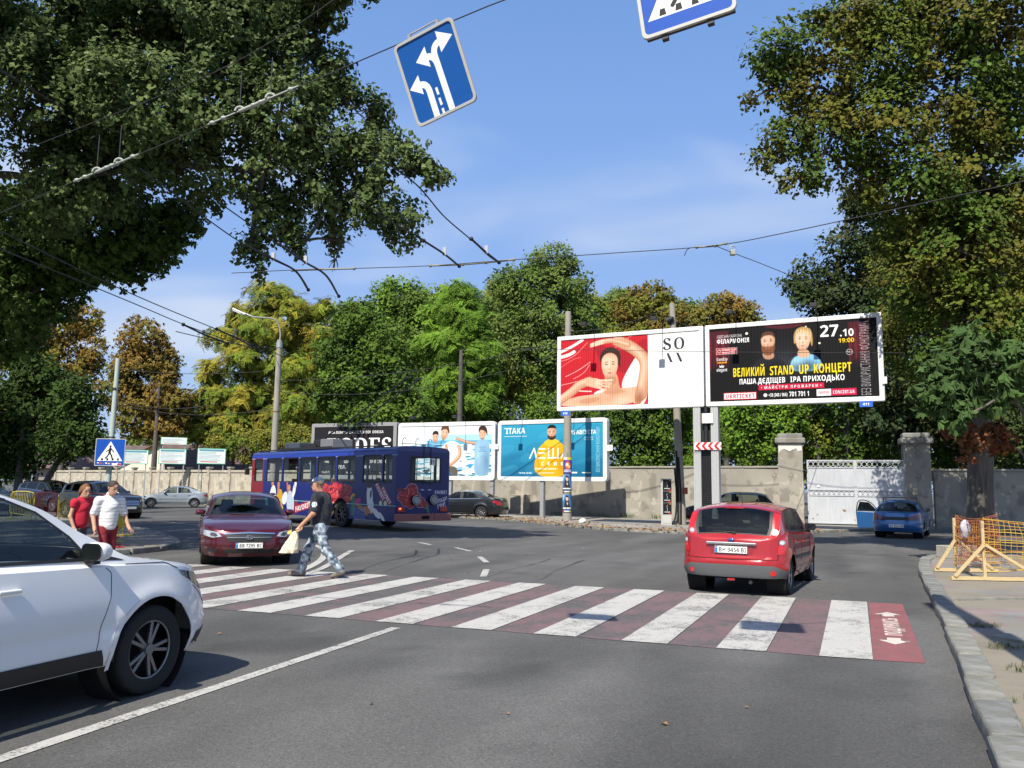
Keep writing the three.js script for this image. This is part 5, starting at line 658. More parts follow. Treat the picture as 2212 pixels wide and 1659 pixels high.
// ================================================================ overhead wires and their fittings
const sagLine = (a, b, sag, n = 10) => { const r = []; for (let i = 0; i <= n; i++) { const t = i / n, p = a.clone().lerp(b, t); p.y -= sag * 4 * t * (1 - t); r.push(p); } return r; };
const wire = (label, pts, r, group = 'overhead wires') => top(new THREE.Mesh(tube(pts, r, 5, Math.max(8, pts.length * 6)), MAT.wire), 'overhead_wire', label, 'wire', group);
const insul = mat([0.30, 0.32, 0.27], 0.6), pn = V(Math.sin(0.424), 0, -Math.cos(0.424));
{
  const p0 = at(939.5, 90, 6.9), W = (x, y) => onPlane(x, y, p0, pn);
  wire('span wire that carries the lane arrow sign across the road', [W(-300, 591), W(0, 460), W(640, 190), W(985, 42), W(1085, 0), W(1500, -178), V(3.15, 9.3, -5.3)], 0.006);
  const fit = (label, pts) => { const t = thing('wire_insulator', label, 'insulator', [0, 0, 0], 0, 'insulators on the near span wire'), a = pts[0], b = pts[pts.length - 1], d = b.clone().sub(a), gs = [rod(a, b, 0.010, 0.010, 8)]; for (const f of [0.05, 0.18, 0.52, 0.6, 0.92]) gs.push(new THREE.SphereGeometry(0.024, 8, 6).scale(1.5, 0.9, 0.9).translate(a.x + d.x * f, a.y + d.y * f, a.z + d.z * f)); part(t, 'rod', merged(gs), insul); const h = a.clone().addScaledVector(d, 0.36), k = a.clone().addScaledVector(d, 0.7); part(t, 'bar', rod(h, k, 0.019, 0.019, 6), insul); for (const q of [h, k]) { const u = part(t, 'loop', new THREE.TorusGeometry(0.045, 0.014, 6, 12, Math.PI).translate(q.x, q.y, q.z), insul); const v = part(u, 'hanger', rod(q, q.clone().add(V(0, 0.42, 0)), 0.006), MAT.darkMetal); v.name = 'hanger'; } };
  fit('longer pale insulator rod on the near span wire, next to the lane arrow sign', [W(450, 269), W(640, 188), W(645, 186)]); fit('shorter pale insulator rod on the near span wire, at the left edge', [W(160, 392), W(300, 333)]);
  wire('second span wire above the first, running into the poplar', [W(-200, 420), W(200, 265), W(520, 128), W(720, 0), W(900, -140)], 0.005);
  const q0 = at(1474, -38, 6.05), Q = (x, y) => onPlane(x, y, q0, pn); wire('span wire that carries the pedestrian sign above the picture', [Q(700, 180 - 330), Q(1474, -130), V(3.12, 8.8, -5.3)], 0.006);
}
const HY = (l, h = 5.8) => l.map(([x, y]) => atY(x, y, h));
const CG = 'trolleybus contact wires';
for (const [label, l, r] of [
  ['contact wire coming from the left under the chestnut, lower of the pair', [[-120, 490], [130, 590], [300, 660], [400, 702], [500, 738], [585, 765]], 0.012], ['contact wire coming from the left under the chestnut, upper of the pair', [[-60, 470], [230, 610], [350, 663], [470, 712], [560, 748], [610, 770]], 0.012],
  ['curving contact wire through the poplar bough, left of its pair', [[300, 362], [361, 407], [523, 525], [634, 581], [655, 605], [668, 628]], 0.011], ['curving contact wire through the poplar bough, right of its pair', [[470, 435], [602, 528], [665, 570], [699, 590], [720, 618], [733, 642]], 0.011],
  ['contact wire dropping from the sky to the insulated span, left of its pair', [[740, 400], [830, 470], [905, 512], [960, 550], [992, 574]], 0.011], ['contact wire dropping from the sky to the insulated span, right of its pair', [[800, 330], [893, 393], [960, 468], [1024, 523], [1060, 556], [1080, 568]], 0.011]]) wire(label, HY(l), r, CG);
{ // heavier fittings on the contact wires, each where two wires meet
  const FG = 'contact wire fittings', f = (label, l, r) => { const t = thing('contact_wire_fitting', label, 'fitting', [0, 0, 0], 0, FG), p = HY(l), gs = [tube(p, r, 6)]; for (const q of [p[0], p[p.length - 1]]) gs.push(new THREE.SphereGeometry(r * 1.9, 8, 6).translate(q.x, q.y, q.z)); part(t, 'rail', merged(gs), MAT.darkMetal); part(t, 'clamp', merged([box(0.06, 0.14, 0.06, p[1].x, p[1].y + 0.05, p[1].z)]), MAT.galv); };
  f('dark switch rail on the left pair near the lamp arm', [[396, 701], [440, 722], [492, 742]], 0.028); f('dark switch rail on the upper wire of the left pair', [[468, 711], [505, 728], [545, 748]], 0.026);
  f('thick curved rail under the poplar bough, left one', [[528, 528], [590, 560], [634, 582], [666, 626]], 0.022); f('thick curved rail under the poplar bough, right one', [[602, 527], [660, 567], [699, 590], [732, 640]], 0.022); f('dark rail on the middle pair, left one', [[915, 520], [960, 549], [992, 575]], 0.02); f('dark rail on the middle pair, right one', [[1018, 516], [1050, 545], [1078, 567]], 0.02);
  wire('insulated span wire crossing the sky from the poplar to the lime tree', HY([[500, 590], [640, 583], [760, 580], [930, 574], [1110, 561], [1320, 547], [1555, 529], [1700, 502], [1850, 470], [2150, 405], [2400, 350]], 6.0), 0.008);
  const fi = (label, l, r = 0.02) => { const t = thing('wire_insulator', label, 'insulator', [0, 0, 0], 0, 'insulators on the far span wire'), p = HY(l, 6.0), gs = [tube(p, r, 6)]; for (let i = 0; i < p.length; i++) gs.push(new THREE.SphereGeometry(r * 1.8, 7, 5).translate(p[i].x, p[i].y, p[i].z)); part(t, 'rod', merged(gs), mat([0.2, 0.2, 0.17], 0.6)); };
  fi('insulator rod on the far span wire under the poplar leaves', [[632, 584], [690, 582], [765, 580]]); fi('insulator rod on the far span wire above the tallest tree', [[930, 574], [1000, 571], [1050, 567], [1110, 561]]); fi('knotted clamp on the far span wire in open sky', [[1505, 534], [1545, 531], [1568, 526]], 0.018);
  wire('short wire running down from the knotted clamp to the lime tree', HY([[1548, 532], [1583, 546], [1690, 588], [1800, 640]], 5.9), 0.007);
  const b = HY([[1583, 546]], 5.9)[0]; const bx = thing('junction_weight', 'small pale block hanging on the wire below the knotted clamp', 'weight', [b.x, b.y, b.z]); part(bx, 'block', box(0.1, 0.1, 0.1, 0, 0, 0, 0.02), insul); part(bx, 'eyelet', new THREE.TorusGeometry(0.05, 0.01, 5, 10).translate(0, 0.08, 0), MAT.galv);
  const tail = HY([[1510, 534], [1490, 536], [1478, 552]], 5.98); wire('loose wire end curling down from the knotted clamp', tail, 0.007);
}
{
  const P = (x, y, z) => at(x, y, z), pl = (x, y) => P(x, y, 44), pp = (x, y) => P(x, y, 40.6), p2 = (x, y) => P(x, y, 37.6);
  for (const [label, a, b, s, r] of [['thin wire between the metal pole and the lamp pole', pl(236, 795), pl(589, 800), 0.25, 0.014], ['thin wire from the lamp pole towards the left pair of contact wires', pl(589, 752), P(380, 716, 24), 0.1, 0.014], ['sagging black cable between lamp pole and poster pole', pl(589, 822), pp(1223, 735), 0.5, 0.016], ['lower black cable between lamp pole and poster pole', pl(589, 845), pp(1223, 760), 0.9, 0.016], ['black cable between the poster pole and the conduit pole, above the billboard', pp(1224, 716), p2(1448, 663), 0.3, 0.02], ['thin wire from the poster pole across the upper billboards', P(1100, 752, 33), P(1950, 762, 28.5), 0.05, 0.010], ['sagging cable from the metal pole into the far trees', pl(236, 860), pl(470, 872), 0.4, 0.016], ['cable from the conduit pole into the lime tree', p2(1450, 690), P(1960, 745, 34), 0.8, 0.014], ['drooping cable from the twin posts towards the gate pillar', P(1555, 830, 34), P(1830, 800, 40), 2.2, 0.014], ['cable running from the lamp pole to the far left', pl(589, 882), pl(240, 870), 0.5, 0.016]]) wire(label, sagLine(a, b, s), r, 'cables strung between the poles');
}
// ================================================================ vehicles
const paint = (c, metal = 0.3) => mat(c, 0.32, metal, { clearcoat: 1, clearcoatRoughness: 0.035 });
function subdivide(pos, max) {   // flat list of triangles [[x, y] * 3]
  const out = []; const st = [...pos];
  while (st.length) { const t = st.pop(); let k = -1, m = max; for (let i = 0; i < 3; i++) { const a = t[i], b = t[(i + 1) % 3], d = Math.hypot(a[0] - b[0], a[1] - b[1]); if (d > m) { m = d; k = i; } } if (k < 0) { out.push(t); continue; } const a = t[k], b = t[(k + 1) % 3], c = t[(k + 2) % 3], h = [(a[0] + b[0]) / 2, (a[1] + b[1]) / 2]; st.push([a, h, c], [h, b, c]); }
  return out;
}
function patch(pts, map, max = 0.1, hole) {   // a polygon in two coordinates laid on a surface by map(a, b) -> [x, y, z]
  const c = pts.map(([x, y]) => new THREE.Vector2(x, y)), all = hole ? pts.concat(hole) : pts, tri = THREE.ShapeUtils.triangulateShape(c, hole ? [hole.map(([x, y]) => new THREE.Vector2(x, y))] : []).map((t) => t.map((i) => all[i])), p = [], uv = [];
  for (const t of subdivide(tri, max)) for (const q of t) { p.push(...map(q[0], q[1])); uv.push(q[0], q[1]); }
  const g = new THREE.BufferGeometry(); g.setAttribute('position', new THREE.Float32BufferAttribute(p, 3)); g.setAttribute('uv', new THREE.Float32BufferAttribute(uv, 2)); g.computeVertexNormals(); return smoothNormals(g);
}
function smoothNormals(g) { const p = g.attributes.position, n = g.attributes.normal, m = new Map(), k = (i) => Math.round(p.getX(i) * 2000) + ',' + Math.round(p.getY(i) * 2000) + ',' + Math.round(p.getZ(i) * 2000); for (let i = 0; i < p.count; i++) { const q = k(i), v = m.get(q) ?? V(0, 0, 0); v.x += n.getX(i); v.y += n.getY(i); v.z += n.getZ(i); m.set(q, v); } for (let i = 0; i < p.count; i++) { const v = m.get(k(i)).clone().normalize(); n.setXYZ(i, v.x, v.y, v.z); } return g; }
const tyreGeo = (R, w) => { const h = w / 2, p = [[R * 0.66, -h * 0.9], [R * 0.8, -h], [R * 0.93, -h], [R * 0.985, -h * 0.86], [R, -h * 0.6], [R, h * 0.6], [R * 0.985, h * 0.86], [R * 0.93, h], [R * 0.8, h], [R * 0.66, h * 0.9]].map(([x, y]) => new THREE.Vector2(x, y)); return new THREE.LatheGeometry(p, 36).rotateX(Math.PI / 2); };
function wheel(parent, R, w, x, z, spokes, o = {}) {   // a wheel whose outer face looks along the sign of z
  const g = new THREE.Group(); g.name = 'wheel'; g.position.set(x, R, z); parent.add(g); const s = Math.sign(z), rr = R * 0.67; if (o.steer) g.rotation.y = o.steer;
  part(g, 'tyre', tyreGeo(R, w), MAT.blackRubber);
  const dish = new THREE.LatheGeometry([[0.001, w * 0.02], [rr * 0.85, w * 0.02], [rr * 0.93, w * 0.3], [rr, w * 0.46], [rr * 1.02, w * 0.40]].map(([a, b]) => new THREE.Vector2(a, b)), 32).rotateX(Math.PI / 2); if (s < 0) dish.rotateY(Math.PI);
  part(g, 'wheel_well_disc', new THREE.CylinderGeometry(rr * 0.98, rr * 0.98, 0.01, 24).rotateX(Math.PI / 2).translate(0, 0, -s * w * 0.2), MAT.under);
  const list = []; const n = spokes;
  for (let i = 0; i < n; i++) { const a = i / n * Math.PI * 2, sp = o.split ? [-0.17, 0.17] : [0]; for (const d of sp) { const b = box(rr * 0.86, rr * (o.split ? 0.13 : 0.17), 0.03, rr * 0.5, 0, 0, 0.008); b.rotateZ(a + d); b.translate(0, 0, s * w * 0.3); list.push(b); } }
  list.push(new THREE.CylinderGeometry(rr * 0.19, rr * 0.24, 0.05, 16).rotateX(Math.PI / 2 * s).translate(0, 0, s * w * 0.31));
  const ring = new THREE.TorusGeometry(rr * 0.965, rr * 0.05, 8, 36).translate(0, 0, s * w * 0.38); list.push(ring);
  part(g, 'rim', merged(list), o.rim ?? MAT.rim); return g;
}
const plateTex = (s, style = 0) => canvasTex(512, 112, (c) => { c.fillStyle = '#e9e9e4'; c.fillRect(0, 0, 512, 112); c.strokeStyle = '#26282c'; c.lineWidth = 4; c.strokeRect(3, 3, 506, 106); c.fillStyle = '#2f78c4'; c.fillRect(6, 6, 42, 100); c.fillStyle = '#e6cc30'; c.fillRect(12, 22, 30, 9); if (s) TF(c, s, 66, 496, 60, 98, '#101114'); });
const shrink = (p, k) => { const cx = p.reduce((s, q) => s + q[0], 0) / p.length, cy = p.reduce((s, q) => s + q[1], 0) / p.length; return p.map(([x, y]) => [cx + (x - cx) * k, cy + (y - cy) * k]); };
const within = (x, y, p) => { let r = false; for (let i = 0, j = p.length - 1; i < p.length; j = i++) if ((p[i][1] > y) !== (p[j][1] > y) && x < (p[j][0] - p[i][0]) * (y - p[i][1]) / (p[j][1] - p[i][1]) + p[i][0]) r = !r; return r; };
const carPane = mat([0.50, 0.56, 0.54], 0.0, 0, { transmission: 1, thickness: 0, ior: 1.5 }), darkPane = mat([0.22, 0.25, 0.25], 0.0, 0, { transmission: 1, thickness: 0, ior: 1.5 }), seatM = mat([0.055, 0.053, 0.05], 0.85);
function makeCar(c) {
  const pane = c.pane ?? carPane, holesTop = (c.glassTop ?? []).map((q) => shrink(q[1], 0.935)), holesSide = (c.sides ?? []).filter((q) => !q[2]).map((q) => shrink(q[1], 0.92));
  const L = c.L, Wh = c.W / 2, Tp = curve(c.top), belt = curve(c.belt), nA = c.noseA ?? 0.8, nP = c.noseP ?? 2.7, tA = c.tailA ?? 0.7, tP = c.tailP ?? 2.9, yc = c.crease ?? 0.62, lf = curve(c.leanF), lr = curve(c.leanR), R = c.R, wx = c.wheels, Ra = R + (c.archGap ?? 0.055), tum = c.tumble ?? 0.36, rock = c.rocker ?? 0.24;
  const plan = (x) => { let f = 1; if (x < nA) f *= Math.pow(Math.max(0, 1 - Math.pow((nA - x) / nA, nP)), 1 / nP); if (x > L - tA) f *= Math.pow(Math.max(0, 1 - Math.pow((x - L + tA) / tA, tP)), 1 / tP); return f; };
  const prof = (y) => (y < yc ? 1 - 0.075 * Math.pow((yc - y) / yc, 2) - 0.05 * smooth(0.42, 0.22, y) : 1 - (c.shoulder ?? 0.075) * Math.pow((y - yc) / 0.4, 1.5)) - 0.012 * Math.exp(-Math.pow((y - yc + 0.13) / 0.05, 2));
  const flare = (x, y) => { let s = 0; for (const w of wx) { const r = Math.hypot(x - w, y - R); if (y > R * 0.5) s += 0.022 * Math.exp(-Math.pow((r - Ra - 0.02) / 0.085, 2)); } return s; };
  const S = (x) => Math.min(belt(x), Tp(x) - 0.05), crown = (x) => 0.035 + 0.06 * smooth(0.1, 0.4, Tp(x) - S(x)) - 0.02 * smooth(c.cowl - 0.3, c.cowl, x) * 0, Yr = (x) => Math.max(Tp(x) - crown(x), S(x) + 0.004);
  const wb = (x, y) => Wh * plan(x) * prof(y) + flare(x, y) * smooth(0, 0.25, plan(x)), wg = (x, y) => Math.max(0.0, wb(x, S(x)) - 0.035 * smooth(0.02, 0.3, Tp(x) - S(x)) - (y - S(x)) * tum);
  const side = (x, y) => (y <= S(x) ? wb(x, y) : wg(x, y)), lx = (x, y) => x + lf(y) * Math.pow(Math.max(0, 1 - x / 0.95), 2) - lr(y) * Math.pow(Math.max(0, 1 - (L - x) / 0.8), 2);
  const P = (x, y, z) => [L / 2 - lx(x, y), y, z];
  const y0 = (x) => { let v = rock + (c.chin ?? 0) * smooth(0.6, 0.0, x) + (c.tailUp ?? 0.04) * smooth(L - 0.7, L, x); for (const w of wx) { const d = Math.abs(x - w); if (d < Ra) v = Math.max(v, R + Math.sqrt(Ra * Ra - d * d)); } return v; };
  let xs = []; for (let i = 0; i <= 22; i++) { xs.push(nA * Math.pow(i / 22, 3)); xs.push(L - tA * Math.pow(i / 22, 3)); } for (let x = nA; x < L - tA; x += 0.045) xs.push(x); for (const w of wx) for (const d of [-1, 1]) { xs.push(w + d * (Ra - 0.001), w + d * (Ra + 0.001)); for (const f of [0.985, 0.95, 0.9]) xs.push(w + d * Ra * f); } for (const x of c.extra ?? []) xs.push(x);
  xs = [...new Set(xs.map((x) => Math.round(x * 1e5) / 1e5))].filter((x) => x >= 0 && x <= L).sort((a, b) => a - b);
  const N1 = 20, N2 = 13, N3 = 14, row = (x) => { const r = [], a = y0(x), s = S(x), yr = Yr(x), zr = wg(x, yr); for (let i = 0; i <= N1; i++) { const y = mix(a, s, i / N1); r.push([x, y, wb(x, y)]); } for (let i = 1; i <= N2; i++) { const y = mix(s, yr, i / N2); r.push([x, y, wg(x, y)]); } for (let i = 1; i <= N3; i++) { const f = 1 - Math.pow(i / N3, 1); r.push([x, yr + (Tp(x) - yr) * (1 - Math.pow(f, 2.4)), zr * f]); } return r; };
  const rows = xs.map(row), M = rows[0].length, pos = [], idx = [];
  for (const s of [1, -1]) { const o = pos.length / 3; for (const r of rows) for (const q of r) pos.push(...P(q[0], q[1], s * q[2])); for (let i = 0; i < rows.length - 1; i++) for (let j = 0; j < M - 1; j++) { const a = o + i * M + j, b = a + M, xm = (xs[i] + xs[i + 1]) / 2; if (j >= N1 + N2 ? holesTop.some((h) => within(xm, 1 - (j - N1 - N2 + 0.5) / N3, h)) : j >= N1 && holesSide.some((h) => within(xm, (rows[i][j][1] + rows[i][j + 1][1] + rows[i + 1][j][1] + rows[i + 1][j + 1][1]) / 4, h))) continue; if (s > 0) idx.push(a, a + 1, b, b, a + 1, b + 1); else idx.push(a, b, a + 1, b, b + 1, a + 1); } }
  let g = new THREE.BufferGeometry(); g.setAttribute('position', new THREE.Float32BufferAttribute(pos, 3)); g.setIndex(idx); g = toCreasedNormals(g, 0.55); g.setAttribute('uv', new THREE.BufferAttribute(new Float32Array(g.attributes.position.count * 2), 2));
  const root = thing(c.name ?? 'car', c.label, 'car', c.pos, headingTurn(c.heading), c.group), pm = c.paint;
  part(root, 'body', g, pm);
  const inner = [box(L - 0.9, 0.5, c.W - 0.62, 0, 0.5, 0), box(L - 0.7, 0.1, c.W - 0.3, 0, rock + 0.04, 0)]; for (const w of wx) for (const s of [-1, 1]) inner.push(new THREE.CylinderGeometry(Ra + 0.005, Ra + 0.005, 0.3, 24, 1, true, -Math.PI / 2 - 0.15, Math.PI + 0.3).rotateX(Math.PI / 2).rotateZ(0).translate(L / 2 - w, R, s * (Wh - 0.2))); part(root, 'underbody', merged(inner), MAT.under);
  for (const [i, w] of wx.entries()) for (const s of [-1, 1]) wheel(root, R, c.tyreW ?? 0.21, L / 2 - w, s * (Wh - (c.tyreW ?? 0.21) / 2 - 0.025), c.spokes ?? 10, { split: c.split, rim: c.rim, steer: i === 0 ? c.steer : 0 });
  const api = { root, L, Wh, S, Tp, wb, wg, side, P, Yr, crown,
    sidePoly: (pts, off = 0.004, s = 1, max = 0.1, hole) => patch(pts, (x, y) => P(x, y, s * (side(x, y) + off)), max, hole),
    front: (pts, off = 0.006, max = 0.06) => patch(pts, (z, y) => { const q = Math.min(0.992, Math.abs(z) / (Wh * prof(y))); const x = nA * (1 - Math.pow(1 - Math.pow(q, nP), 1 / nP)); const r = P(x, y, z * (1 + off * 0.3)); r[0] += off; return r; }, max),
    rear: (pts, off = 0.006, max = 0.06) => patch(pts, (z, y) => { const q = Math.min(0.992, Math.abs(z) / (Wh * prof(y))); const x = L - tA * (1 - Math.pow(1 - Math.pow(q, tP), 1 / tP)); const r = P(x, y, z * (1 + off * 0.3)); r[0] -= off; return r; }, max),
    topPoly: (pts, off = 0.005, max = 0.09, hole) => patch(pts, (x, v) => { const yr = Yr(x), zr = wg(x, yr), z = v * zr, y = yr + (Tp(x) - yr) * (1 - Math.pow(Math.min(1, Math.abs(v)), 2.4)), d = (Tp(x + 0.01) - Tp(x - 0.01)) / 0.02, l = Math.hypot(d, 1), q = P(x, y, z); return [q[0] + off * d / l, q[1] + off / l, q[2]]; }, max, hole) };
  const mir = (p, s) => p.map(([x, y]) => [s * x, y]);
  for (const [nm, pts, m] of c.glassTop ?? []) { const w = part(root, nm, api.topPoly(shrink(pts, 0.93), 0.002), m ?? pane); part(w, 'window_seal', api.topPoly(pts, 0.005, 0.09, shrink(pts, 0.92)), MAT.blackPlastic); }
  if (!c.noInside) { // seats, dashboard and steering wheel behind the panes
    const X = (x) => L / 2 - x, dy = c.seatUp ?? 0, sx = c.cowl + 1.2; for (const z of [-0.36, 0.36]) { const b = box(0.13, 0.62, 0.48, 0, 0.31, 0, 0.05); b.rotateZ(0.2); b.translate(X(sx), 0.52 + dy, z); const h = box(0.09, 0.17, 0.26, X(sx) - 0.14, 1.20 + dy, z, 0.04); part(root, 'seat', merged([b, h, rod(V(X(sx) - 0.12, 1.08 + dy, z), V(X(sx) - 0.14, 1.16 + dy, z), 0.012)]), seatM); }
    const rb = box(0.14, 0.56, c.W - 0.55, 0, 0.28, 0, 0.05); rb.rotateZ(0.24); rb.translate(X(sx + 0.88), 0.52 + dy, 0); part(root, 'rear_seat', merged([rb, box(0.09, 0.14, 0.24, X(sx + 0.88) - 0.15, 1.10 + dy, -0.36, 0.04), box(0.09, 0.14, 0.24, X(sx + 0.88) - 0.15, 1.10 + dy, 0.36, 0.04)]), seatM);
    part(root, 'dashboard', box(0.5, 0.2, c.W - 0.36, X(c.cowl + 0.36), S(c.cowl + 0.3) - 0.14, 0, 0.06), seatM); const sw = new THREE.TorusGeometry(0.18, 0.016, 6, 24).rotateY(Math.PI / 2); sw.rotateZ(0.4); sw.translate(X(c.cowl + 0.66), S(c.cowl + 0.6) - 0.04, -0.36); part(root, 'steering_wheel', sw, MAT.blackPlastic);
  }
  for (const s of [-1, 1]) {
    for (const [nm, pts, m, off] of c.sides ?? []) { if (m) { part(root, nm, api.sidePoly(pts, off ?? 0.004, s), m); continue; } const w = part(root, nm, api.sidePoly(shrink(pts, 0.91), 0.002, s), pane); part(w, 'window_seal', api.sidePoly(pts, 0.005, s, 0.1, shrink(pts, 0.90)), MAT.blackPlastic); }
    for (const [nm, pts, m, off] of c.fronts ?? []) part(root, nm, api.front(mir(pts, s), off ?? 0.006), m);
    for (const [nm, pts, m, off] of c.rears ?? []) part(root, nm, api.rear(mir(pts, s), off ?? 0.006), m);
    for (const [nm, pts, m, off] of c.tops ?? []) part(root, nm, api.topPoly(pts.map(([x, v]) => [x, s * v]), off ?? 0.005), m);
    for (const ln of c.gaps ?? []) { const q = []; for (let i = 0; i < ln.length - 1; i++) for (let k = 0; k < 6; k++) { const x = mix(ln[i][0], ln[i + 1][0], k / 6), y = mix(ln[i][1], ln[i + 1][1], k / 6); q.push(V(...P(x, y, s * (side(x, y) + 0.0005)))); } const e = ln[ln.length - 1]; q.push(V(...P(e[0], e[1], s * (side(e[0], e[1]) + 0.0005)))); part(root, 'panel_gap', tube(q, 0.0035, 4, q.length), MAT.under); }
    if (c.mirror) { const [mx, my, mm] = c.mirror, z = side(mx, my), q = P(mx, my, s * (z + 0.12)); const gm = new RoundedBoxGeometry(0.15, 0.15, 0.21, 5, 0.065), gp = gm.attributes.position; for (let i = 0; i < gp.count; i++) { const f = clamp((gp.getX(i) + 0.075) / 0.15); gp.setY(i, gp.getY(i) * (1 - 0.3 * f)); gp.setZ(i, gp.getZ(i) * (1 - 0.18 * f)); } gm.computeVertexNormals(); gm.translate(0, 0.03, 0); const b = part(root, 'wing_mirror', gm, mm ?? pm); b.position.set(...q); part(b, 'mirror_glass', extrude(rectShape(-0.088, -0.058, 0.088, 0.058, 0.045), 0.008, 0.002).rotateY(-Math.PI / 2).translate(-0.066, 0.03, 0), MAT.glass); part(b, 'mirror_foot', box(0.06, 0.03, 0.14, 0.0, -0.05, -s * 0.08), MAT.blackPlastic); }
    for (const [hx, hy] of c.handles ?? []) { const q = P(hx, hy, s * (side(hx, hy) + 0.018)); part(root, 'door_handle', box(0.17, 0.03, 0.03, ...q, 0.012), c.handleM ?? pm); }
  }
  if (c.fplate) { const [t, y] = c.fplate, q = P(0.0, y, 0); const m = part(root, 'number_plate', box(0.012, 0.112, 0.52), [0, 1, 2, 3, 4, 5].map((i) => (i === 0 ? mat([0.95, 0.95, 0.95], 0.4, 0, { map: plateTex(t) }) : MAT.white))); m.position.set(q[0] + 0.025, y, 0); }
  if (c.rplate) { const [t, y, dx] = c.rplate, q = P(L, y, 0); const m = part(root, 'number_plate', box(0.012, 0.112, 0.52), [0, 1, 2, 3, 4, 5].map((i) => (i === 1 ? mat([0.95, 0.95, 0.95], 0.4, 0, { map: plateTex(t) }) : MAT.white))); m.position.set(q[0] - 0.02 - (dx ?? 0), y, 0); }
  return api;
}
// --- the white crossover in the next lane
{
  const darkLens = mat([0.10, 0.11, 0.12], 0.08, 0.4, { clearcoat: 1, clearcoatRoughness: 0.02 }), az = 20.5, fw = V(Math.sin(az * D2R), 0, -Math.cos(az * D2R)), rt = V(Math.cos(az * D2R), 0, Math.sin(az * D2R)), w = atY(322, 1500), c = w.clone().addScaledVector(fw, -(2.205 - 1.0)).addScaledVector(rt, -0.89);
  const pm = mat([0.74, 0.74, 0.73], 0.4, 0, { clearcoat: 1, clearcoatRoughness: 0.03 }), blk = MAT.blackPlastic;
  const car = makeCar({ name: 'car', label: 'white crossover in the near lane, cut off by the edge of the picture', L: 4.41, W: 1.82, pos: [c.x, 0, c.z], heading: az, paint: pm, R: 0.342, tyreW: 0.225, wheels: [1.0, 3.62], cowl: 1.25, seatUp: 0.16, spokes: 5, split: true, rim: mat([0.22, 0.22, 0.225], 0.35, 0.8), rocker: 0.30, chin: -0.06, crease: 0.70, shoulder: 0.06, noseA: 0.85, noseP: 2.6, archGap: 0.075, steer: 0.02,
    top: [[0, 0.80], [0.12, 0.88], [0.35, 0.965], [0.7, 1.03], [1.05, 1.08], [1.25, 1.115], [1.6, 1.345], [2.0, 1.575], [2.35, 1.65], [2.9, 1.665], [3.5, 1.63], [3.95, 1.55], [4.2, 1.3], [4.41, 1.0]], belt: [[0, 0.74], [0.3, 0.88], [0.8, 0.985], [1.3, 1.02], [2.4, 1.05], [3.6, 1.13], [4.41, 1.1]], leanF: [[0.2, 0.16], [0.35, 0.04], [0.5, 0.0], [0.62, 0.05], [0.75, 0.16], [0.88, 0.30], [1.0, 0.36]], leanR: [[0.2, 0.1], [0.5, 0], [0.8, 0.08], [1.1, 0.12]],
    glassTop: [['windscreen', [[1.30, -0.93], [1.30, 0.93], [1.98, 0.9], [1.98, -0.9]]], ['rear_window', [[4.0, -0.86], [4.0, 0.86], [4.24, 0.86], [4.24, -0.86]]]],
    sides: [['window', [[1.58, 1.075], [2.42, 1.095], [2.42, 1.555], [2.22, 1.535], [1.98, 1.44], [1.74, 1.26]]], ['window', [[2.52, 1.10], [3.36, 1.16], [3.40, 1.45], [3.1, 1.53], [2.52, 1.56]]], ['quarter_glass', [[1.30, 1.062], [1.53, 1.072], [1.60, 1.17], [1.52, 1.125]], blk], ['pillar_trim', [[2.425, 1.095], [2.515, 1.1], [2.515, 1.56], [2.425, 1.56]], blk],
      ['rocker_trim', [[1.47, 0.305], [3.14, 0.305], [3.14, 0.43], [1.52, 0.43]], blk, 0.006], ['headlight', [[0.10, 0.80], [0.42, 0.90], [0.74, 0.945], [0.70, 0.90], [0.46, 0.80], [0.26, 0.735], [0.12, 0.73]], darkLens, 0.006], ['fog_lamp_cover', [[0.10, 0.33], [0.5, 0.31], [0.47, 0.40], [0.2, 0.42]], blk, 0.006]],
    fronts: [['grille', [[0, 0.46], [0.42, 0.48], [0.5, 0.66], [0.3, 0.72], [0, 0.73]], blk], ['lower_grille', [[0, 0.28], [0.6, 0.28], [0.56, 0.4], [0, 0.4]], blk]],
    gaps: [[[1.56, 0.43], [1.53, 0.62], [1.46, 0.8], [1.45, 0.98], [1.50, 1.02]], [[2.47, 0.43], [2.47, 1.06]], [[0.62, 0.60], [0.74, 0.72], [0.86, 0.80]].map(([x, y]) => [x - 0.34, y]), [[1.30, 1.03], [0.9, 1.015], [0.75, 0.955]]], mirror: [1.62, 1.12], handles: [[2.3, 0.93], [3.3, 0.97]] });
  // wheel arch cladding: a black lip round each opening
  for (const wxx of [1.0, 3.62]) for (const s of [-1, 1]) { const pts = [], A = 26; for (let i = 0; i <= A; i++) { const a = Math.PI * (-0.06 + 1.12 * i / A); pts.push([wxx - Math.cos(a) * 0.417, 0.342 + Math.sin(a) * 0.417]); } for (let i = A; i >= 0; i--) { const a = Math.PI * (-0.06 + 1.12 * i / A); pts.push([wxx - Math.cos(a) * 0.452, 0.342 + Math.sin(a) * 0.452]); } part(car.root, 'arch_trim', car.sidePoly(pts, 0.007, s, 0.06), pm); }
  for (const s of [-1, 1]) { part(car.root, 'turn_lamp', patch([[0.14, 0.75], [0.26, 0.76], [0.36, 0.82], [0.2, 0.80]], (x, y) => car.P(x, y, s * (car.side(x, y) + 0.009))), mat([0.6, 0.3, 0.1], 0.15, 0.2, { clearcoat: 1 })); }
}
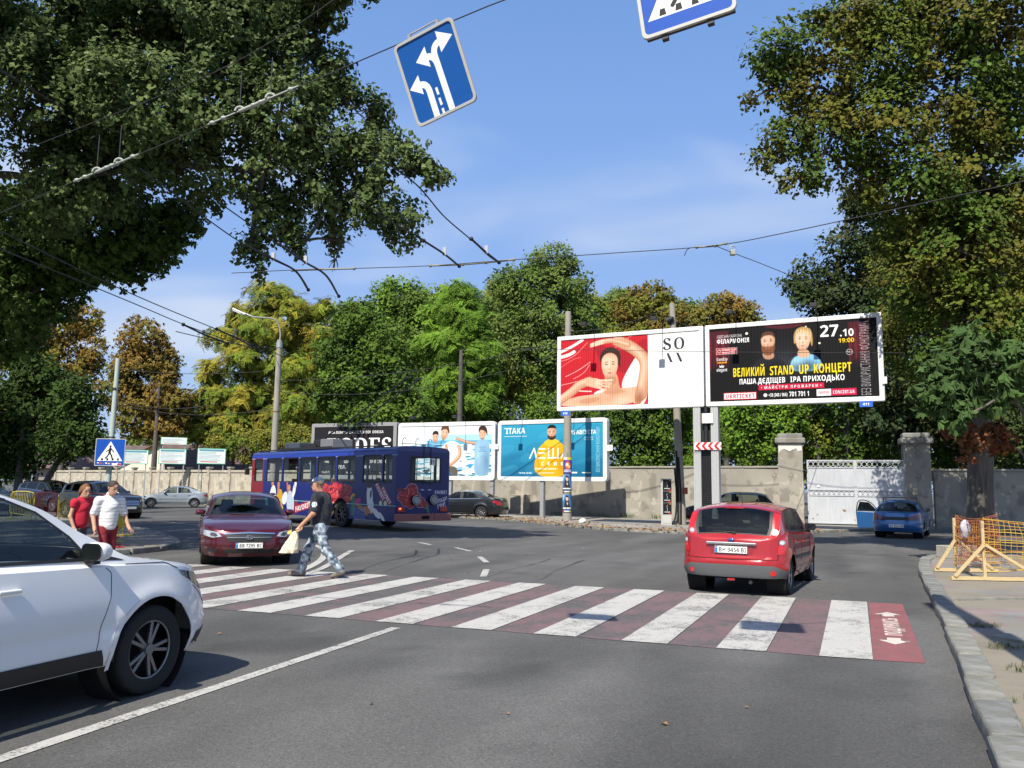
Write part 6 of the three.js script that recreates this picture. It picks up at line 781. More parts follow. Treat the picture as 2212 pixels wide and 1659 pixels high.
// --- dark red sedan facing us
{
  const q = atY(528, 1213), az = 180 - 21, fw = V(Math.sin(az * D2R), 0, -Math.cos(az * D2R)), c = q.clone().addScaledVector(fw, -1.15), pm = paint([0.085, 0.006, 0.014], 0.45);
  const car = makeCar({ label: 'dark red sedan with chrome grille coming towards us behind the walking man', L: 4.8, W: 1.83, pos: [c.x, 0, c.z], heading: az, paint: pm, R: 0.325, wheels: [0.95, 3.68], cowl: 1.3, rocker: 0.22, chin: -0.02, crease: 0.66, noseA: 0.9, noseP: 2.9,
    top: [[0, 0.71], [0.1, 0.76], [0.4, 0.855], [0.9, 0.93], [1.3, 0.98], [1.7, 1.2], [2.1, 1.40], [2.5, 1.468], [3.0, 1.475], [3.5, 1.41], [3.9, 1.24], [4.15, 1.12], [4.5, 1.08], [4.8, 0.98]], belt: [[0, 0.66], [0.4, 0.78], [0.9, 0.86], [1.3, 0.90], [3.0, 0.95], [4.2, 1.0], [4.8, 0.9]], leanF: [[0.2, 0.08], [0.36, 0.0], [0.55, 0.01], [0.7, 0.06], [0.8, 0.14]], leanR: [[0.2, 0.1], [0.6, 0], [1, 0.1]],
    glassTop: [['windscreen', [[1.36, -0.95], [1.36, 0.95], [2.08, 0.92], [2.08, -0.92]]], ['rear_window', [[3.52, -0.9], [3.52, 0.9], [4.1, 0.9], [4.1, -0.9]]]],
    sides: [['window', [[1.62, 0.97], [2.5, 0.985], [2.5, 1.38], [2.2, 1.35], [1.9, 1.18]]], ['window', [[2.58, 0.985], [3.5, 1.02], [3.3, 1.30], [2.9, 1.37], [2.58, 1.38]]]],
    fronts: [['grille', [[0, 0.485], [0.37, 0.50], [0.47, 0.64], [0, 0.66]], MAT.blackPlastic, 0.008], ['grille_chrome', [[0, 0.662], [0.475, 0.642], [0.50, 0.665], [0, 0.692]], MAT.chrome, 0.02], ['grille_bar', [[0, 0.575], [0.42, 0.578], [0.425, 0.59], [0, 0.592]], MAT.steel, 0.014], ['headlight', [[0.53, 0.60], [0.585, 0.675], [0.72, 0.705], [0.86, 0.72], [0.87, 0.62], [0.7, 0.575]], MAT.lamp, 0.008], ['headlight_lens', [[0.60, 0.62], [0.65, 0.67], [0.72, 0.68], [0.75, 0.63], [0.7, 0.6], [0.64, 0.6]], mat([0.12, 0.12, 0.13], 0.1, 0.6, { clearcoat: 1 }), 0.011], ['lower_grille', [[0, 0.27], [0.46, 0.27], [0.5, 0.35], [0, 0.36]], MAT.blackPlastic, 0.006], ['fog_lamp', [[0.58, 0.29], [0.78, 0.30], [0.78, 0.37], [0.6, 0.36]], MAT.blackPlastic, 0.007], ['bumper_crease', [[0, 0.405], [0.85, 0.42], [0.85, 0.432], [0, 0.417]], pm, 0.015]],
    fplate: ['BB 7295 BC', 0.425], mirror: [1.72, 1.0], gaps: [[[1.5, 0.3], [1.42, 0.9]], [[2.54, 0.3], [2.54, 0.97]]], handles: [[2.35, 0.82], [3.35, 0.84]] });
  const em = part(car.root, 'badge', new THREE.TorusGeometry(0.062, 0.008, 6, 20).scale(1, 0.62, 1.0).rotateY(Math.PI / 2), MAT.chrome); const p = car.P(0, 0.585, 0); em.position.set(p[0] + 0.03, 0.585, 0); part(em, 'badge_letter', merged([box(0.01, 0.06, 0.012, 0, 0, -0.024), box(0.01, 0.06, 0.012, 0, 0, 0.024), box(0.01, 0.012, 0.05, 0, 0, 0)]), MAT.chrome);
  part(car.root, 'turn_lamp', car.front([[0.76, 0.63], [0.85, 0.64], [0.85, 0.70], [0.77, 0.69]].map(([z, y]) => [-z, y]), 0.013), mat([0.7, 0.22, 0.02], 0.25, 0, { emissive: lin(1, 0.42, 0.08), emissiveIntensity: 1.5 }), 'lit amber turn lamp');
  for (const [x0, s] of [[0.15, 1], [-0.55, 1]]) part(car.root, 'wiper', tube([[1.325, x0], [1.335, x0 - 0.25], [1.36, x0 - 0.5]].map(([x, v]) => { const g = car.P(x, car.Tp(x) + 0.012 - Math.abs(v) * 0.02, -v); return V(...g); }), 0.008, 5), MAT.blackPlastic);
}
// --- red hatchback driving off over the crossing
{
  const brightLens = mat([0.50, 0.012, 0.014], 0.08, 0, { clearcoat: 1, clearcoatRoughness: 0.02 }), az = 27.5, fw = V(Math.sin(az * D2R), 0, -Math.cos(az * D2R)), a = atY(1515, 1270), b = atY(1690, 1283), c = a.clone().add(b).multiplyScalar(0.5).addScaledVector(fw, 1.96 - 0.72), pm = paint([0.36, 0.012, 0.014], 0.25), gp = mat([0.085, 0.088, 0.092], 0.6);
  const car = makeCar({ label: 'bright red hatchback seen from behind, just past the zebra crossing', L: 3.92, W: 1.68, pos: [c.x, 0, c.z], heading: az, paint: pm, R: 0.298, tyreW: 0.2, wheels: [0.77, 3.25], cowl: 1.0, rocker: 0.24, crease: 0.66, tailA: 0.55, tailP: 3.6, pane: mat([0.34, 0.39, 0.38], 0.0, 0, { transmission: 1, thickness: 0, ior: 1.5 }), shoulder: 0.04, tumble: 0.21, tailUp: 0.06, spokes: 7,
    top: [[0, 0.62], [0.2, 0.74], [0.6, 0.86], [1.0, 0.96], [1.4, 1.2], [1.8, 1.41], [2.2, 1.455], [2.7, 1.463], [3.2, 1.435], [3.42, 1.40], [3.52, 1.345], [3.70, 1.12], [3.82, 0.965], [3.88, 0.915], [3.92, 0.88]], belt: [[0, 0.56], [0.6, 0.80], [1.0, 0.88], [2.4, 0.92], [3.4, 0.97], [3.8, 0.93], [3.92, 0.85]], leanF: [[0.2, 0.1], [0.5, 0], [0.8, 0.14]], leanR: [[0.2, 0.10], [0.32, 0.02], [0.5, 0.0], [0.555, 0.005], [0.60, 0.055], [0.75, 0.075], [0.95, 0.09], [1.3, 0.0]], extra: [3.44, 3.48, 3.5, 3.54, 3.58, 3.62, 3.66, 3.74, 3.78, 3.84, 3.86],
    glassTop: [['windscreen', [[1.06, -0.93], [1.06, 0.93], [1.78, 0.9], [1.78, -0.9]]], ['rear_window', [[3.475, -0.84], [3.475, 0.84], [3.825, 0.85], [3.825, -0.85]]]],
    sides: [['window', [[1.36, 0.95], [2.18, 0.965], [2.18, 1.36], [1.86, 1.34], [1.6, 1.17]]], ['window', [[2.25, 0.965], [2.98, 1.0], [2.98, 1.36], [2.25, 1.37]]], ['window', [[3.03, 1.005], [3.36, 1.06], [3.22, 1.30], [3.03, 1.35]]], ['tail_light', [[3.50, 0.99], [3.62, 0.94], [3.75, 0.9], [3.80, 0.80], [3.87, 0.70], [3.70, 0.70], [3.58, 0.86]], brightLens, 0.006], ['side_moulding', [[1.15, 0.50], [2.9, 0.54], [2.9, 0.60], [1.15, 0.56]], gp, 0.012], ['rear_bumper_trim', [[3.6, 0.30], [3.9, 0.28], [3.9, 0.43], [3.62, 0.40]], gp, 0.008]],
    tops: [['tail_light', [[3.50, 0.88], [3.50, 0.995], [3.83, 0.995], [3.83, 0.90]], brightLens, 0.006]],
    rears: [['rear_bumper_trim', [[0, 0.285], [0.8, 0.29], [0.8, 0.42], [0.66, 0.485], [0, 0.49]], gp, 0.010], ['reflector', [[0.60, 0.35], [0.64, 0.32], [0.68, 0.35], [0.68, 0.39], [0.64, 0.42], [0.60, 0.39]], mat([0.55, 0.02, 0.02], 0.2, 0, { clearcoat: 1 }), 0.018], ['tail_light', [[0.70, 0.66], [0.8, 0.66], [0.815, 0.88], [0.73, 0.88]], brightLens, 0.008], ['tailgate_gap', [[0.70, 0.575], [0.712, 0.575], [0.735, 0.88], [0.722, 0.88]], MAT.under, 0.004], ['tailgate_gap', [[0, 0.560], [0.70, 0.575], [0.70, 0.585], [0, 0.570]], MAT.under, 0.004], ['plate_recess', [[0, 0.64], [0.33, 0.64], [0.36, 0.79], [0, 0.79]], paint([0.25, 0.009, 0.01], 0.2), 0.004]],
    rplate: ['BH 9454 BI', 0.715, 0.012], mirror: [1.42, 0.99, MAT.blackPlastic], gaps: [[[1.26, 0.32], [1.2, 0.86]], [[2.215, 0.3], [2.215, 0.95]], [[3.0, 0.95], [2.95, 0.72], [2.82, 0.55], [2.74, 0.36]]], handles: [[2.05, 0.80], [2.85, 0.83]] });
  const at2 = (y, z, dx = 0) => { const g = car.P(3.92, y, z); return V(g[0] - dx, y, z); };
  const ring = (cx, cy, rx, ry, s, n = 16) => { const q = []; for (let i = 0; i < n; i++) { const a = i / n * 6.2832; q.push([cx + rx * Math.cos(a), s * (cy + ry * Math.sin(a))]); } return q; };
  for (const s of [-1, 1]) { const a = part(car.root, 'round_lamp', car.topPoly(ring(3.775, 0.925, 0.034, 0.060, s), 0.012, 0.04), MAT.chrome); part(a, 'lamp_lens', car.topPoly(ring(3.775, 0.925, 0.024, 0.044, s), 0.015, 0.04), mat([0.62, 0.42, 0.40], 0.1, 0.2, { clearcoat: 1 })); const b = part(car.root, 'round_lamp', car.rear(ring(0.765, 0.845, 0.040, 0.040, 1).map(([z, y]) => [s * z, y]), 0.012, 0.03), MAT.chrome); part(b, 'lamp_lens', car.rear(ring(0.765, 0.845, 0.029, 0.029, 1).map(([z, y]) => [s * z, y]), 0.015, 0.03), mat([0.7, 0.68, 0.66], 0.1, 0.2, { clearcoat: 1 })); }
  { const b = at2(0.812, 0, 0.03); part(car.root, 'tailgate_strip', box(0.035, 0.045, 0.80, b.x, b.y, 0, 0.015), MAT.steel); const e = at2(0.872, 0, 0.022); part(car.root, 'badge', new THREE.SphereGeometry(0.05, 16, 8).scale(0.25, 0.42, 1.1).translate(e.x, e.y, 0), mat([0.05, 0.12, 0.35], 0.15, 0.4)); const w = car.P(3.80, 1.0, 0); part(car.root, 'wiper', merged([rod(V(w[0] - 0.025, 0.985, 0.02), V(w[0] + 0.02, 1.0, -0.36), 0.012, 0.006), box(0.03, 0.04, 0.06, w[0] - 0.02, 0.975, 0.03, 0.01)]), MAT.blackPlastic); const bl = car.P(3.50, 1.37, 0); part(car.root, 'brake_lamp', box(0.02, 0.025, 0.30, bl[0] - 0.015, 1.375, 0), MAT.redLamp); part(car.root, 'exhaust', rod(V(-1.75, 0.22, 0.3), V(-1.93, 0.22, 0.3), 0.03, 0.03, 10), MAT.darkMetal); const fl = at2(0.33, 0, 0.0); const q = part(car.root, 'fog_lamp', box(0.02, 0.035, 0.12, fl.x, 0.25, 0.0, 0.008), MAT.redLamp); const ro = car.P(2.9, 1.46, 0); part(car.root, 'aerial', rod(V(ro[0], 1.45, 0), V(ro[0] - 0.2, 1.62, 0), 0.005, 0.003), MAT.blackPlastic); }
}
// --- the other sedans share one outline
const sedan = (o) => makeCar({ L: 4.5, W: 1.74, R: 0.305, wheels: [0.86, 3.5], cowl: 1.25, rocker: 0.22, crease: 0.62,
  top: [[0, 0.64], [0.1, 0.70], [0.4, 0.79], [0.9, 0.87], [1.25, 0.93], [1.65, 1.16], [2.0, 1.35], [2.4, 1.42], [2.9, 1.42], [3.3, 1.35], [3.7, 1.16], [3.95, 1.05], [4.3, 1.02], [4.5, 0.93]], belt: [[0, 0.58], [0.4, 0.72], [1.25, 0.87], [3.0, 0.92], [4.0, 0.96], [4.5, 0.86]], leanF: [[0.2, 0.1], [0.5, 0], [0.75, 0.1]], leanR: [[0.2, 0.1], [0.5, 0], [0.9, 0.08]],
  glassTop: [['windscreen', [[1.32, -0.93], [1.32, 0.93], [1.98, 0.9], [1.98, -0.9]]], ['rear_window', [[3.34, -0.9], [3.34, 0.9], [3.9, 0.9], [3.9, -0.9]]]],
  sides: [['window', [[1.56, 0.95], [2.38, 0.965], [2.38, 1.335], [2.08, 1.31], [1.8, 1.14]]], ['window', [[2.46, 0.965], [3.3, 0.99], [3.12, 1.24], [2.8, 1.33], [2.46, 1.34]]], ['tail_light', [[4.05, 0.80], [4.3, 0.74], [4.42, 0.74], [4.42, 0.86], [4.2, 0.90]], MAT.redLamp, 0.006], ['headlight', [[0.12, 0.60], [0.4, 0.64], [0.5, 0.70], [0.25, 0.68], [0.12, 0.66]], MAT.lamp, 0.006]],
  fronts: [['headlight', [[0.45, 0.56], [0.76, 0.58], [0.78, 0.66], [0.5, 0.64]], MAT.lamp], ['grille', [[0, 0.52], [0.38, 0.53], [0.4, 0.62], [0, 0.62]], MAT.blackPlastic], ['lower_grille', [[0, 0.26], [0.5, 0.27], [0.5, 0.36], [0, 0.36]], MAT.blackPlastic]],
  rears: [['tail_light', [[0.46, 0.70], [0.78, 0.70], [0.8, 0.86], [0.48, 0.85]], MAT.redLamp]], gaps: [[[1.42, 0.3], [1.36, 0.88]], [[2.42, 0.3], [2.42, 0.95]]], mirror: [1.64, 0.98], handles: [[2.25, 0.80], [3.15, 0.82]], ...o });
{
  const p = atY(1046, 1121), az = -70, fw = V(Math.sin(az * D2R), 0, -Math.cos(az * D2R));
  const c = p.clone().addScaledVector(fw, 1.35).add(V(0.15, 0, -0.85));
  sedan({ L: 4.8, W: 1.82, label: 'black sedan passing behind the rear of the trolleybus', pos: [c.x, 0, c.z], heading: az, pane: darkPane, paint: paint([0.008, 0.009, 0.012], 0.2), R: 0.33, wheels: [0.95, 3.72], top: [[0, 0.68], [0.1, 0.74], [0.4, 0.84], [1.0, 0.93], [1.3, 0.97], [1.75, 1.22], [2.15, 1.41], [2.6, 1.47], [3.1, 1.465], [3.5, 1.38], [3.95, 1.2], [4.2, 1.12], [4.6, 1.08], [4.8, 0.96]], belt: [[0, 0.6], [0.4, 0.76], [1.3, 0.92], [3.2, 0.98], [4.2, 1.02], [4.8, 0.9]],
    sides: [['window', [[1.66, 1.0], [2.52, 1.02], [2.52, 1.39], [2.2, 1.36], [1.9, 1.18]]], ['window', [[2.60, 1.02], [3.62, 1.05], [3.35, 1.28], [3.0, 1.385], [2.60, 1.395]]], ['window_chrome', [[1.66, 0.985], [3.64, 1.035], [3.64, 1.05], [1.66, 1.0]], MAT.chrome, 0.007], ['tail_light', [[4.35, 0.86], [4.55, 0.80], [4.74, 0.80], [4.74, 0.93], [4.45, 0.96]], MAT.redLamp, 0.006], ['sill_chrome', [[1.4, 0.27], [3.3, 0.27], [3.3, 0.29], [1.4, 0.29]], MAT.chrome, 0.008]], glassTop: [['windscreen', [[1.36, -0.93], [1.36, 0.93], [2.12, 0.9], [2.12, -0.9]]], ['rear_window', [[3.54, -0.9], [3.54, 0.9], [4.14, 0.9], [4.14, -0.9]]]] });
}
{
  const p = at(374, 1097, 55.5); sedan({ label: 'silver sedan standing in front of the pale panel wall', pos: [p.x, 0, p.z], heading: -112, paint: paint([0.36, 0.40, 0.42], 0.5), L: 4.45 });
}
{
  const az = 31, fw = V(Math.sin(az * D2R), 0, -Math.cos(az * D2R)), p = at(1937, 1160, 30.2), c = V(p.x, 0, p.z).addScaledVector(fw, 2.1), pm = paint([0.032, 0.13, 0.34], 0.3);
  const car = sedan({ label: 'blue sedan with roof rack and open door parked before the gate', pos: [c.x, 0, c.z], heading: az, paint: pm, L: 4.48, W: 1.66, top: [[0, 0.62], [0.1, 0.68], [0.4, 0.77], [0.9, 0.85], [1.25, 0.9], [1.65, 1.12], [2.0, 1.32], [2.4, 1.385], [2.9, 1.385], [3.3, 1.31], [3.65, 1.10], [3.85, 0.99], [4.25, 0.97], [4.48, 0.92]], rears: [['tail_light', [[0.40, 0.66], [0.76, 0.66], [0.77, 0.82], [0.44, 0.80]], mat([0.10, 0.008, 0.008], 0.25, 0, { clearcoat: 1 })], ['tail_band', [[0, 0.67], [0.40, 0.665], [0.43, 0.78], [0, 0.78]], MAT.blackPlastic], ['bumper_line', [[0, 0.30], [0.76, 0.31], [0.76, 0.345], [0, 0.335]], paint([0.02, 0.10, 0.30], 0.3), 0.02]], rplate: ['BH 8542 AM', 0.46, 0.0] });
  part(car.root, 'roof_rack', merged([rod(V(0.2, 1.47, -0.6), V(0.2, 1.47, 0.6), 0.016), rod(V(-0.55, 1.47, -0.6), V(-0.55, 1.47, 0.6), 0.016), ...[-0.58, 0.58].flatMap((z) => [rod(V(0.2, 1.30, z), V(0.2, 1.47, z), 0.018), rod(V(-0.55, 1.30, z), V(-0.55, 1.47, z), 0.018)])]), MAT.darkMetal);
  const d = part(car.root, 'open_door', extrude(poly([[0, 0.28], [0.95, 0.26], [1.0, 0.88], [0.06, 0.84]]), 0.05, 0.01), pm, 'blue driver door standing open'); d.position.set(0.85, 0, -0.82); d.rotation.y = Math.PI - 1.05 + 0; 
  part(d, 'door_window', extrude(poly([[0.12, 0.88], [0.98, 0.90], [0.86, 1.28], [0.5, 1.25]]), 0.012), MAT.glass); part(d, 'window_frame', tube([V(0.08, 0.86, 0.02), V(0.46, 1.27, 0.02), V(0.88, 1.31, 0.02), V(1.0, 0.89, 0.02)], 0.02, 5), MAT.blackPlastic);
}
{ // black estate on the pavement behind the twin posts
  const p = at(1575, 1110, 39), az = -72; makeCar({ label: 'black hatchback parked on the pavement behind the twin posts', L: 4.3, W: 1.75, pos: [p.x, 0.08, p.z], heading: az, paint: paint([0.010, 0.010, 0.012], 0.2), R: 0.31, wheels: [0.85, 3.4], cowl: 1.2, leanF: [[0.2, 0.1], [0.5, 0], [0.8, 0.12]], leanR: [[0.2, 0.1], [0.5, 0], [1, 0.08]], top: [[0, 0.66], [0.3, 0.82], [0.9, 0.92], [1.2, 0.98], [1.6, 1.22], [2.0, 1.44], [2.5, 1.51], [3.3, 1.50], [3.8, 1.42], [4.1, 1.12], [4.3, 0.98]], belt: [[0, 0.6], [0.5, 0.8], [1.2, 0.92], [4.3, 1.0]], glassTop: [['windscreen', [[1.28, -0.93], [1.28, 0.93], [1.96, 0.9], [1.96, -0.9]]], ['rear_window', [[3.84, -0.86], [3.84, 0.86], [4.12, 0.86], [4.12, -0.86]]]], sides: [['window', [[1.52, 1.0], [2.34, 1.02], [2.34, 1.41], [2.0, 1.37], [1.76, 1.2]]], ['window', [[2.42, 1.02], [3.6, 1.06], [3.5, 1.38], [2.42, 1.42]]], ['tail_light', [[3.9, 0.9], [4.2, 0.84], [4.22, 1.0], [4.0, 1.06]], MAT.redLamp]], mirror: [1.6, 1.02], gaps: [[[2.38, 0.3], [2.38, 1.0]]], handles: [[2.2, 0.86], [3.2, 0.88]] });
}
{ // dark crossover by the barriers, and two more dark cars
  const suv = (o) => makeCar({ pane: darkPane, seatUp: 0.16, L: 4.65, W: 1.88, R: 0.36, wheels: [0.9, 3.6], cowl: 1.25, rocker: 0.27, noseA: 0.9, leanF: [[0.2, 0.14], [0.5, 0], [0.9, 0.16]], leanR: [[0.2, 0.1], [0.5, 0], [1, 0.1]], top: [[0, 0.90], [0.15, 0.98], [0.7, 1.07], [1.25, 1.13], [1.65, 1.4], [2.05, 1.62], [2.5, 1.69], [3.6, 1.67], [4.2, 1.57], [4.5, 1.2], [4.65, 1.0]], belt: [[0, 0.8], [0.6, 0.98], [1.3, 1.04], [4.65, 1.12]], glassTop: [['windscreen', [[1.32, -0.93], [1.32, 0.93], [2.02, 0.9], [2.02, -0.9]]]], sides: [['window', [[1.6, 1.1], [2.5, 1.13], [2.5, 1.58], [2.1, 1.54], [1.8, 1.32]]], ['window', [[2.6, 1.13], [3.5, 1.18], [3.5, 1.55], [2.6, 1.59]]], ['window', [[3.6, 1.19], [4.1, 1.25], [4.0, 1.48], [3.6, 1.54]]], ['window_chrome', [[1.6, 1.085], [4.1, 1.235], [4.1, 1.25], [1.6, 1.1]], MAT.chrome, 0.007]], fronts: [['grille', [[0, 0.58], [0.42, 0.6], [0.48, 0.84], [0, 0.86]], MAT.blackPlastic], ['grille_bar', [[0, 0.78], [0.46, 0.77], [0.46, 0.80], [0, 0.81]], MAT.chrome, 0.014], ['grille_bar', [[0, 0.70], [0.45, 0.69], [0.45, 0.72], [0, 0.73]], MAT.chrome, 0.014], ['grille_bar', [[0, 0.62], [0.43, 0.62], [0.43, 0.645], [0, 0.645]], MAT.chrome, 0.014], ['headlight', [[0.52, 0.74], [0.86, 0.80], [0.86, 0.90], [0.56, 0.86]], MAT.lamp], ['fog_lamp', [[0.62, 0.40], [0.84, 0.42], [0.84, 0.5], [0.66, 0.48]], MAT.lamp]], fplate: ['', 0.5], mirror: [1.66, 1.14], gaps: [[[1.5, 0.4], [1.42, 1.05]], [[2.55, 0.35], [2.55, 1.12]]], handles: [[2.4, 0.98], [3.4, 1.02]], ...o });
  const p = at(215, 1120, 38.5); suv({ label: 'dark blue crossover with chrome grille behind the barriers', pos: [p.x, 0, p.z], heading: 122, paint: paint([0.008, 0.011, 0.020], 0.3) });
  const q = at(110, 1110, 45.5); suv({ label: 'black off-roader standing behind the dark blue crossover', pos: [q.x, 0, q.z], heading: 118, paint: paint([0.006, 0.006, 0.007], 0.2) });
  const r = at(-45, 1120, 37); sedan({ label: 'dark grey car bonnet at the left edge, behind the yellow barrier', pos: [r.x, 0.1, r.z], heading: 110, paint: paint([0.02, 0.022, 0.025], 0.4) });
}
// ================================================================ the trolleybus
{
  const L = 11.3, W = 2.5, X0 = -L / 2, az = -43.5, yb = 0.36, yt = 2.92, fw = V(Math.sin(az * D2R), 0, -Math.cos(az * D2R)), rt = V(Math.cos(az * D2R), 0, Math.sin(az * D2R)), cr = atY(851, 1149), c = cr.clone().addScaledVector(fw, L / 2).addScaledVector(rt, W / 2);
  const bus = thing('trolleybus', 'dark blue trolleybus with printed sports advert turning away, number 11 in its rear window', 'trolleybus', [c.x, 0, c.z], headingTurn(az));
  const sideArt = canvasTex(2048, 480, (k, w, h) => {   // front at the left edge
    const M = w / L, X = (s) => w - s * M, Y = (y) => h - (y - yb) / (yt + 0.02 - yb) * h; k.fillStyle = '#101f68'; k.fillRect(0, 0, w, h); k.fillStyle = '#7c1420'; k.fillRect(0, 0, X(10.15), h); k.fillStyle = '#1c3aa0'; k.fillRect(0, 0, w, 26); k.fillStyle = '#8fa4d8'; k.fillRect(0, 30, w, 5);
    const B = (s, y, rx, ry, col, rot = 0) => ell(k, X(s), Y(y), rx * M, ry * M, col, rot);
    // red smoke, fans with scarves, a player in white with a ball
    for (const [s, y, r] of [[3.6, 1.35, 0.45], [4.1, 1.45, 0.42], [4.5, 1.2, 0.35], [3.3, 1.15, 0.35], [3.9, 1.1, 0.4], [4.75, 1.5, 0.25], [3.1, 1.45, 0.26]]) { B(s, y, r, r * 0.8, '#a51a28'); B(s + 0.08, y + 0.08, r * 0.7, r * 0.5, '#c43a42'); B(s - 0.1, y - 0.05, r * 0.4, r * 0.3, '#7c1420'); for (let i = 0; i < 26; i++) { const a = hash3(i, 1, s * 100 | 0) * 6.28, d = Math.sqrt(hash3(i, 2, s * 100 | 0)) * r; B(s + Math.cos(a) * d, y + Math.sin(a) * d * 0.8, r * (0.08 + 0.14 * hash3(i, 3, 3)), r * (0.07 + 0.1 * hash3(i, 4, 3)), ['#8e1622', '#b02632', '#c9444a', '#6c101c', '#d86a66'][i % 5]); } }
    for (const [s, y, rx, ry, col, rot] of [[9.2, 1.0, 0.3, 0.62, '#e0dfd6', 0.1], [9.2, 1.2, 0.3, 0.06, '#24305c', 0], [9.2, 1.05, 0.3, 0.06, '#24305c', 0], [9.2, 0.9, 0.3, 0.06, '#24305c', 0], [8.6, 0.95, 0.3, 0.5, '#c89a20', 0.2], [8.7, 1.5, 0.09, 0.34, '#c07a50', 0.1], [8.1, 1.05, 0.22, 0.3, '#dfe2e6', 0.5], [7.6, 0.85, 0.32, 0.55, '#b9c2d2', -0.2], [7.3, 1.45, 0.12, 0.4, '#e8e8ea', 0.3], [7.1, 0.7, 0.18, 0.3, '#7a2430', 0], [8.5, 0.6, 0.3, 0.22, '#d1a82c', 0], [7.9, 1.5, 0.07, 0.3, '#b46a40', -0.2], [9.7, 0.8, 0.2, 0.4, '#3a8a6a', 0]]) B(s, y, rx, ry, col, rot);
    for (const [s, y, col] of [[8.7, 1.62, '#b8794e'], [7.75, 1.5, '#c48a62'], [9.25, 1.68, '#be8258']]) B(s, y, 0.11, 0.14, col);
    for (const [s, y, rx, ry, col, rot] of [[1.62, 1.2, 0.2, 0.5, '#e6e6e2', -0.1], [1.66, 1.66, 0.16, 0.12, '#17171b', 0], [1.55, 1.32, 0.06, 0.16, '#1b1b1f', 0], [1.5, 0.75, 0.13, 0.34, '#dadad6', 0.3], [1.15, 0.62, 0.3, 0.12, '#e4e4e0', 0.6], [0.8, 0.5, 0.26, 0.08, '#e4e4e0', 0.7], [1.75, 0.66, 0.3, 0.16, '#c07040', 0.6], [1.5, 0.5, 0.25, 0.12, '#2a3670', 0], [2.5, 1.0, 0.3, 0.12, '#c82a78', -0.4], [2.8, 1.2, 0.2, 0.1, '#d8a028', -0.6], [2.75, 0.85, 0.14, 0.4, '#2a7a5a', 0.1], [2.2, 0.8, 0.3, 0.1, '#a8743a', 0.3], [0.9, 1.0, 0.1, 0.1, '#d8d6b0', 0], [0.6, 1.0, 0.1, 0.1, '#d8d6b0', 0]]) B(s, y, rx, ry, col, rot);
    for (let i = 0; i < 9; i++) { k.strokeStyle = '#7f9ad8'; k.lineWidth = 3; k.beginPath(); k.ellipse(X(2.3), Y(0.85 - i * 0.05), 0.42 * M, 0.1 * M, 0.1, 0, 3.1); k.stroke(); }
    const lab = (s, x, y, size, rot, bg) => { k.save(); k.translate(X(x), Y(y)); k.rotate(rot); k.font = 'bold ' + size + 'px sans-serif'; const tw = k.measureText(s).width; k.fillStyle = bg; k.fillRect(-tw / 2 - 8, -size * 0.55, tw + 16, size * 1.1); k.fillStyle = '#efe9ea'; k.textAlign = 'center'; k.textBaseline = 'middle'; k.fillText(s, 0, 2); k.restore(); };
    lab('FAVORIT', 6.55, 0.72, 54, -0.2, '#a02030'); lab('FAVBET', 0.95, 1.42, 40, 0.85, '#9a2236'); lab('FAVBET', 0.55, 1.28, 40, 0.85, '#9a2236'); lab('ГРУ!', 5.5, 1.5, 44, -0.12, '#8e1c2c');
    k.strokeStyle = '#9fd8c8'; k.lineWidth = 4; k.beginPath(); k.moveTo(0, Y(0.98)); k.lineTo(w, Y(0.92)); k.stroke();
  });
  const rearArt = canvasTex(640, 656, (k, w, h) => {
    const M = w / W, X = (z) => (z + W / 2) * M, Y = (y) => h - (y - yb) / (yt + 0.02 - yb) * h; k.fillStyle = '#101f66'; k.fillRect(0, 0, w, h);
    for (const [z, y, r] of [[-0.72, 1.3, 0.3], [-0.5, 1.5, 0.26], [-0.36, 1.2, 0.28], [-0.95, 1.25, 0.2], [-0.1, 1.05, 0.22], [0.14, 0.95, 0.14], [-0.55, 1.0, 0.2], [-0.8, 1.08, 0.18]]) { ell(k, X(z), Y(y), r * M * 1.06, r * M * 0.92, '#d8c8cc'); } for (const [z, y, r] of [[-0.72, 1.3, 0.3], [-0.5, 1.5, 0.26], [-0.36, 1.2, 0.28], [-0.95, 1.25, 0.2], [-0.1, 1.05, 0.22], [0.14, 0.95, 0.14], [-0.55, 1.0, 0.2], [-0.8, 1.08, 0.18]]) { ell(k, X(z), Y(y), r * M, r * M * 0.86, '#9c1c28'); ell(k, X(z + 0.03), Y(y + 0.05), r * M * 0.6, r * M * 0.4, '#b22a34'); for (let i = 0; i < 22; i++) { const a = hash3(i, 1, r * 900 | 0) * 6.28, d = Math.sqrt(hash3(i, 2, r * 900 | 0)) * r * 0.85; ell(k, X(z + Math.cos(a) * d), Y(y + Math.sin(a) * d * 0.8), r * M * (0.08 + 0.13 * hash3(i, 3, 3)), r * M * (0.07 + 0.1 * hash3(i, 4, 3)), ['#8e1622', '#b02632', '#c9444a', '#6c101c', '#d86a66'][i % 5]); } }
    limbStroke(k, [[X(0.2), Y(0.92)], [X(0.26), Y(0.75)], [X(0.3), Y(0.68)]], 22, '#3a8a5a'); T(k, 'FAVBET', X(0.86), Y(1.42), 46, '#e8e8ee', { sx: 0.95 }); T(k, 'ЗАПАДИ', X(0.86), Y(1.12), 50, '#eadfe2', { rot: -0.3, sx: 0.8 }); T(k, 'ГРУ!', X(0.9), Y(0.92), 62, '#eadfe2', { rot: -0.3, sx: 0.85 }); k.fillStyle = '#7a2430'; k.fillRect(X(-1.2), Y(1.55), 0.35 * M, 0.12 * M); T(k, '▲', X(0.12), Y(1.55), 34, '#dfe2ea'); k.fillStyle = '#c8cde0'; k.fillRect(X(-0.1), Y(1.53), 40, 10); k.fillRect(X(0.24), Y(1.53), 40, 10);
  });
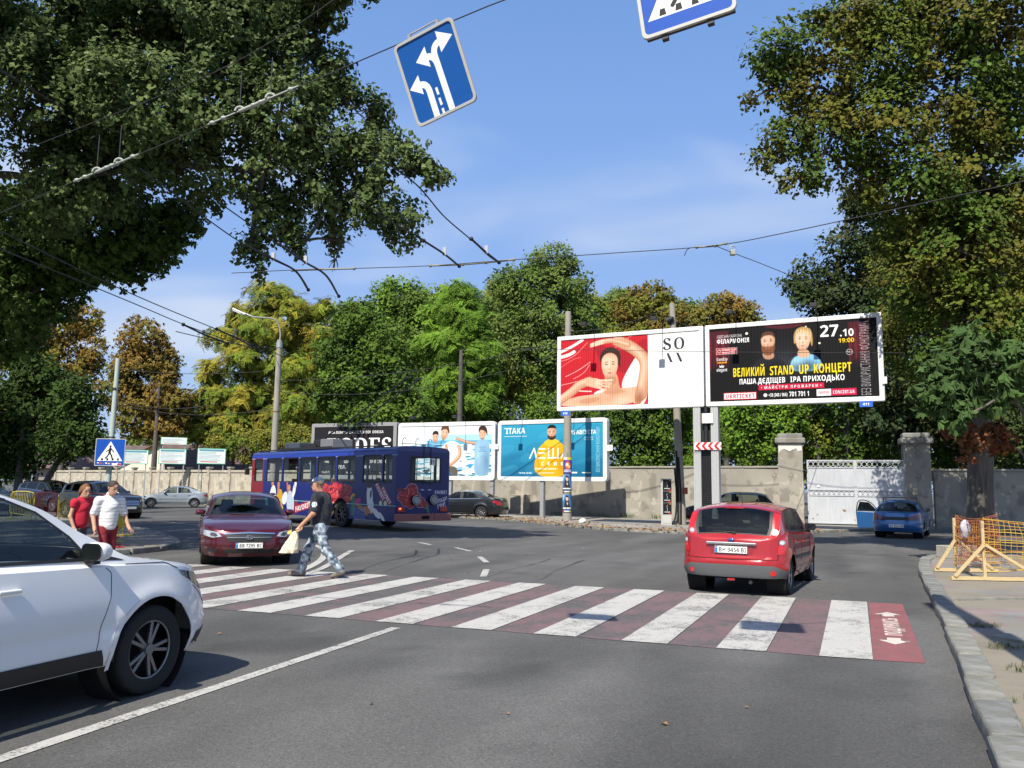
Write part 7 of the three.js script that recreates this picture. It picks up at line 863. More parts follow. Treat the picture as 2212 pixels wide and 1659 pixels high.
  const sm = mat([0.9, 0.9, 0.9], 0.45, 0, { map: sideArt, clearcoat: 0.25, clearcoatRoughness: 0.1 }), rm = mat([0.9, 0.9, 0.9], 0.45, 0, { map: rearArt, clearcoat: 0.25, clearcoatRoughness: 0.1 }), blue = mat([0.012, 0.025, 0.16], 0.35, 0, { clearcoat: 0.5 }), inside = mat([0.06, 0.06, 0.06], 0.8), pane = mat([0.78, 0.82, 0.81], 0.0, 0, { transmission: 1, thickness: 0, ior: 1.4, specularIntensity: 0.7 });
  const wins = [[0.22, 0.80], [0.88, 2.15], [2.66, 3.98], [4.08, 5.48], [5.58, 6.92], [7.02, 8.38], [8.48, 9.88], [10.25, 11.05]], y0 = 1.74, y1 = 2.78, arches = [3.65, 9.0];
  const sideShape = (side) => { const s = new THREE.Shape(), xs = (v) => X0 + v; s.moveTo(X0, yb); let seq = [...arches]; for (const a of seq) { s.lineTo(xs(a) - 0.62, yb); s.absarc(xs(a), 0.5, 0.64, Math.PI + 0.22, -0.22, true); s.lineTo(xs(a) + 0.62, yb); } s.lineTo(-X0, yb); s.lineTo(-X0, yt); s.lineTo(X0, yt); s.closePath(); for (const [a, b] of wins) { const r = rectShape(xs(a), y0, xs(b), y1, 0.07); s.holes.push(new THREE.Path(r.getPoints(4))); } return s; };
  for (const s of [-1, 1]) {
    const g = extrude(sideShape(s), 0.06); g.translate(0, 0, s < 0 ? -W / 2 : W / 2 - 0.06); uvPlanar(g, (x, y) => [s < 0 ? (L / 2 - x) / L : (x + L / 2) / L, (y - yb) / (yt + 0.02 - yb)]);
    part(bus, s < 0 ? 'side_panel' : 'side_panel', g, s < 0 ? sm : blue);
    for (const [a, b] of wins) { const p = part(bus, 'window', new THREE.PlaneGeometry(b - a + 0.02, y1 - y0 + 0.02).translate(X0 + (a + b) / 2, (y0 + y1) / 2, s * (W / 2 - 0.03)), pane), fr = []; const xm = X0 + (a + b) / 2, wd = b - a; fr.push(box(wd, 0.035, 0.03, xm, y1 - 0.02, s * (W / 2 - 0.03)), box(wd, 0.035, 0.03, xm, y0 + 0.02, s * (W / 2 - 0.03)), box(0.035, y1 - y0 - 0.07, 0.03, X0 + a + 0.02, (y0 + y1) / 2, s * (W / 2 - 0.03)), box(0.035, y1 - y0 - 0.07, 0.03, X0 + b - 0.02, (y0 + y1) / 2, s * (W / 2 - 0.03))); if (wd > 1) fr.push(box(wd - 0.07, 0.025, 0.026, xm, y0 + 0.42, s * (W / 2 - 0.03))); part(p, 'window_frame', merged(fr), MAT.blackPlastic); }
    for (const a of arches) wheel(bus, 0.5, 0.3, X0 + a, s * (W / 2 - 0.2), 8, { rim: MAT.rimDark });
  }
  // rear and front ends
  const end = (s, holes) => { const sh = rectShape(-W / 2 + 0.06, yb, W / 2 - 0.06, yt); for (const [a, b, c0, d] of holes) sh.holes.push(new THREE.Path(rectShape(a, b, c0, d, 0.09).getPoints(4))); const g = extrude(sh, 0.06); return g; };
  { const g = end(-1, [[-0.62, 1.76, 0.84, 2.74]]); g.rotateY(-Math.PI / 2); g.translate(X0 + 0.06, 0, 0); uvPlanar(g, (x, y, z) => [(z + W / 2) / W, (y - yb) / (yt + 0.02 - yb)]); part(bus, 'rear_panel', g, rm); const p = part(bus, 'rear_window', new THREE.PlaneGeometry(1.48, 1.0).rotateY(Math.PI / 2).translate(X0 + 0.03, 2.25, 0.11), pane); part(p, 'window_frame', merged([box(0.03, 0.05, 1.46, X0 + 0.02, 2.72, 0.11), box(0.03, 0.05, 1.46, X0 + 0.02, 1.785, 0.11), box(0.03, 0.89, 0.05, X0 + 0.02, 2.25, -0.595), box(0.03, 0.89, 0.05, X0 + 0.02, 2.25, 0.815)]), MAT.blackPlastic); part(p, 'route_number', box(0.01, 0.26, 0.26, X0 + 0.0, 2.56, 0.42), [0, 1, 2, 3, 4, 5].map((i) => (i === 1 ? mat([0.95, 0.95, 0.95], 0.6, 0, { map: canvasTex(128, 128, (k) => { k.fillStyle = '#eceae4'; k.fillRect(0, 0, 128, 128); T(k, '11', 64, 68, 100, '#17181c'); }) }) : MAT.white)), 'white card with the number 11'); }
  { const g = end(1, [[-1.05, 1.25, -0.1, 2.6], [0.1, 1.25, 1.05, 2.6]]); g.rotateY(-Math.PI / 2); g.translate(-X0, 0, 0); part(bus, 'front_panel', g, mat([0.22, 0.012, 0.02], 0.35, 0, { clearcoat: 0.5 })); for (const z of [-0.575, 0.575]) part(bus, 'windscreen', new THREE.PlaneGeometry(0.97, 1.37).rotateY(Math.PI / 2).translate(-X0 - 0.03, 1.925, z), pane); }
  const rs = new THREE.Shape(); rs.moveTo(-W / 2, 0); rs.lineTo(W / 2, 0); rs.quadraticCurveTo(W / 2, 0.12, W / 2 - 0.24, 0.17); rs.quadraticCurveTo(0, 0.24, -W / 2 + 0.24, 0.17); rs.quadraticCurveTo(-W / 2, 0.12, -W / 2, 0); const roof = extrude(rs, L); roof.rotateY(Math.PI / 2); roof.translate(X0, yt, 0); part(bus, 'roof', roof, blue); part(bus, 'floor', box(L - 0.2, 0.12, W - 0.16, 0, 0.82, 0), inside); part(bus, 'underframe', merged([box(L - 0.6, 0.3, W - 0.7, 0, 0.55, 0), box(1.6, 0.3, 1.8, 0.4, 0.4, 0)]), MAT.under); part(bus, 'ceiling_panel', box(L - 0.2, 0.02, W - 0.16, 0, yt - 0.03, 0), mat([0.10, 0.10, 0.10], 0.8));
  // bumper, lamps, fans, ladder
  part(bus, 'rear_bumper', merged([box(0.14, 0.27, 0.8, X0 - 0.08, 0.5, -0.88, 0.03), box(0.14, 0.27, 0.8, X0 - 0.08, 0.5, 0.88, 0.03), box(0.12, 0.27, 0.96, X0 - 0.07, 0.5, 0, 0.02)]), mat([0.30, 0.11, 0.10], 0.6), 'faded pink rear bumper'); part(bus, 'tow_opening', box(0.02, 0.12, 0.34, X0 - 0.14, 0.5, 0.06), MAT.under);
  for (const s of [-1, 1]) { part(bus, 'tail_lamp', box(0.05, 0.2, 0.34, X0 - 0.02, 0.79, s * 0.98, 0.02), MAT.redLamp); } part(bus, 'brake_lamp', box(0.03, 0.05, 0.07, X0 - 0.055, 0.82, -1.05), mat([0.8, 0.05, 0.02], 0.3, 0, { emissive: lin(1, 0.12, 0.04), emissiveIntensity: 2.5 }), 'lit red tail lamp');
  for (const [z, y] of [[-0.36, 1.13], [0.46, 1.15]]) { const f = part(bus, 'fan_cover', new THREE.CylinderGeometry(0.19, 0.19, 0.12, 20).rotateZ(Math.PI / 2).translate(X0 - 0.05, y, z), MAT.darkMetal); part(f, 'fan_disc', new THREE.CylinderGeometry(0.13, 0.13, 0.02, 20).rotateZ(Math.PI / 2).translate(X0 - 0.12, y, z), MAT.galv); part(f, 'fan_ring', new THREE.TorusGeometry(0.17, 0.02, 6, 20).rotateY(Math.PI / 2).translate(X0 - 0.11, y, z), MAT.steel); }
  part(bus, 'ladder', merged([rod(V(X0 - 0.04, 1.7, 0.0), V(X0 - 0.04, 3.1, 0.0), 0.012), rod(V(X0 - 0.04, 1.7, 0.32), V(X0 - 0.04, 3.1, 0.32), 0.012), ...[1.8, 1.95, 2.1, 2.25].map((y) => rod(V(X0 - 0.04, y, 0), V(X0 - 0.04, y, 0.32), 0.01))]), MAT.darkMetal); part(bus, 'pole_hook', merged([-0.9, -0.3, 0.3, 0.9].map((z) => tube([V(X0 + 0.1, 3.05, z), V(X0 + 0.1, 3.35, z), V(X0 + 0.1, 3.42, z + 0.08), V(X0 + 0.1, 3.34, z + 0.15)], 0.014, 5)).concat([rod(V(X0 + 0.1, 3.2, -0.95), V(X0 + 0.1, 3.2, 0.95), 0.012)])), MAT.galv);
  // roof gear and current collectors
  part(bus, 'roof_box', box(1.3, 0.3, 1.2, X0 + 8.9, 3.34, 0, 0.04), mat([0.05, 0.06, 0.08], 0.6)); part(bus, 'roof_box', box(1.0, 0.42, 1.0, X0 + 6.3, 3.38, 0.1, 0.03), mat([0.16, 0.165, 0.17], 0.6)); part(bus, 'roof_frame', merged([box(4.6, 0.06, 0.06, X0 + 7.4, 3.2, -0.85), box(4.6, 0.06, 0.06, X0 + 7.4, 3.2, 0.85), box(1.2, 0.2, 1.0, X0 + 7.6, 3.28, 0)]), MAT.darkMetal); part(bus, 'roof_rail', box(L - 0.8, 0.05, 0.05, 0.2, 3.14, -1.02), MAT.darkMetal);
  for (const z of [-0.3, 0.3]) { const p = part(bus, 'trolley_pole', rod(V(X0 + 7.0, 3.5, z), V(X0 + 0.8, 5.75, z * 0.9), 0.035, 0.02, 8), MAT.darkMetal); part(p, 'collector_head', box(0.26, 0.08, 0.05, X0 + 0.78, 5.78, z * 0.9), MAT.darkMetal); part(p, 'pole_base', box(0.5, 0.3, 0.3, X0 + 7.05, 3.42, z, 0.04), MAT.darkMetal); }
  part(bus, 'side_mirror', merged([box(0.14, 0.3, 0.2, -X0 + 0.12, 2.2, -1.42, 0.03), rod(V(-X0 - 0.05, 2.3, -1.2), V(-X0 + 0.12, 2.3, -1.36), 0.015)]), MAT.blackPlastic);
  for (let i = 0; i < 6; i++) for (const z of [-0.8, 0.8]) { const s = part(bus, 'seat', merged([box(0.42, 0.08, 0.8, X0 + 1.6 + i * 1.25, 1.28, z, 0.02), box(0.08, 0.6, 0.8, X0 + 1.38 + i * 1.25, 1.58, z, 0.03)]), mat([0.05, 0.03, 0.03], 0.8)); }
  for (const x of [1.0, 2.4, 4.0, 6.9]) for (const z of [-0.45, 0.45]) part(bus, 'grab_pole', rod(V(X0 + x, 0.88, z), V(X0 + x, yt - 0.04, z), 0.018), mat([0.5, 0.42, 0.1], 0.5));
  // passengers: one continuous lathe-like figure each, seen through the panes
  const bust = (() => { const prof = [[0.001, 0], [0.17, 0.0], [0.2, 0.15], [0.215, 0.36], [0.2, 0.46], [0.11, 0.52], [0.06, 0.55], [0.058, 0.585], [0.08, 0.62], [0.098, 0.70], [0.096, 0.77], [0.07, 0.83], [0.001, 0.855]].map(([a, b]) => new THREE.Vector2(a, b)), g = new THREE.LatheGeometry(prof, 18), p = g.attributes.position; for (let i = 0; i < p.count; i++) { const y = p.getY(i), h = y > 0.56; p.setX(i, p.getX(i) * (h ? 1.05 : 0.68) + (h && p.getX(i) > 0.05 ? 0.015 : 0)); p.setZ(i, p.getZ(i) * (h ? 0.82 : 1.12)); } g.computeVertexNormals(); return (q) => { const h = g.clone(), n = h.attributes.position.count, col = new Float32Array(n * 3); for (let i = 0; i < n; i++) col.set(h.attributes.position.getY(i) > 0.53 ? [0.36, 0.22, 0.155] : q, i * 3); h.setAttribute('color', new THREE.BufferAttribute(col, 3)); return h; }; })(), hair = new THREE.SphereGeometry(0.107, 14, 8, 0, 6.3, 0, 1.6).scale(1.05, 1, 0.88);
  const cloth = [[0.32, 0.36, 0.42], [0.05, 0.05, 0.06], [0.12, 0.05, 0.05], [0.42, 0.42, 0.40], [0.04, 0.06, 0.12], [0.2, 0.16, 0.1]].map((q) => bust(q)), bm = mat([1, 1, 1], 0.85, 0, { vertexColors: true }), hc = mat([0.02, 0.014, 0.01], 0.7), gh = mat([0.25, 0.24, 0.22], 0.8);
  const toW = (x, y, z) => V(x, y, z).applyAxisAngle(V(0, 1, 0), headingTurn(az)).add(V(c.x, 0, c.z));
  [[0.95, 1.22, -0.85, 1, 'passenger with dark hair sitting by the rearmost side window'], [1.75, 1.26, -0.8, 4, 'passenger in navy sitting second from the back of the bus'], [3.2, 1.25, -0.8, 3, 'passenger in pale shirt behind the cap of the walking man'], [4.2, 1.45, -0.2, 1, 'standing passenger in black in the middle of the bus'], [4.9, 1.24, -0.82, 1, 'passenger sitting under the third side window'], [6.15, 1.26, -0.8, 3, 'grey haired passenger in a pale top by the fourth window'], [7.4, 1.26, 0.75, 5, 'passenger on the far side near the front of the bus'], [0.75, 1.2, 0.35, 1, 'dark haired passenger seen through the rear window'], [0.7, 1.16, -0.15, 5, 'passenger seen low through the rear window']].forEach(([x, y, z, m, label], i) => { const g = thing('person', label, 'person', toW(X0 + x, y - 0.16, z).toArray(), headingTurn(az) + (hash3(i, 1, 1) - 0.5) * 0.8, 'trolleybus passengers'); part(g, 'body', cloth[m], bm); const hh = part(g, 'hair', hair, i === 5 ? gh : hc); hh.position.set(-0.012, 0.735, 0); });
}
// ================================================================ people: a smooth surface over tapered limbs
function isoMesh(f, lo, hi, cell, colorOf) {
  const n = [0, 1, 2].map((i) => Math.ceil((hi[i] - lo[i]) / cell) + 1), [nx, ny, nz] = n, val = new Float32Array(nx * ny * nz), id = (i, j, k) => (k * ny + j) * nx + i;
  for (let k = 0; k < nz; k++) for (let j = 0; j < ny; j++) for (let i = 0; i < nx; i++) val[id(i, j, k)] = f(lo[0] + i * cell, lo[1] + j * cell, lo[2] + k * cell);
  const vert = new Int32Array(nx * ny * nz).fill(-1), pos = [], idx = [], E = [[0, 1], [2, 3], [4, 5], [6, 7], [0, 2], [1, 3], [4, 6], [5, 7], [0, 4], [1, 5], [2, 6], [3, 7]];
  for (let k = 0; k < nz - 1; k++) for (let j = 0; j < ny - 1; j++) for (let i = 0; i < nx - 1; i++) {
    const v = []; let m = 0; for (let c = 0; c < 8; c++) { const q = val[id(i + (c & 1), j + ((c >> 1) & 1), k + (c >> 2))]; v.push(q); if (q < 0) m |= 1 << c; } if (m === 0 || m === 255) continue;
    let x = 0, y = 0, z = 0, cnt = 0; for (const [a, b] of E) if ((v[a] < 0) !== (v[b] < 0)) { const t = v[a] / (v[a] - v[b]); x += mix(a & 1, b & 1, t); y += mix((a >> 1) & 1, (b >> 1) & 1, t); z += mix(a >> 2, b >> 2, t); cnt++; }
    vert[id(i, j, k)] = pos.length / 3; pos.push(lo[0] + (i + x / cnt) * cell, lo[1] + (j + y / cnt) * cell, lo[2] + (k + z / cnt) * cell);
  }
  const quad = (a, b, c, d, flip) => { if (a < 0 || b < 0 || c < 0 || d < 0) return; if (flip) idx.push(a, c, b, a, d, c); else idx.push(a, b, c, a, c, d); };
  for (let k = 1; k < nz - 1; k++) for (let j = 1; j < ny - 1; j++) for (let i = 1; i < nx - 1; i++) {
    const s = val[id(i, j, k)] < 0;
    if (s !== (val[id(i + 1, j, k)] < 0)) quad(vert[id(i, j - 1, k - 1)], vert[id(i, j, k - 1)], vert[id(i, j, k)], vert[id(i, j - 1, k)], !s);
    if (s !== (val[id(i, j + 1, k)] < 0)) quad(vert[id(i - 1, j, k - 1)], vert[id(i - 1, j, k)], vert[id(i, j, k)], vert[id(i, j, k - 1)], !s);
    if (s !== (val[id(i, j, k + 1)] < 0)) quad(vert[id(i - 1, j - 1, k)], vert[id(i, j - 1, k)], vert[id(i, j, k)], vert[id(i - 1, j, k)], !s);
  }
  const g = new THREE.BufferGeometry(), N = new Float32Array(pos.length), e = cell * 0.5; for (let i = 0; i < pos.length; i += 3) { const [x, y, z] = [pos[i], pos[i + 1], pos[i + 2]], a = f(x + e, y, z) - f(x - e, y, z), b = f(x, y + e, z) - f(x, y - e, z), c = f(x, y, z + e) - f(x, y, z - e), l = Math.hypot(a, b, c) || 1; N[i] = a / l; N[i + 1] = b / l; N[i + 2] = c / l; }
  g.setAttribute('position', new THREE.Float32BufferAttribute(pos, 3)); g.setAttribute('normal', new THREE.BufferAttribute(N, 3)); g.setIndex(idx);
  const col = new Float32Array(pos.length); for (let i = 0; i < pos.length; i += 3) col.set(colorOf ? colorOf(pos[i], pos[i + 1], pos[i + 2]) : [1, 1, 1], i); g.setAttribute('color', new THREE.BufferAttribute(col, 3)); return g;
}
const bone = (a, b, ra, rb) => { const bx = b[0] - a[0], by = b[1] - a[1], bz = b[2] - a[2], bb = bx * bx + by * by + bz * bz || 1e-9; return (x, y, z) => { const px = x - a[0], py = y - a[1], pz = z - a[2], h = clamp((px * bx + py * by + pz * bz) / bb); return Math.hypot(px - bx * h, py - by * h, pz - bz * h) - mix(ra, rb, h); }; };
const oval = (c, r) => (x, y, z) => { const a = (x - c[0]) / r[0], b = (y - c[1]) / r[1], d = (z - c[2]) / r[2], k = Math.hypot(a, b, d); return (k - 1) * Math.min(...r) * (k > 1 ? 1 : 1); };
const smin = (a, b, k) => { const h = Math.max(k - Math.abs(a - b), 0) / k; return Math.min(a, b) - h * h * k * 0.25; };
const join = (list, k) => (x, y, z) => { let d = list[0](x, y, z); for (let i = 1; i < list.length; i++) d = smin(d, list[i](x, y, z), k); return d; };
const bounds = (pts, m) => [[0, 1, 2].map((i) => Math.min(...pts.map((p) => p[i])) - m), [0, 1, 2].map((i) => Math.max(...pts.map((p) => p[i])) + m)];
function human(o) {
  const J = o.J, root = thing('person', o.label, 'person', o.pos, headingTurn(o.az)), vm = mat([1, 1, 1], 0.75, 0, { vertexColors: true }), cm = mat([1, 1, 1], 0.92, 0, { vertexColors: true, sheen: 0.2, sheenColor: lin(0.5, 0.5, 0.5) }), skin = o.skin ?? [0.42, 0.235, 0.15], B = o.build ?? 1;
  const sub = (a, b, t) => a.map((v, i) => mix(v, b[i], t)), hd = J.head, fx = o.look ?? 0, tl = o.nod ?? 0;
  // head in its own frame: turned by look, nodding by tl
  const toH = (x, y, z) => { let a = x - hd[0], b = y - hd[1], c = z - hd[2]; const ca = Math.cos(fx), sa = Math.sin(fx); [a, c] = [a * ca - c * sa, a * sa + c * ca]; const cn = Math.cos(tl), sn = Math.sin(tl);[a, b] = [a * cn - b * sn, a * sn + b * cn]; return [a, b, c]; };
  const hs = join([oval([0, 0.03, 0], [0.1, 0.098, 0.079]), oval([0.022, -0.045, 0], [0.07, 0.075, 0.06]), oval([0.05, -0.085, 0], [0.04, 0.035, 0.038])], 0.04), nose = join([bone([0.092, 0.005, 0], [0.112, -0.03, 0], 0.010, 0.015), bone([0.098, -0.067, 0], [0.094, -0.08, 0], 0.012, 0.012)], 0.012), ears = [bone([-0.008, 0.015, -0.079], [-0.012, -0.02, -0.077], 0.018, 0.012), bone([-0.008, 0.015, 0.079], [-0.012, -0.02, 0.077], 0.018, 0.012)], sock = [oval([0.098, 0.012, -0.032], [0.016, 0.012, 0.016]), oval([0.098, 0.012, 0.032], [0.016, 0.012, 0.016])];
  const headF = (x, y, z) => { const [a, b, c] = toH(x, y, z); let d = smin(hs(a, b, c), nose(a, b, c), 0.02); for (const s of sock) d = Math.max(d, -s(a, b, c) - 0.004); for (const e of ears) d = smin(d, e(a, b, c), 0.008); return smin(d, nk(x, y, z), 0.03); };
  const nk = bone(J.neck, [hd[0] - 0.02, hd[1] - 0.06, hd[2]], 0.058 * B, 0.052);
  const headCol = (x, y, z) => { const [a, b, c] = toH(x, y, z); if (a > 0.07 && Math.abs(b - 0.01) < 0.011 && Math.abs(Math.abs(c) - 0.032) < 0.017) return [0.06, 0.04, 0.03]; if (a > 0.06 && Math.abs(b - 0.038) < 0.007 && Math.abs(Math.abs(c) - 0.032) < 0.022) return o.hair ?? [0.05, 0.03, 0.02]; if (a > 0.07 && Math.abs(b + 0.073) < 0.009 && Math.abs(c) < 0.026) return [0.28, 0.09, 0.075]; const n = 0.94 + 0.12 * vnoise(x * 40, y * 40, z * 40); return skin.map((v) => v * n); };
  const [hl, hh] = bounds([hd, J.neck], 0.16), headG = isoMesh(headF, hl, hh, 0.007, headCol);
  // arms and hands
  const pieces = [headG];
  for (const s of ['L', 'R']) {
    const sh = J['sh' + s], el = J['el' + s], wr = J['wr' + s], ha = J['ha' + s], up = sub(sh, el, 0.35);
    const f = join([bone(up, el, 0.047 * B, 0.042 * B), bone(el, wr, 0.043 * B, 0.029), bone(wr, sub(wr, ha, 0.6), 0.026, 0.03)], 0.03), [a, b] = bounds([up, el, wr, ha], 0.09); pieces.push(isoMesh(f, a, b, 0.011, () => skin));
    // palm and five fingers
    const d = V(ha[0] - wr[0], ha[1] - wr[1], ha[2] - wr[2]).normalize(), side = V(0, 0, s === 'L' ? 1 : -1), acr = V().crossVectors(d, side).normalize(), pn2 = V().crossVectors(acr, d).normalize(), W0 = V(...wr), pt = (u, v, w) => { const q = W0.clone().addScaledVector(d, u).addScaledVector(acr, v).addScaledVector(pn2, w); return [q.x, q.y, q.z]; };
    const bs = [bone(pt(0.01, 0, 0), pt(0.075, 0.012, 0), 0.026, 0.022), bone(pt(0.02, -0.012, 0), pt(0.075, -0.022, 0), 0.022, 0.018)], curl = o.curl ?? 0.03; for (const [i, len] of [[0, 0.062], [1, 0.072], [2, 0.066], [3, 0.05]]) { const v = 0.03 - i * 0.019, k0 = pt(0.082, v, 0), k1 = pt(0.082 + len * 0.5, v, -curl * 0.5), k2 = pt(0.082 + len * (1 - curl * 4), v, -curl * 1.4); bs.push(bone(k0, k1, 0.0098, 0.009), bone(k1, k2, 0.009, 0.0075)); } bs.push(bone(pt(0.025, 0.028, -0.004), pt(0.058, 0.05, -0.02), 0.014, 0.011), bone(pt(0.058, 0.05, -0.02), pt(0.085, 0.05, -0.034), 0.0105, 0.009));
    const hf = join(bs, 0.01), [p, q] = bounds([wr, pt(0.17, 0, 0), pt(0.05, 0.05, -0.03), pt(0.1, -0.05, 0.02)], 0.045); pieces.push(isoMesh(hf, p, q, 0.0055, () => skin));
  }
  const torso = [bone(J.pelvis, J.waist, 0.15 * B, 0.145 * B), bone(J.waist, J.chest, 0.15 * B, 0.165 * B), bone(J.chest, J.neck, 0.15 * B, 0.06), bone(J.shL, J.shR, 0.07 * B, 0.07 * B), ...(o.belly ? [oval([J.waist[0] + 0.06, J.waist[1] + 0.02, 0], [0.155, 0.17, 0.165])] : [])], flat = (f) => (x, y, z) => f(x, y, z);
  pieces.push(isoMesh(join([bone(J.chest, J.neck, 0.13, 0.056), bone(J.shL, J.shR, 0.055, 0.055)], 0.05), ...bounds([J.chest, J.neck, J.shL, J.shR], 0.16), 0.014, () => skin));
  part(root, 'body', mergeGeometries(pieces.map((g) => g.toNonIndexed())), vm);
  // shirt: over the torso, sleeves to above the elbow, open at hem and collar
  const slv = (s) => { const a = J['sh' + s], b = sub(J['sh' + s], J['el' + s], o.sleeve ?? 0.72); return bone(a, b, 0.075 * B, 0.066 * B); }, sl = join([...torso.map((f) => (x, y, z) => f(x, y, z) - 0.012), slv('L'), slv('R')], 0.06);
  const shirtF = (x, y, z) => { let d = sl(x, y, z) + (vnoise(x * 9 + 3, y * 6, z * 9) - 0.5) * 0.018 * (o.creases ?? 1) + Math.abs(vnoise(x * 5, y * 14 + z * 9, 4) - 0.5) * 0.014 - 0.003; d = Math.max(d, o.hem - y + 0.02 * (vnoise(x * 7, z * 7, 3) - 0.5)); d = Math.max(d, y - (J.neck[1] + 0.035) - 0.25 * Math.min(0, 0)); return d; };
  const [sa, sb] = bounds([J.pelvis, J.chest, J.shL, J.shR, J.elL, J.elR, J.neck], 0.24); part(root, 'shirt', isoMesh(shirtF, sa, sb, 0.0125, o.shirtCol), cm, o.shirtLabel);
  if (o.collar) { const n = J.neck; part(root, 'collar', isoMesh(join([bone([n[0] - 0.02, n[1] - 0.0, n[2]], [n[0] - 0.012, n[1] + 0.035, n[2]], 0.088 * B, 0.072 * B)], 0.02), ...bounds([n], 0.15), 0.011, () => o.collar), cm); }
  const legs = []; for (const s of ['L', 'R']) { const hp = J['hip' + s], kn = J['kn' + s], an = J['an' + s]; legs.push(bone(hp, kn, 0.098 * B, 0.076 * B), bone(kn, an, 0.076 * B, o.flare ?? 0.07)); } const lg = join([bone(J.pelvis, [J.pelvis[0], J.pelvis[1] + 0.05, J.pelvis[2]], 0.148 * B, 0.148 * B), ...legs], 0.05), legF = (x, y, z) => Math.max(lg(x, y, z) + (vnoise(x * 8, y * 13, z * 8) - 0.5) * 0.022 + Math.abs(vnoise(x * 4, y * 20, z * 6) - 0.5) * 0.012, y - (o.hem + 0.06));
  const [la, lb] = bounds([J.pelvis, J.hipL, J.knL, J.anL, J.knR, J.anR], 0.2); part(root, 'trousers', isoMesh(legF, la, lb, 0.0135, o.legCol), cm, o.legLabel);
  for (const s of ['L', 'R']) { const a = J['an' + s], t = J['toe' + s]; const f = join([bone([a[0] - 0.05, a[1] - 0.035, a[2]], t, 0.048, 0.038), bone(a, [a[0] + 0.02, a[1] - 0.03, a[2]], 0.05, 0.05)], 0.03); part(root, 'shoe', isoMesh(f, ...bounds([a, t, [a[0] - 0.06, a[1] - 0.05, a[2]]], 0.08), 0.009, () => o.shoe), vm); }
  if (o.cap) {
    const capF = (x, y, z) => { const [a, b, c] = toH(x, y, z); const s = Math.max(oval([-0.004, 0.045, 0], [0.112, 0.095, 0.09])(a, b, c), 0.048 - b); const br = Math.max(Math.abs(b - 0.052 + 0.25 * (a - 0.1) * (a > 0.09 ? 1 : 0) * 0.4) - 0.006, Math.hypot((a - 0.085) / 0.105, c / 0.078) * 0.08 - 0.08, 0.04 - a); return Math.min(s, br); };
    part(root, 'cap', isoMesh(capF, ...bounds([hd], 0.24), 0.0075, (x, y, z) => { const [a, b, c] = toH(x, y, z); return a > 0.055 && a < 0.11 && b > 0.07 && b < 0.11 && Math.abs(c + 0.055) < 0.03 ? [0.5, 0.52, 0.55] : o.cap; }), cm);
  }
  const hairF = (x, y, z) => { const [a, b, c] = toH(x, y, z); let d = oval([-0.014, 0.04 - (o.bob ? 0.05 : 0), 0], [0.114, 0.102 + (o.bob ? 0.052 : 0), 0.09 + (o.bob ? 0.008 : 0)])(a, b, c) + (vnoise(a * 50, b * 30, c * 50) - 0.5) * 0.008; d = Math.max(d, a - 0.07 + Math.max(0, 0.06 - b) * (o.bob ? 0.9 : 1.9)); d = Math.max(d, (o.bob ? -0.13 : -0.06) - b + 0.2 * Math.max(0, a)); if (o.cap) d = Math.max(d, b - 0.06); return d; };
  if (o.hair) part(root, 'hair', isoMesh(hairF, ...bounds([hd], 0.2), 0.0075, (x, y, z) => { const k = 0.7 + 0.7 * vnoise(x * 60, y * 25, z * 60); return o.hair.map((v) => v * k); }), vm);
  return root;
}
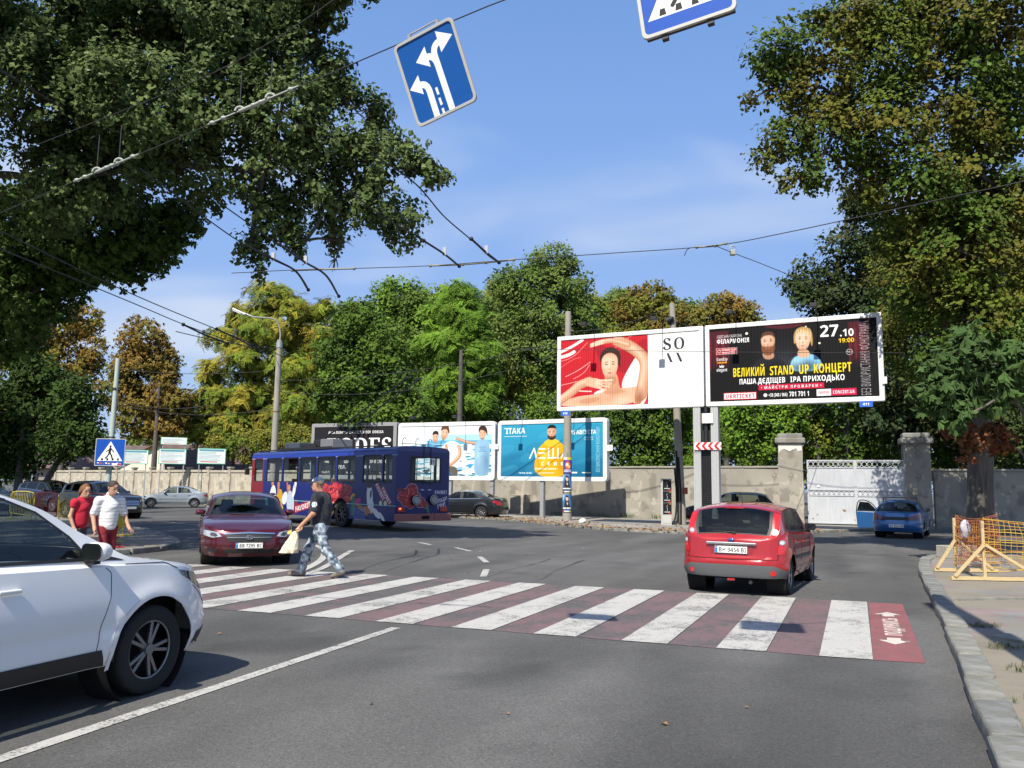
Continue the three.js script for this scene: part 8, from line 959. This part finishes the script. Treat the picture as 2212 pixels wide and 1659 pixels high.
// local frames: +x is the way a person faces, +z their right
{
  const q0 = atY(688, 1248), pos = [q0.x, 0, q0.z], az = -84;
  const J = { head: [0.085, 1.655, 0], neck: [0.035, 1.5, 0], chest: [0.02, 1.3, 0], waist: [0.0, 1.1, 0], pelvis: [0, 0.95, 0], shL: [0.02, 1.42, -0.19], shR: [0.0, 1.42, 0.19], elL: [0.05, 1.15, -0.265], wrL: [0.255, 0.945, -0.255], haL: [0.31, 0.87, -0.25], elR: [-0.10, 1.16, 0.25], wrR: [0.0, 0.95, 0.27], haR: [0.05, 0.88, 0.27], hipL: [-0.01, 0.91, -0.09], knL: [-0.14, 0.50, -0.10], anL: [-0.43, 0.16, -0.10], toeL: [-0.29, 0.045, -0.105], hipR: [0.01, 0.91, 0.09], knR: [0.23, 0.51, 0.09], anR: [0.37, 0.10, 0.09], toeR: [0.57, 0.05, 0.09] };
  const camo = (x, y, z) => { const a = vnoise(Math.floor(x * 45) * 0.55, Math.floor(y * 38) * 0.55, Math.floor(z * 45) * 0.55), b = vnoise(x * 16 + 9, y * 16, z * 16); const v = 0.6 * a + 0.4 * b; return v < 0.38 ? [0.045, 0.06, 0.085] : v < 0.52 ? [0.13, 0.165, 0.21] : v < 0.68 ? [0.30, 0.36, 0.41] : [0.52, 0.57, 0.60]; };
  const man = human({ label: 'man in navy shirt, cap and grey blue camouflage trousers walking over the crossing', pos, az, J, build: 1.06, belly: true, hem: 0.93, sleeve: 0.78, cap: [0.035, 0.06, 0.12], hair: [0.16, 0.12, 0.09], shoe: [0.14, 0.12, 0.10], skin: [0.46, 0.235, 0.14], nod: 0.12, curl: 0.045, flare: 0.078, shirtCol: (x, y, z) => (z < -0.2 && Math.hypot(x - 0.035, y - 1.305) < 0.048 ? (Math.hypot(x - 0.035, y - 1.305) > 0.032 || Math.abs(x - 0.035) < 0.008 ? [0.55, 0.60, 0.62] : [0.05, 0.22, 0.32]) : [0.018, 0.020, 0.028]), shirtLabel: 'black polo shirt with round sleeve badge', legCol: camo, legLabel: 'grey blue camouflage trousers' });
  part(man, 'watch', new THREE.TorusGeometry(0.033, 0.008, 6, 16).translate(0.245, 0.96, -0.255), MAT.darkMetal); const pouch = part(man, 'pouch', box(0.09, 0.13, 0.16, 0.14, 1.0, -0.11, 0.03), MAT.blackPlastic); pouch.rotation.z = -0.1;
  // the plastic bag in his hand, swinging forward
  const H = [0.33, 0.84, -0.25], bag = thing('plastic_bag', 'full cream plastic bag hanging from the walking man\u2019s hand', 'bag', [0, 0, 0]); man.updateMatrixWorld(true); bag.applyMatrix4(man.matrixWorld);
  const bf = (x, y, z) => { const t = clamp((H[1] - y) / 0.42), cx = H[0] + 0.03 + 0.13 * t, w = 0.02 + 0.145 * Math.pow(t, 0.75), d = 0.018 + 0.085 * Math.pow(t, 0.7), k = Math.pow(Math.pow(Math.abs((x - cx) / w), 2.6) + Math.pow(Math.abs((z - H[2]) / d), 2.6), 1 / 2.6); let s = (k - 1) * Math.min(w, d); s = Math.max(s, H[1] - 0.40 - y + 0.12 * Math.abs(x - cx), y - H[1] + 0.02); return s + (Math.abs(vnoise(x * 16, y * 9, z * 16) - 0.5) - 0.25) * 0.05; };
  part(bag, 'sack', isoMesh(bf, [H[0] - 0.18, H[1] - 0.48, H[2] - 0.16], [H[0] + 0.42, H[1] + 0.04, H[2] + 0.16], 0.011, () => [0.66, 0.58, 0.44]), mat([1, 1, 1], 0.95, 0, { vertexColors: true, transmission: 0.15, thickness: 0, clearcoat: 0.3, clearcoatRoughness: 0.3 })); part(bag, 'handle', merged([tube([V(H[0] + 0.03, H[1] - 0.03, H[2] - 0.02), V(H[0] + 0.0, H[1] + 0.03, H[2] - 0.03), V(H[0] - 0.03, H[1] + 0.04, H[2] - 0.01)], 0.012, 6), tube([V(H[0] + 0.03, H[1] - 0.03, H[2] + 0.02), V(H[0] + 0.0, H[1] + 0.03, H[2] + 0.03), V(H[0] - 0.03, H[1] + 0.04, H[2] + 0.01)], 0.012, 6)]), mat([0.68, 0.6, 0.42], 0.5));
}
const standing = (o = {}) => ({ head: [0.06, 1.52, 0], neck: [0.01, 1.38, 0], chest: [0.0, 1.2, 0], waist: [0.0, 1.02, 0], pelvis: [0, 0.88, 0], shL: [0, 1.31, -0.19], shR: [0, 1.31, 0.19], elL: [0.0, 1.04, -0.26], wrL: [0.12, 0.82, -0.27], haL: [0.17, 0.74, -0.27], elR: [-0.04, 1.05, 0.26], wrR: [0.10, 0.82, 0.27], haR: [0.15, 0.75, 0.27], hipL: [0, 0.85, -0.09], knL: [-0.02, 0.46, -0.09], anL: [-0.14, 0.10, -0.09], toeL: [0.02, 0.04, -0.09], hipR: [0, 0.85, 0.09], knR: [0.1, 0.47, 0.09], anR: [0.14, 0.09, 0.09], toeR: [0.32, 0.04, 0.09], ...o });
{
  const p = at(232, 1150, 15.2); human({ label: 'dark haired man in white striped polo shirt with a cigarette, behind the white crossover', pos: [p.x, 0, p.z], az: 132, J: standing({ head: [0.10, 1.535, 0], wrL: [0.17, 0.84, -0.3], haL: [0.24, 0.77, -0.31], elL: [0.02, 1.05, -0.28] }), build: 0.93, hem: 0.80, sleeve: 0.85, hair: [0.035, 0.025, 0.02], shoe: [0.05, 0.05, 0.05], skin: [0.44, 0.25, 0.165], nod: 0.3, look: 0.3, collar: [0.60, 0.60, 0.58], shirtCol: (x, y, z) => { const t = ((y + 0.004) % 0.062) / 0.062; return t < 0.2 ? [0.40, 0.40, 0.42] : [0.68, 0.68, 0.66]; }, legCol: () => [0.20, 0.012, 0.02], legLabel: 'crimson shorts' });
  const c = thing('cigarette', 'white cigarette in the mouth of the man in the striped polo', 'cigarette', [p.x + 0.19, 1.465, p.z + 0.13]); part(c, 'paper', rod(V(0, 0, 0), V(0.05, -0.012, 0.045), 0.005, 0.005, 8), MAT.white); part(c, 'filter', rod(V(-0.02, 0.004, -0.018), V(0, 0, 0), 0.0052, 0.0052, 8), mat([0.5, 0.28, 0.1], 0.8));
  const q = at(171, 1150, 15.8); human({ label: 'red haired woman in a sleeveless red top beside the man in the striped polo', pos: [q.x, 0, q.z], az: 105, J: standing({ head: [0.07, 1.47, 0], neck: [0.01, 1.33, 0], chest: [0, 1.15, 0], waist: [0, 0.98, 0], shL: [0, 1.26, -0.165], shR: [0, 1.26, 0.165], elL: [0, 1.0, -0.22], elR: [-0.03, 1.0, 0.22], wrL: [0.1, 0.8, -0.22], wrR: [0.08, 0.78, 0.22], haL: [0.14, 0.73, -0.22], haR: [0.12, 0.71, 0.22] }), build: 0.82, hem: 0.72, sleeve: 0.22, hair: [0.15, 0.06, 0.022], bob: true, shoe: [0.1, 0.05, 0.04], skin: [0.43, 0.25, 0.16], nod: 0.25, look: -0.3, shirtCol: () => [0.42, 0.008, 0.03], shirtLabel: 'bright red sleeveless top', legCol: () => [0.05, 0.05, 0.07] });
  const sg = thing('sunglasses', 'sunglasses pushed up into the hair of the woman in red', 'sunglasses', [q.x + 0.05, 1.59, q.z], headingTurn(105)); for (const z of [-0.03, 0.03]) part(sg, 'lens', new THREE.SphereGeometry(0.026, 12, 8).scale(0.3, 0.8, 1.1).translate(0.03, 0, z), MAT.glass); part(sg, 'frame', tube([V(-0.05, -0.01, -0.075), V(0.03, 0.0, -0.055), V(0.04, 0.005, 0), V(0.03, 0, 0.055), V(-0.05, -0.01, 0.075)], 0.004, 5), MAT.blackPlastic);
}
// ================================================================ barriers, netting and litter
{
  const G = 'crowd barriers round the island', mats = { y: mat([0.48, 0.38, 0.03], 0.5), r: mat([0.46, 0.02, 0.02], 0.5) };
  const barrier = (label, a, b, k) => { const dx = b.x - a.x, dz = b.z - a.z, L = Math.hypot(dx, dz), t = thing('crowd_barrier', label, 'barrier', [a.x, 0.1, a.z], Math.atan2(-dz, dx), G), m = mats[k], y0 = 0.25, y1 = 1.06; part(t, 'frame', tube([V(0.02, y0, 0), V(0, y0 + 0.1, 0), V(0, y1 - 0.08, 0), V(0.08, y1, 0), V(L - 0.08, y1, 0), V(L, y1 - 0.08, 0), V(L, y0 + 0.1, 0), V(L - 0.02, y0, 0), V(0.02, y0, 0)], 0.021, 6, 60), m); const n = Math.max(4, Math.round(L / 0.13)); for (let i = 1; i < n; i++) part(t, 'bar', rod(V(L * i / n, y0, 0), V(L * i / n, y1, 0), 0.009, 0.009, 5), m); for (const x of [0.12, L - 0.12]) part(t, 'foot', merged([rod(V(x, 0.03, -0.26), V(x, 0.03, 0.26), 0.018), rod(V(x, 0.03, 0), V(x, y0, 0), 0.018)]), m); };
  const q = (x, z) => { const p = at(x, 1100, z); return V(p.x, 0, p.z); };
  barrier('yellow crowd barrier farthest left, over the white crossover\u2019s roof line', q(22, 33.5), q(72, 32.5), 'y'); barrier('red crowd barrier between two yellow ones, before the dark blue crossover', q(76, 32.2), q(123, 31.2), 'r'); barrier('yellow crowd barrier behind the woman in red', q(126, 31), q(176, 29.4), 'y'); barrier('red crowd barrier hidden behind the man in the striped polo', q(180, 28), q(243, 23), 'r'); barrier('yellow crowd barrier nearest us, beside the striped polo man\u2019s hand', q(249, 21.4), q(270, 24.2), 'y'); barrier('red crowd barrier end just behind the striped polo man', q(240, 20.6), q(249, 19.6), 'r');
}
{ // timber trestles with orange netting round a dug up pavement
  const wood = mat([0.60, 0.46, 0.25], 0.8, 0, { map: dataTex(256, (x, y) => { const v = 0.85 + 0.3 * (tfbm((x * 0.2) % 1, y, 16, 801, 4) - 0.5); return [v, v * 0.98, v * 0.94]; }) }), G = 'timber trestles of the netting';
  const bat = (a, b, w = 0.05, h = 0.035) => { const d = b.clone().sub(a), g = new THREE.BoxGeometry(w, d.length(), h); g.applyQuaternion(new THREE.Quaternion().setFromUnitVectors(V(0, 1, 0), d.clone().normalize())); return g.translate((a.x + b.x) / 2, (a.y + b.y) / 2, (a.z + b.z) / 2); };
  const trestle = (label, P0, turn, sp) => { const t = thing('timber_trestle', label, 'trestle', [P0.x, 0.12, P0.z], turn, G); part(t, 'post', bat(V(0, 0.05, 0), V(0, 1.05, 0)), wood); part(t, 'sole_plate', bat(V(-sp * 0.55, 0.03, 0.02), V(sp, 0.03, 0.02), 0.06, 0.05), wood); part(t, 'brace', bat(V(-sp * 0.5, 0.06, 0.05), V(-0.02, 0.62, 0.05)), wood); part(t, 'brace', bat(V(sp * 0.85, 0.06, 0.05), V(0.02, 0.62, 0.05)), wood); return t; };
  const a = atY(2128, 1253, 0.12), b = atY(2066, 1234, 0.12), c = at(2420, 1262, 15.2); a.y = b.y = c.y = 0;
  trestle('pale timber trestle of the netting nearest us', a, -0.05, 1.1); trestle('pale timber trestle behind, at the netting\u2019s left corner', b, -0.05, 0.8); trestle('timber trestle of the netting beyond the picture\u2019s edge', c, -0.05, 0.9);
  const net = (label, p, q, seed, colors) => { const t = thing('netting', label, 'netting', [0, 0, 0], 0, 'orange safety netting'), r = rng(seed), L = p.distanceTo(q), d = q.clone().sub(p).normalize(), nrm = V(-d.z, 0, d.x), rows = 17, pt = (s, h, k) => { const sag = 0.10 * Math.sin(Math.PI * s) * h; return p.clone().addScaledVector(d, s * L).add(V(0, 0.16 + h * 0.95 - sag + 0.03 * (vnoise(s * 9, k * 0.7, seed) - 0.5), 0)).addScaledVector(nrm, 0.10 * (vnoise(s * 4, h * 3, seed + 3) - 0.5)); };
    const gs = [[], []]; for (let k = 0; k < rows; k++) { const h = k / (rows - 1) + (r() - 0.5) * 0.04, pts = []; for (let i = 0; i <= 10; i++) pts.push(pt(i / 10, clamp(h + 0.05 * (vnoise(i * 0.8, k * 3.1, seed) - 0.5)), k)); gs[k % 4 === 3 ? 1 : 0].push(tube(pts, k % 3 ? 0.005 : 0.008, 4, 16)); } const cols = Math.round(L / 0.10); for (let i = 0; i <= cols; i++) { const s = i / cols, pts = [0, 0.25, 0.5, 0.75, 1].map((h, k) => pt(clamp(s + 0.02 * (r() - 0.5)), h, k)); gs[r() > 0.8 ? 1 : 0].push(tube(pts, 0.004, 4, 10)); }
    gs.forEach((g, i) => part(t, 'strands', merged(g), mat(colors[i], 0.6))); };
  const up = (v) => v.clone().setY(0.12); net('yellow orange plastic netting stretched along the pavement between trestles', up(a), up(c), 3, [[0.55, 0.36, 0.05], [0.50, 0.22, 0.03]]); net('crumpled red and yellow netting at the corner of the trestles', up(b), up(a), 5, [[0.42, 0.20, 0.03], [0.40, 0.05, 0.04]]); net('older red netting hanging at the back corner post', up(b), up(b).add(V(1.8, 0, -1.6)), 6, [[0.42, 0.12, 0.04], [0.35, 0.06, 0.05]]);
  const bg = top(new THREE.Mesh(new THREE.SphereGeometry(0.12, 12, 8).scale(0.8, 1.5, 0.5), mat([0.55, 0.52, 0.58], 0.3, 0, { transmission: 0.3, thickness: 0 })), 'plastic_bag', 'crumpled clear plastic bag hung on the netting corner', 'bag'); const bp = bg.geometry.attributes.position; for (let i = 0; i < bp.count; i++) bp.setXYZ(i, bp.getX(i) * (0.8 + 0.5 * hash3(i, 1, 1)), bp.getY(i), bp.getZ(i) * (0.7 + 0.6 * hash3(i, 2, 1))); bg.geometry.computeVertexNormals(); bg.position.copy(up(b).lerp(up(a), 0.35)).add(V(0, 0.86, 0.07));
}
{ // fallen leaves along the kerbs, grass in the cracks
  const scatter = (name, label, geo, m, n, seed, place) => { const im = new THREE.InstancedMesh(geo, m, n), r = rng(seed), M = new THREE.Matrix4(), q = new THREE.Quaternion(), c = new THREE.Color(); for (let i = 0; i < n; i++) { const { p, e, s, col } = place(r, i); M.compose(p, q.setFromEuler(e), V(s, s, s)); im.setMatrixAt(i, M); im.setColorAt(i, c.setRGB(...col)); } top(im, name, label, 'litter', null, 'stuff'); return im; };
  const leaf = leafGeo(0.09, 0.07, 0.25, 0.45); leaf.translate(0, -0.045, 0); leaf.rotateX(-Math.PI / 2); leaf.computeVertexNormals(); const lm = mat([1, 1, 1], 0.8);
  const kc = new THREE.CatmullRomCurve3(KR.slice(0, 7).map(([x, z]) => V(x, 0, z)), false, 'catmullrom', 0.2), kf = new THREE.CatmullRomCurve3(KF.slice(3).map(([x, z]) => V(x, 0, z)), false, 'catmullrom', 0.2);
  scatter('fallen_leaves', 'brown fallen leaves lying along the near kerb', leaf, lm, 330, 51, (r) => { const t = r(), q = kc.getPointAt(t), tg = kc.getTangentAt(t), off = -0.16 - Math.pow(r(), 3) * 0.9 * (vnoise(t * 30, 2) > 0.45 ? 1 : 0.15); q.add(V(-tg.z * off * -1, 0, tg.x * off * -1).multiplyScalar(-1)); const a = V(tg.z, 0, -tg.x); const p = kc.getPointAt(t).addScaledVector(a, off * -1 * -1); return { p: V(p.x, 0.012 + r() * 0.02, p.z), e: new THREE.Euler((r() - 0.5) * 0.8, r() * 6.28, (r() - 0.5) * 0.8), s: 0.5 + r() * 0.8, col: [0.16 + 0.16 * r(), 0.065 + 0.06 * r(), 0.025] }; });
  scatter('fallen_leaves', 'brown and yellow fallen leaves over the far pavement', leaf, lm, 900, 52, (r) => { const far = r() < 0.4, t = 0.1 + r() * 0.62, p = kf.getPointAt(t).add(far ? V((r() - 0.5) * 0.5, 0, 0.2 - 0.5 * r()) : V((r() - 0.5) * 3, 0, -r() * r() * 7)); return { p: V(p.x, 0.1 + r() * 0.02, p.z), e: new THREE.Euler((r() - 0.5) * 0.7, r() * 6.28, (r() - 0.5) * 0.7), s: 0.8 + r() * 1.0, col: r() < 0.3 ? [0.30, 0.2, 0.05] : [0.2 + 0.1 * r(), 0.10, 0.035] }; });
  scatter('fallen_leaves', 'few single leaves and scraps scattered over the road', leaf, lm, 34, 53, (r) => ({ p: V(-6 + r() * 16, 0.012, -6 - r() * 24), e: new THREE.Euler((r() - 0.5) * 0.4, r() * 6.28, 0), s: 0.3 + r() * 0.4, col: r() < 0.4 ? [0.45, 0.42, 0.36] : [0.24, 0.13, 0.04] }));
  const blades = []; { const r = rng(9); for (let i = 0; i < 9; i++) { const g = leafGeo2(0.07 + r() * 0.07, 0.008); g.applyMatrix4(new THREE.Matrix4().makeRotationFromEuler(new THREE.Euler(0.2 + r() * 0.9, r() * 6.28, 0, 'YXZ'))); g.translate((r() - 0.5) * 0.06, 0, (r() - 0.5) * 0.06); blades.push(g); } } const tuft = mergeGeometries(blades); tuft.computeVertexNormals();
  const spots = [[2130, 1440, 0.5], [2180, 1470, 0.4], [2160, 1505, 0.6], [2205, 1565, 0.7], [2150, 1530, 0.3], [2040, 1350, 0.25], [2075, 1395, 0.3], [2195, 1630, 0.5], [2210, 1490, 0.6]].map(([x, y, s]) => { const p = atY(x, y, 0.11); return [p.x + 0.42, p.z + 0.1, s]; });
  const gr = scatter('grass', 'short dry grass growing between the pavement stones', tuft, mat([1, 1, 1], 0.95, 0, { transmission: 0.25, thickness: 0 }), 420, 54, (r) => { const far = r() < 0.12, s = spots[Math.floor(r() * spots.length)], a = r() * 6.28, d = Math.sqrt(r()) * s[2] * 0.55, f = atY(1250, 1133, 0.09), p = far ? V(f.x + (r() - 0.5) * 1.3, 0.085, f.z + (r() - 0.5) * 0.5) : V(s[0] + Math.cos(a) * d * 1.4, 0.105, s[1] + Math.sin(a) * d * 0.6); return { p, e: new THREE.Euler(0, r() * 6.28, 0), s: 0.25 + r() * 0.45, col: r() < 0.5 ? [0.17, 0.15, 0.06] : [0.07, 0.10, 0.03] }; }); gr.userData.category = 'grass';
  scatter('grass', 'sparse weeds at the foot of the long wall and its pavement', tuft, mat([1, 1, 1], 0.95, 0, { transmission: 0.25, thickness: 0 }), 520, 55, (r) => { const t = r(), c = vnoise(t * 40, 4) > 0.45 ? 1 : 0.2; return { p: V(mix(13.4, -8.8, t) + (r() - 0.5) * 0.3, 0.08, mix(-40.35, -57.6, t) + 0.35 + r() * 0.35), e: new THREE.Euler(0, r() * 6.28, 0), s: (1.2 + r() * 2.2) * c, col: r() < 0.4 ? [0.2, 0.17, 0.06] : [0.07, 0.11, 0.025] }; }).userData.category = 'grass';
  const tb = top(new THREE.Mesh(new THREE.IcosahedronGeometry(0.14, 2), mat([0.62, 0.62, 0.6], 0.5)), 'litter_bag', 'small white litter bag on the ground beside the poster pole', 'bag'); const p = tb.geometry.attributes.position; for (let i = 0; i < p.count; i++) { const k = 0.7 + 0.6 * vnoise(p.getX(i) * 14, p.getY(i) * 14, p.getZ(i) * 14); p.setXYZ(i, p.getX(i) * k * 1.2, p.getY(i) * k * 0.8, p.getZ(i) * k); } tb.geometry.computeVertexNormals(); const w = atY(1258, 1130, 0.09); tb.position.set(w.x, 0.18, w.z);
}
scene.traverse((o) => { if (o.isMesh) o.castShadow = o.receiveShadow = true; });
console.log('sprigs', LEAVES);
renderer.render(scene, camera);
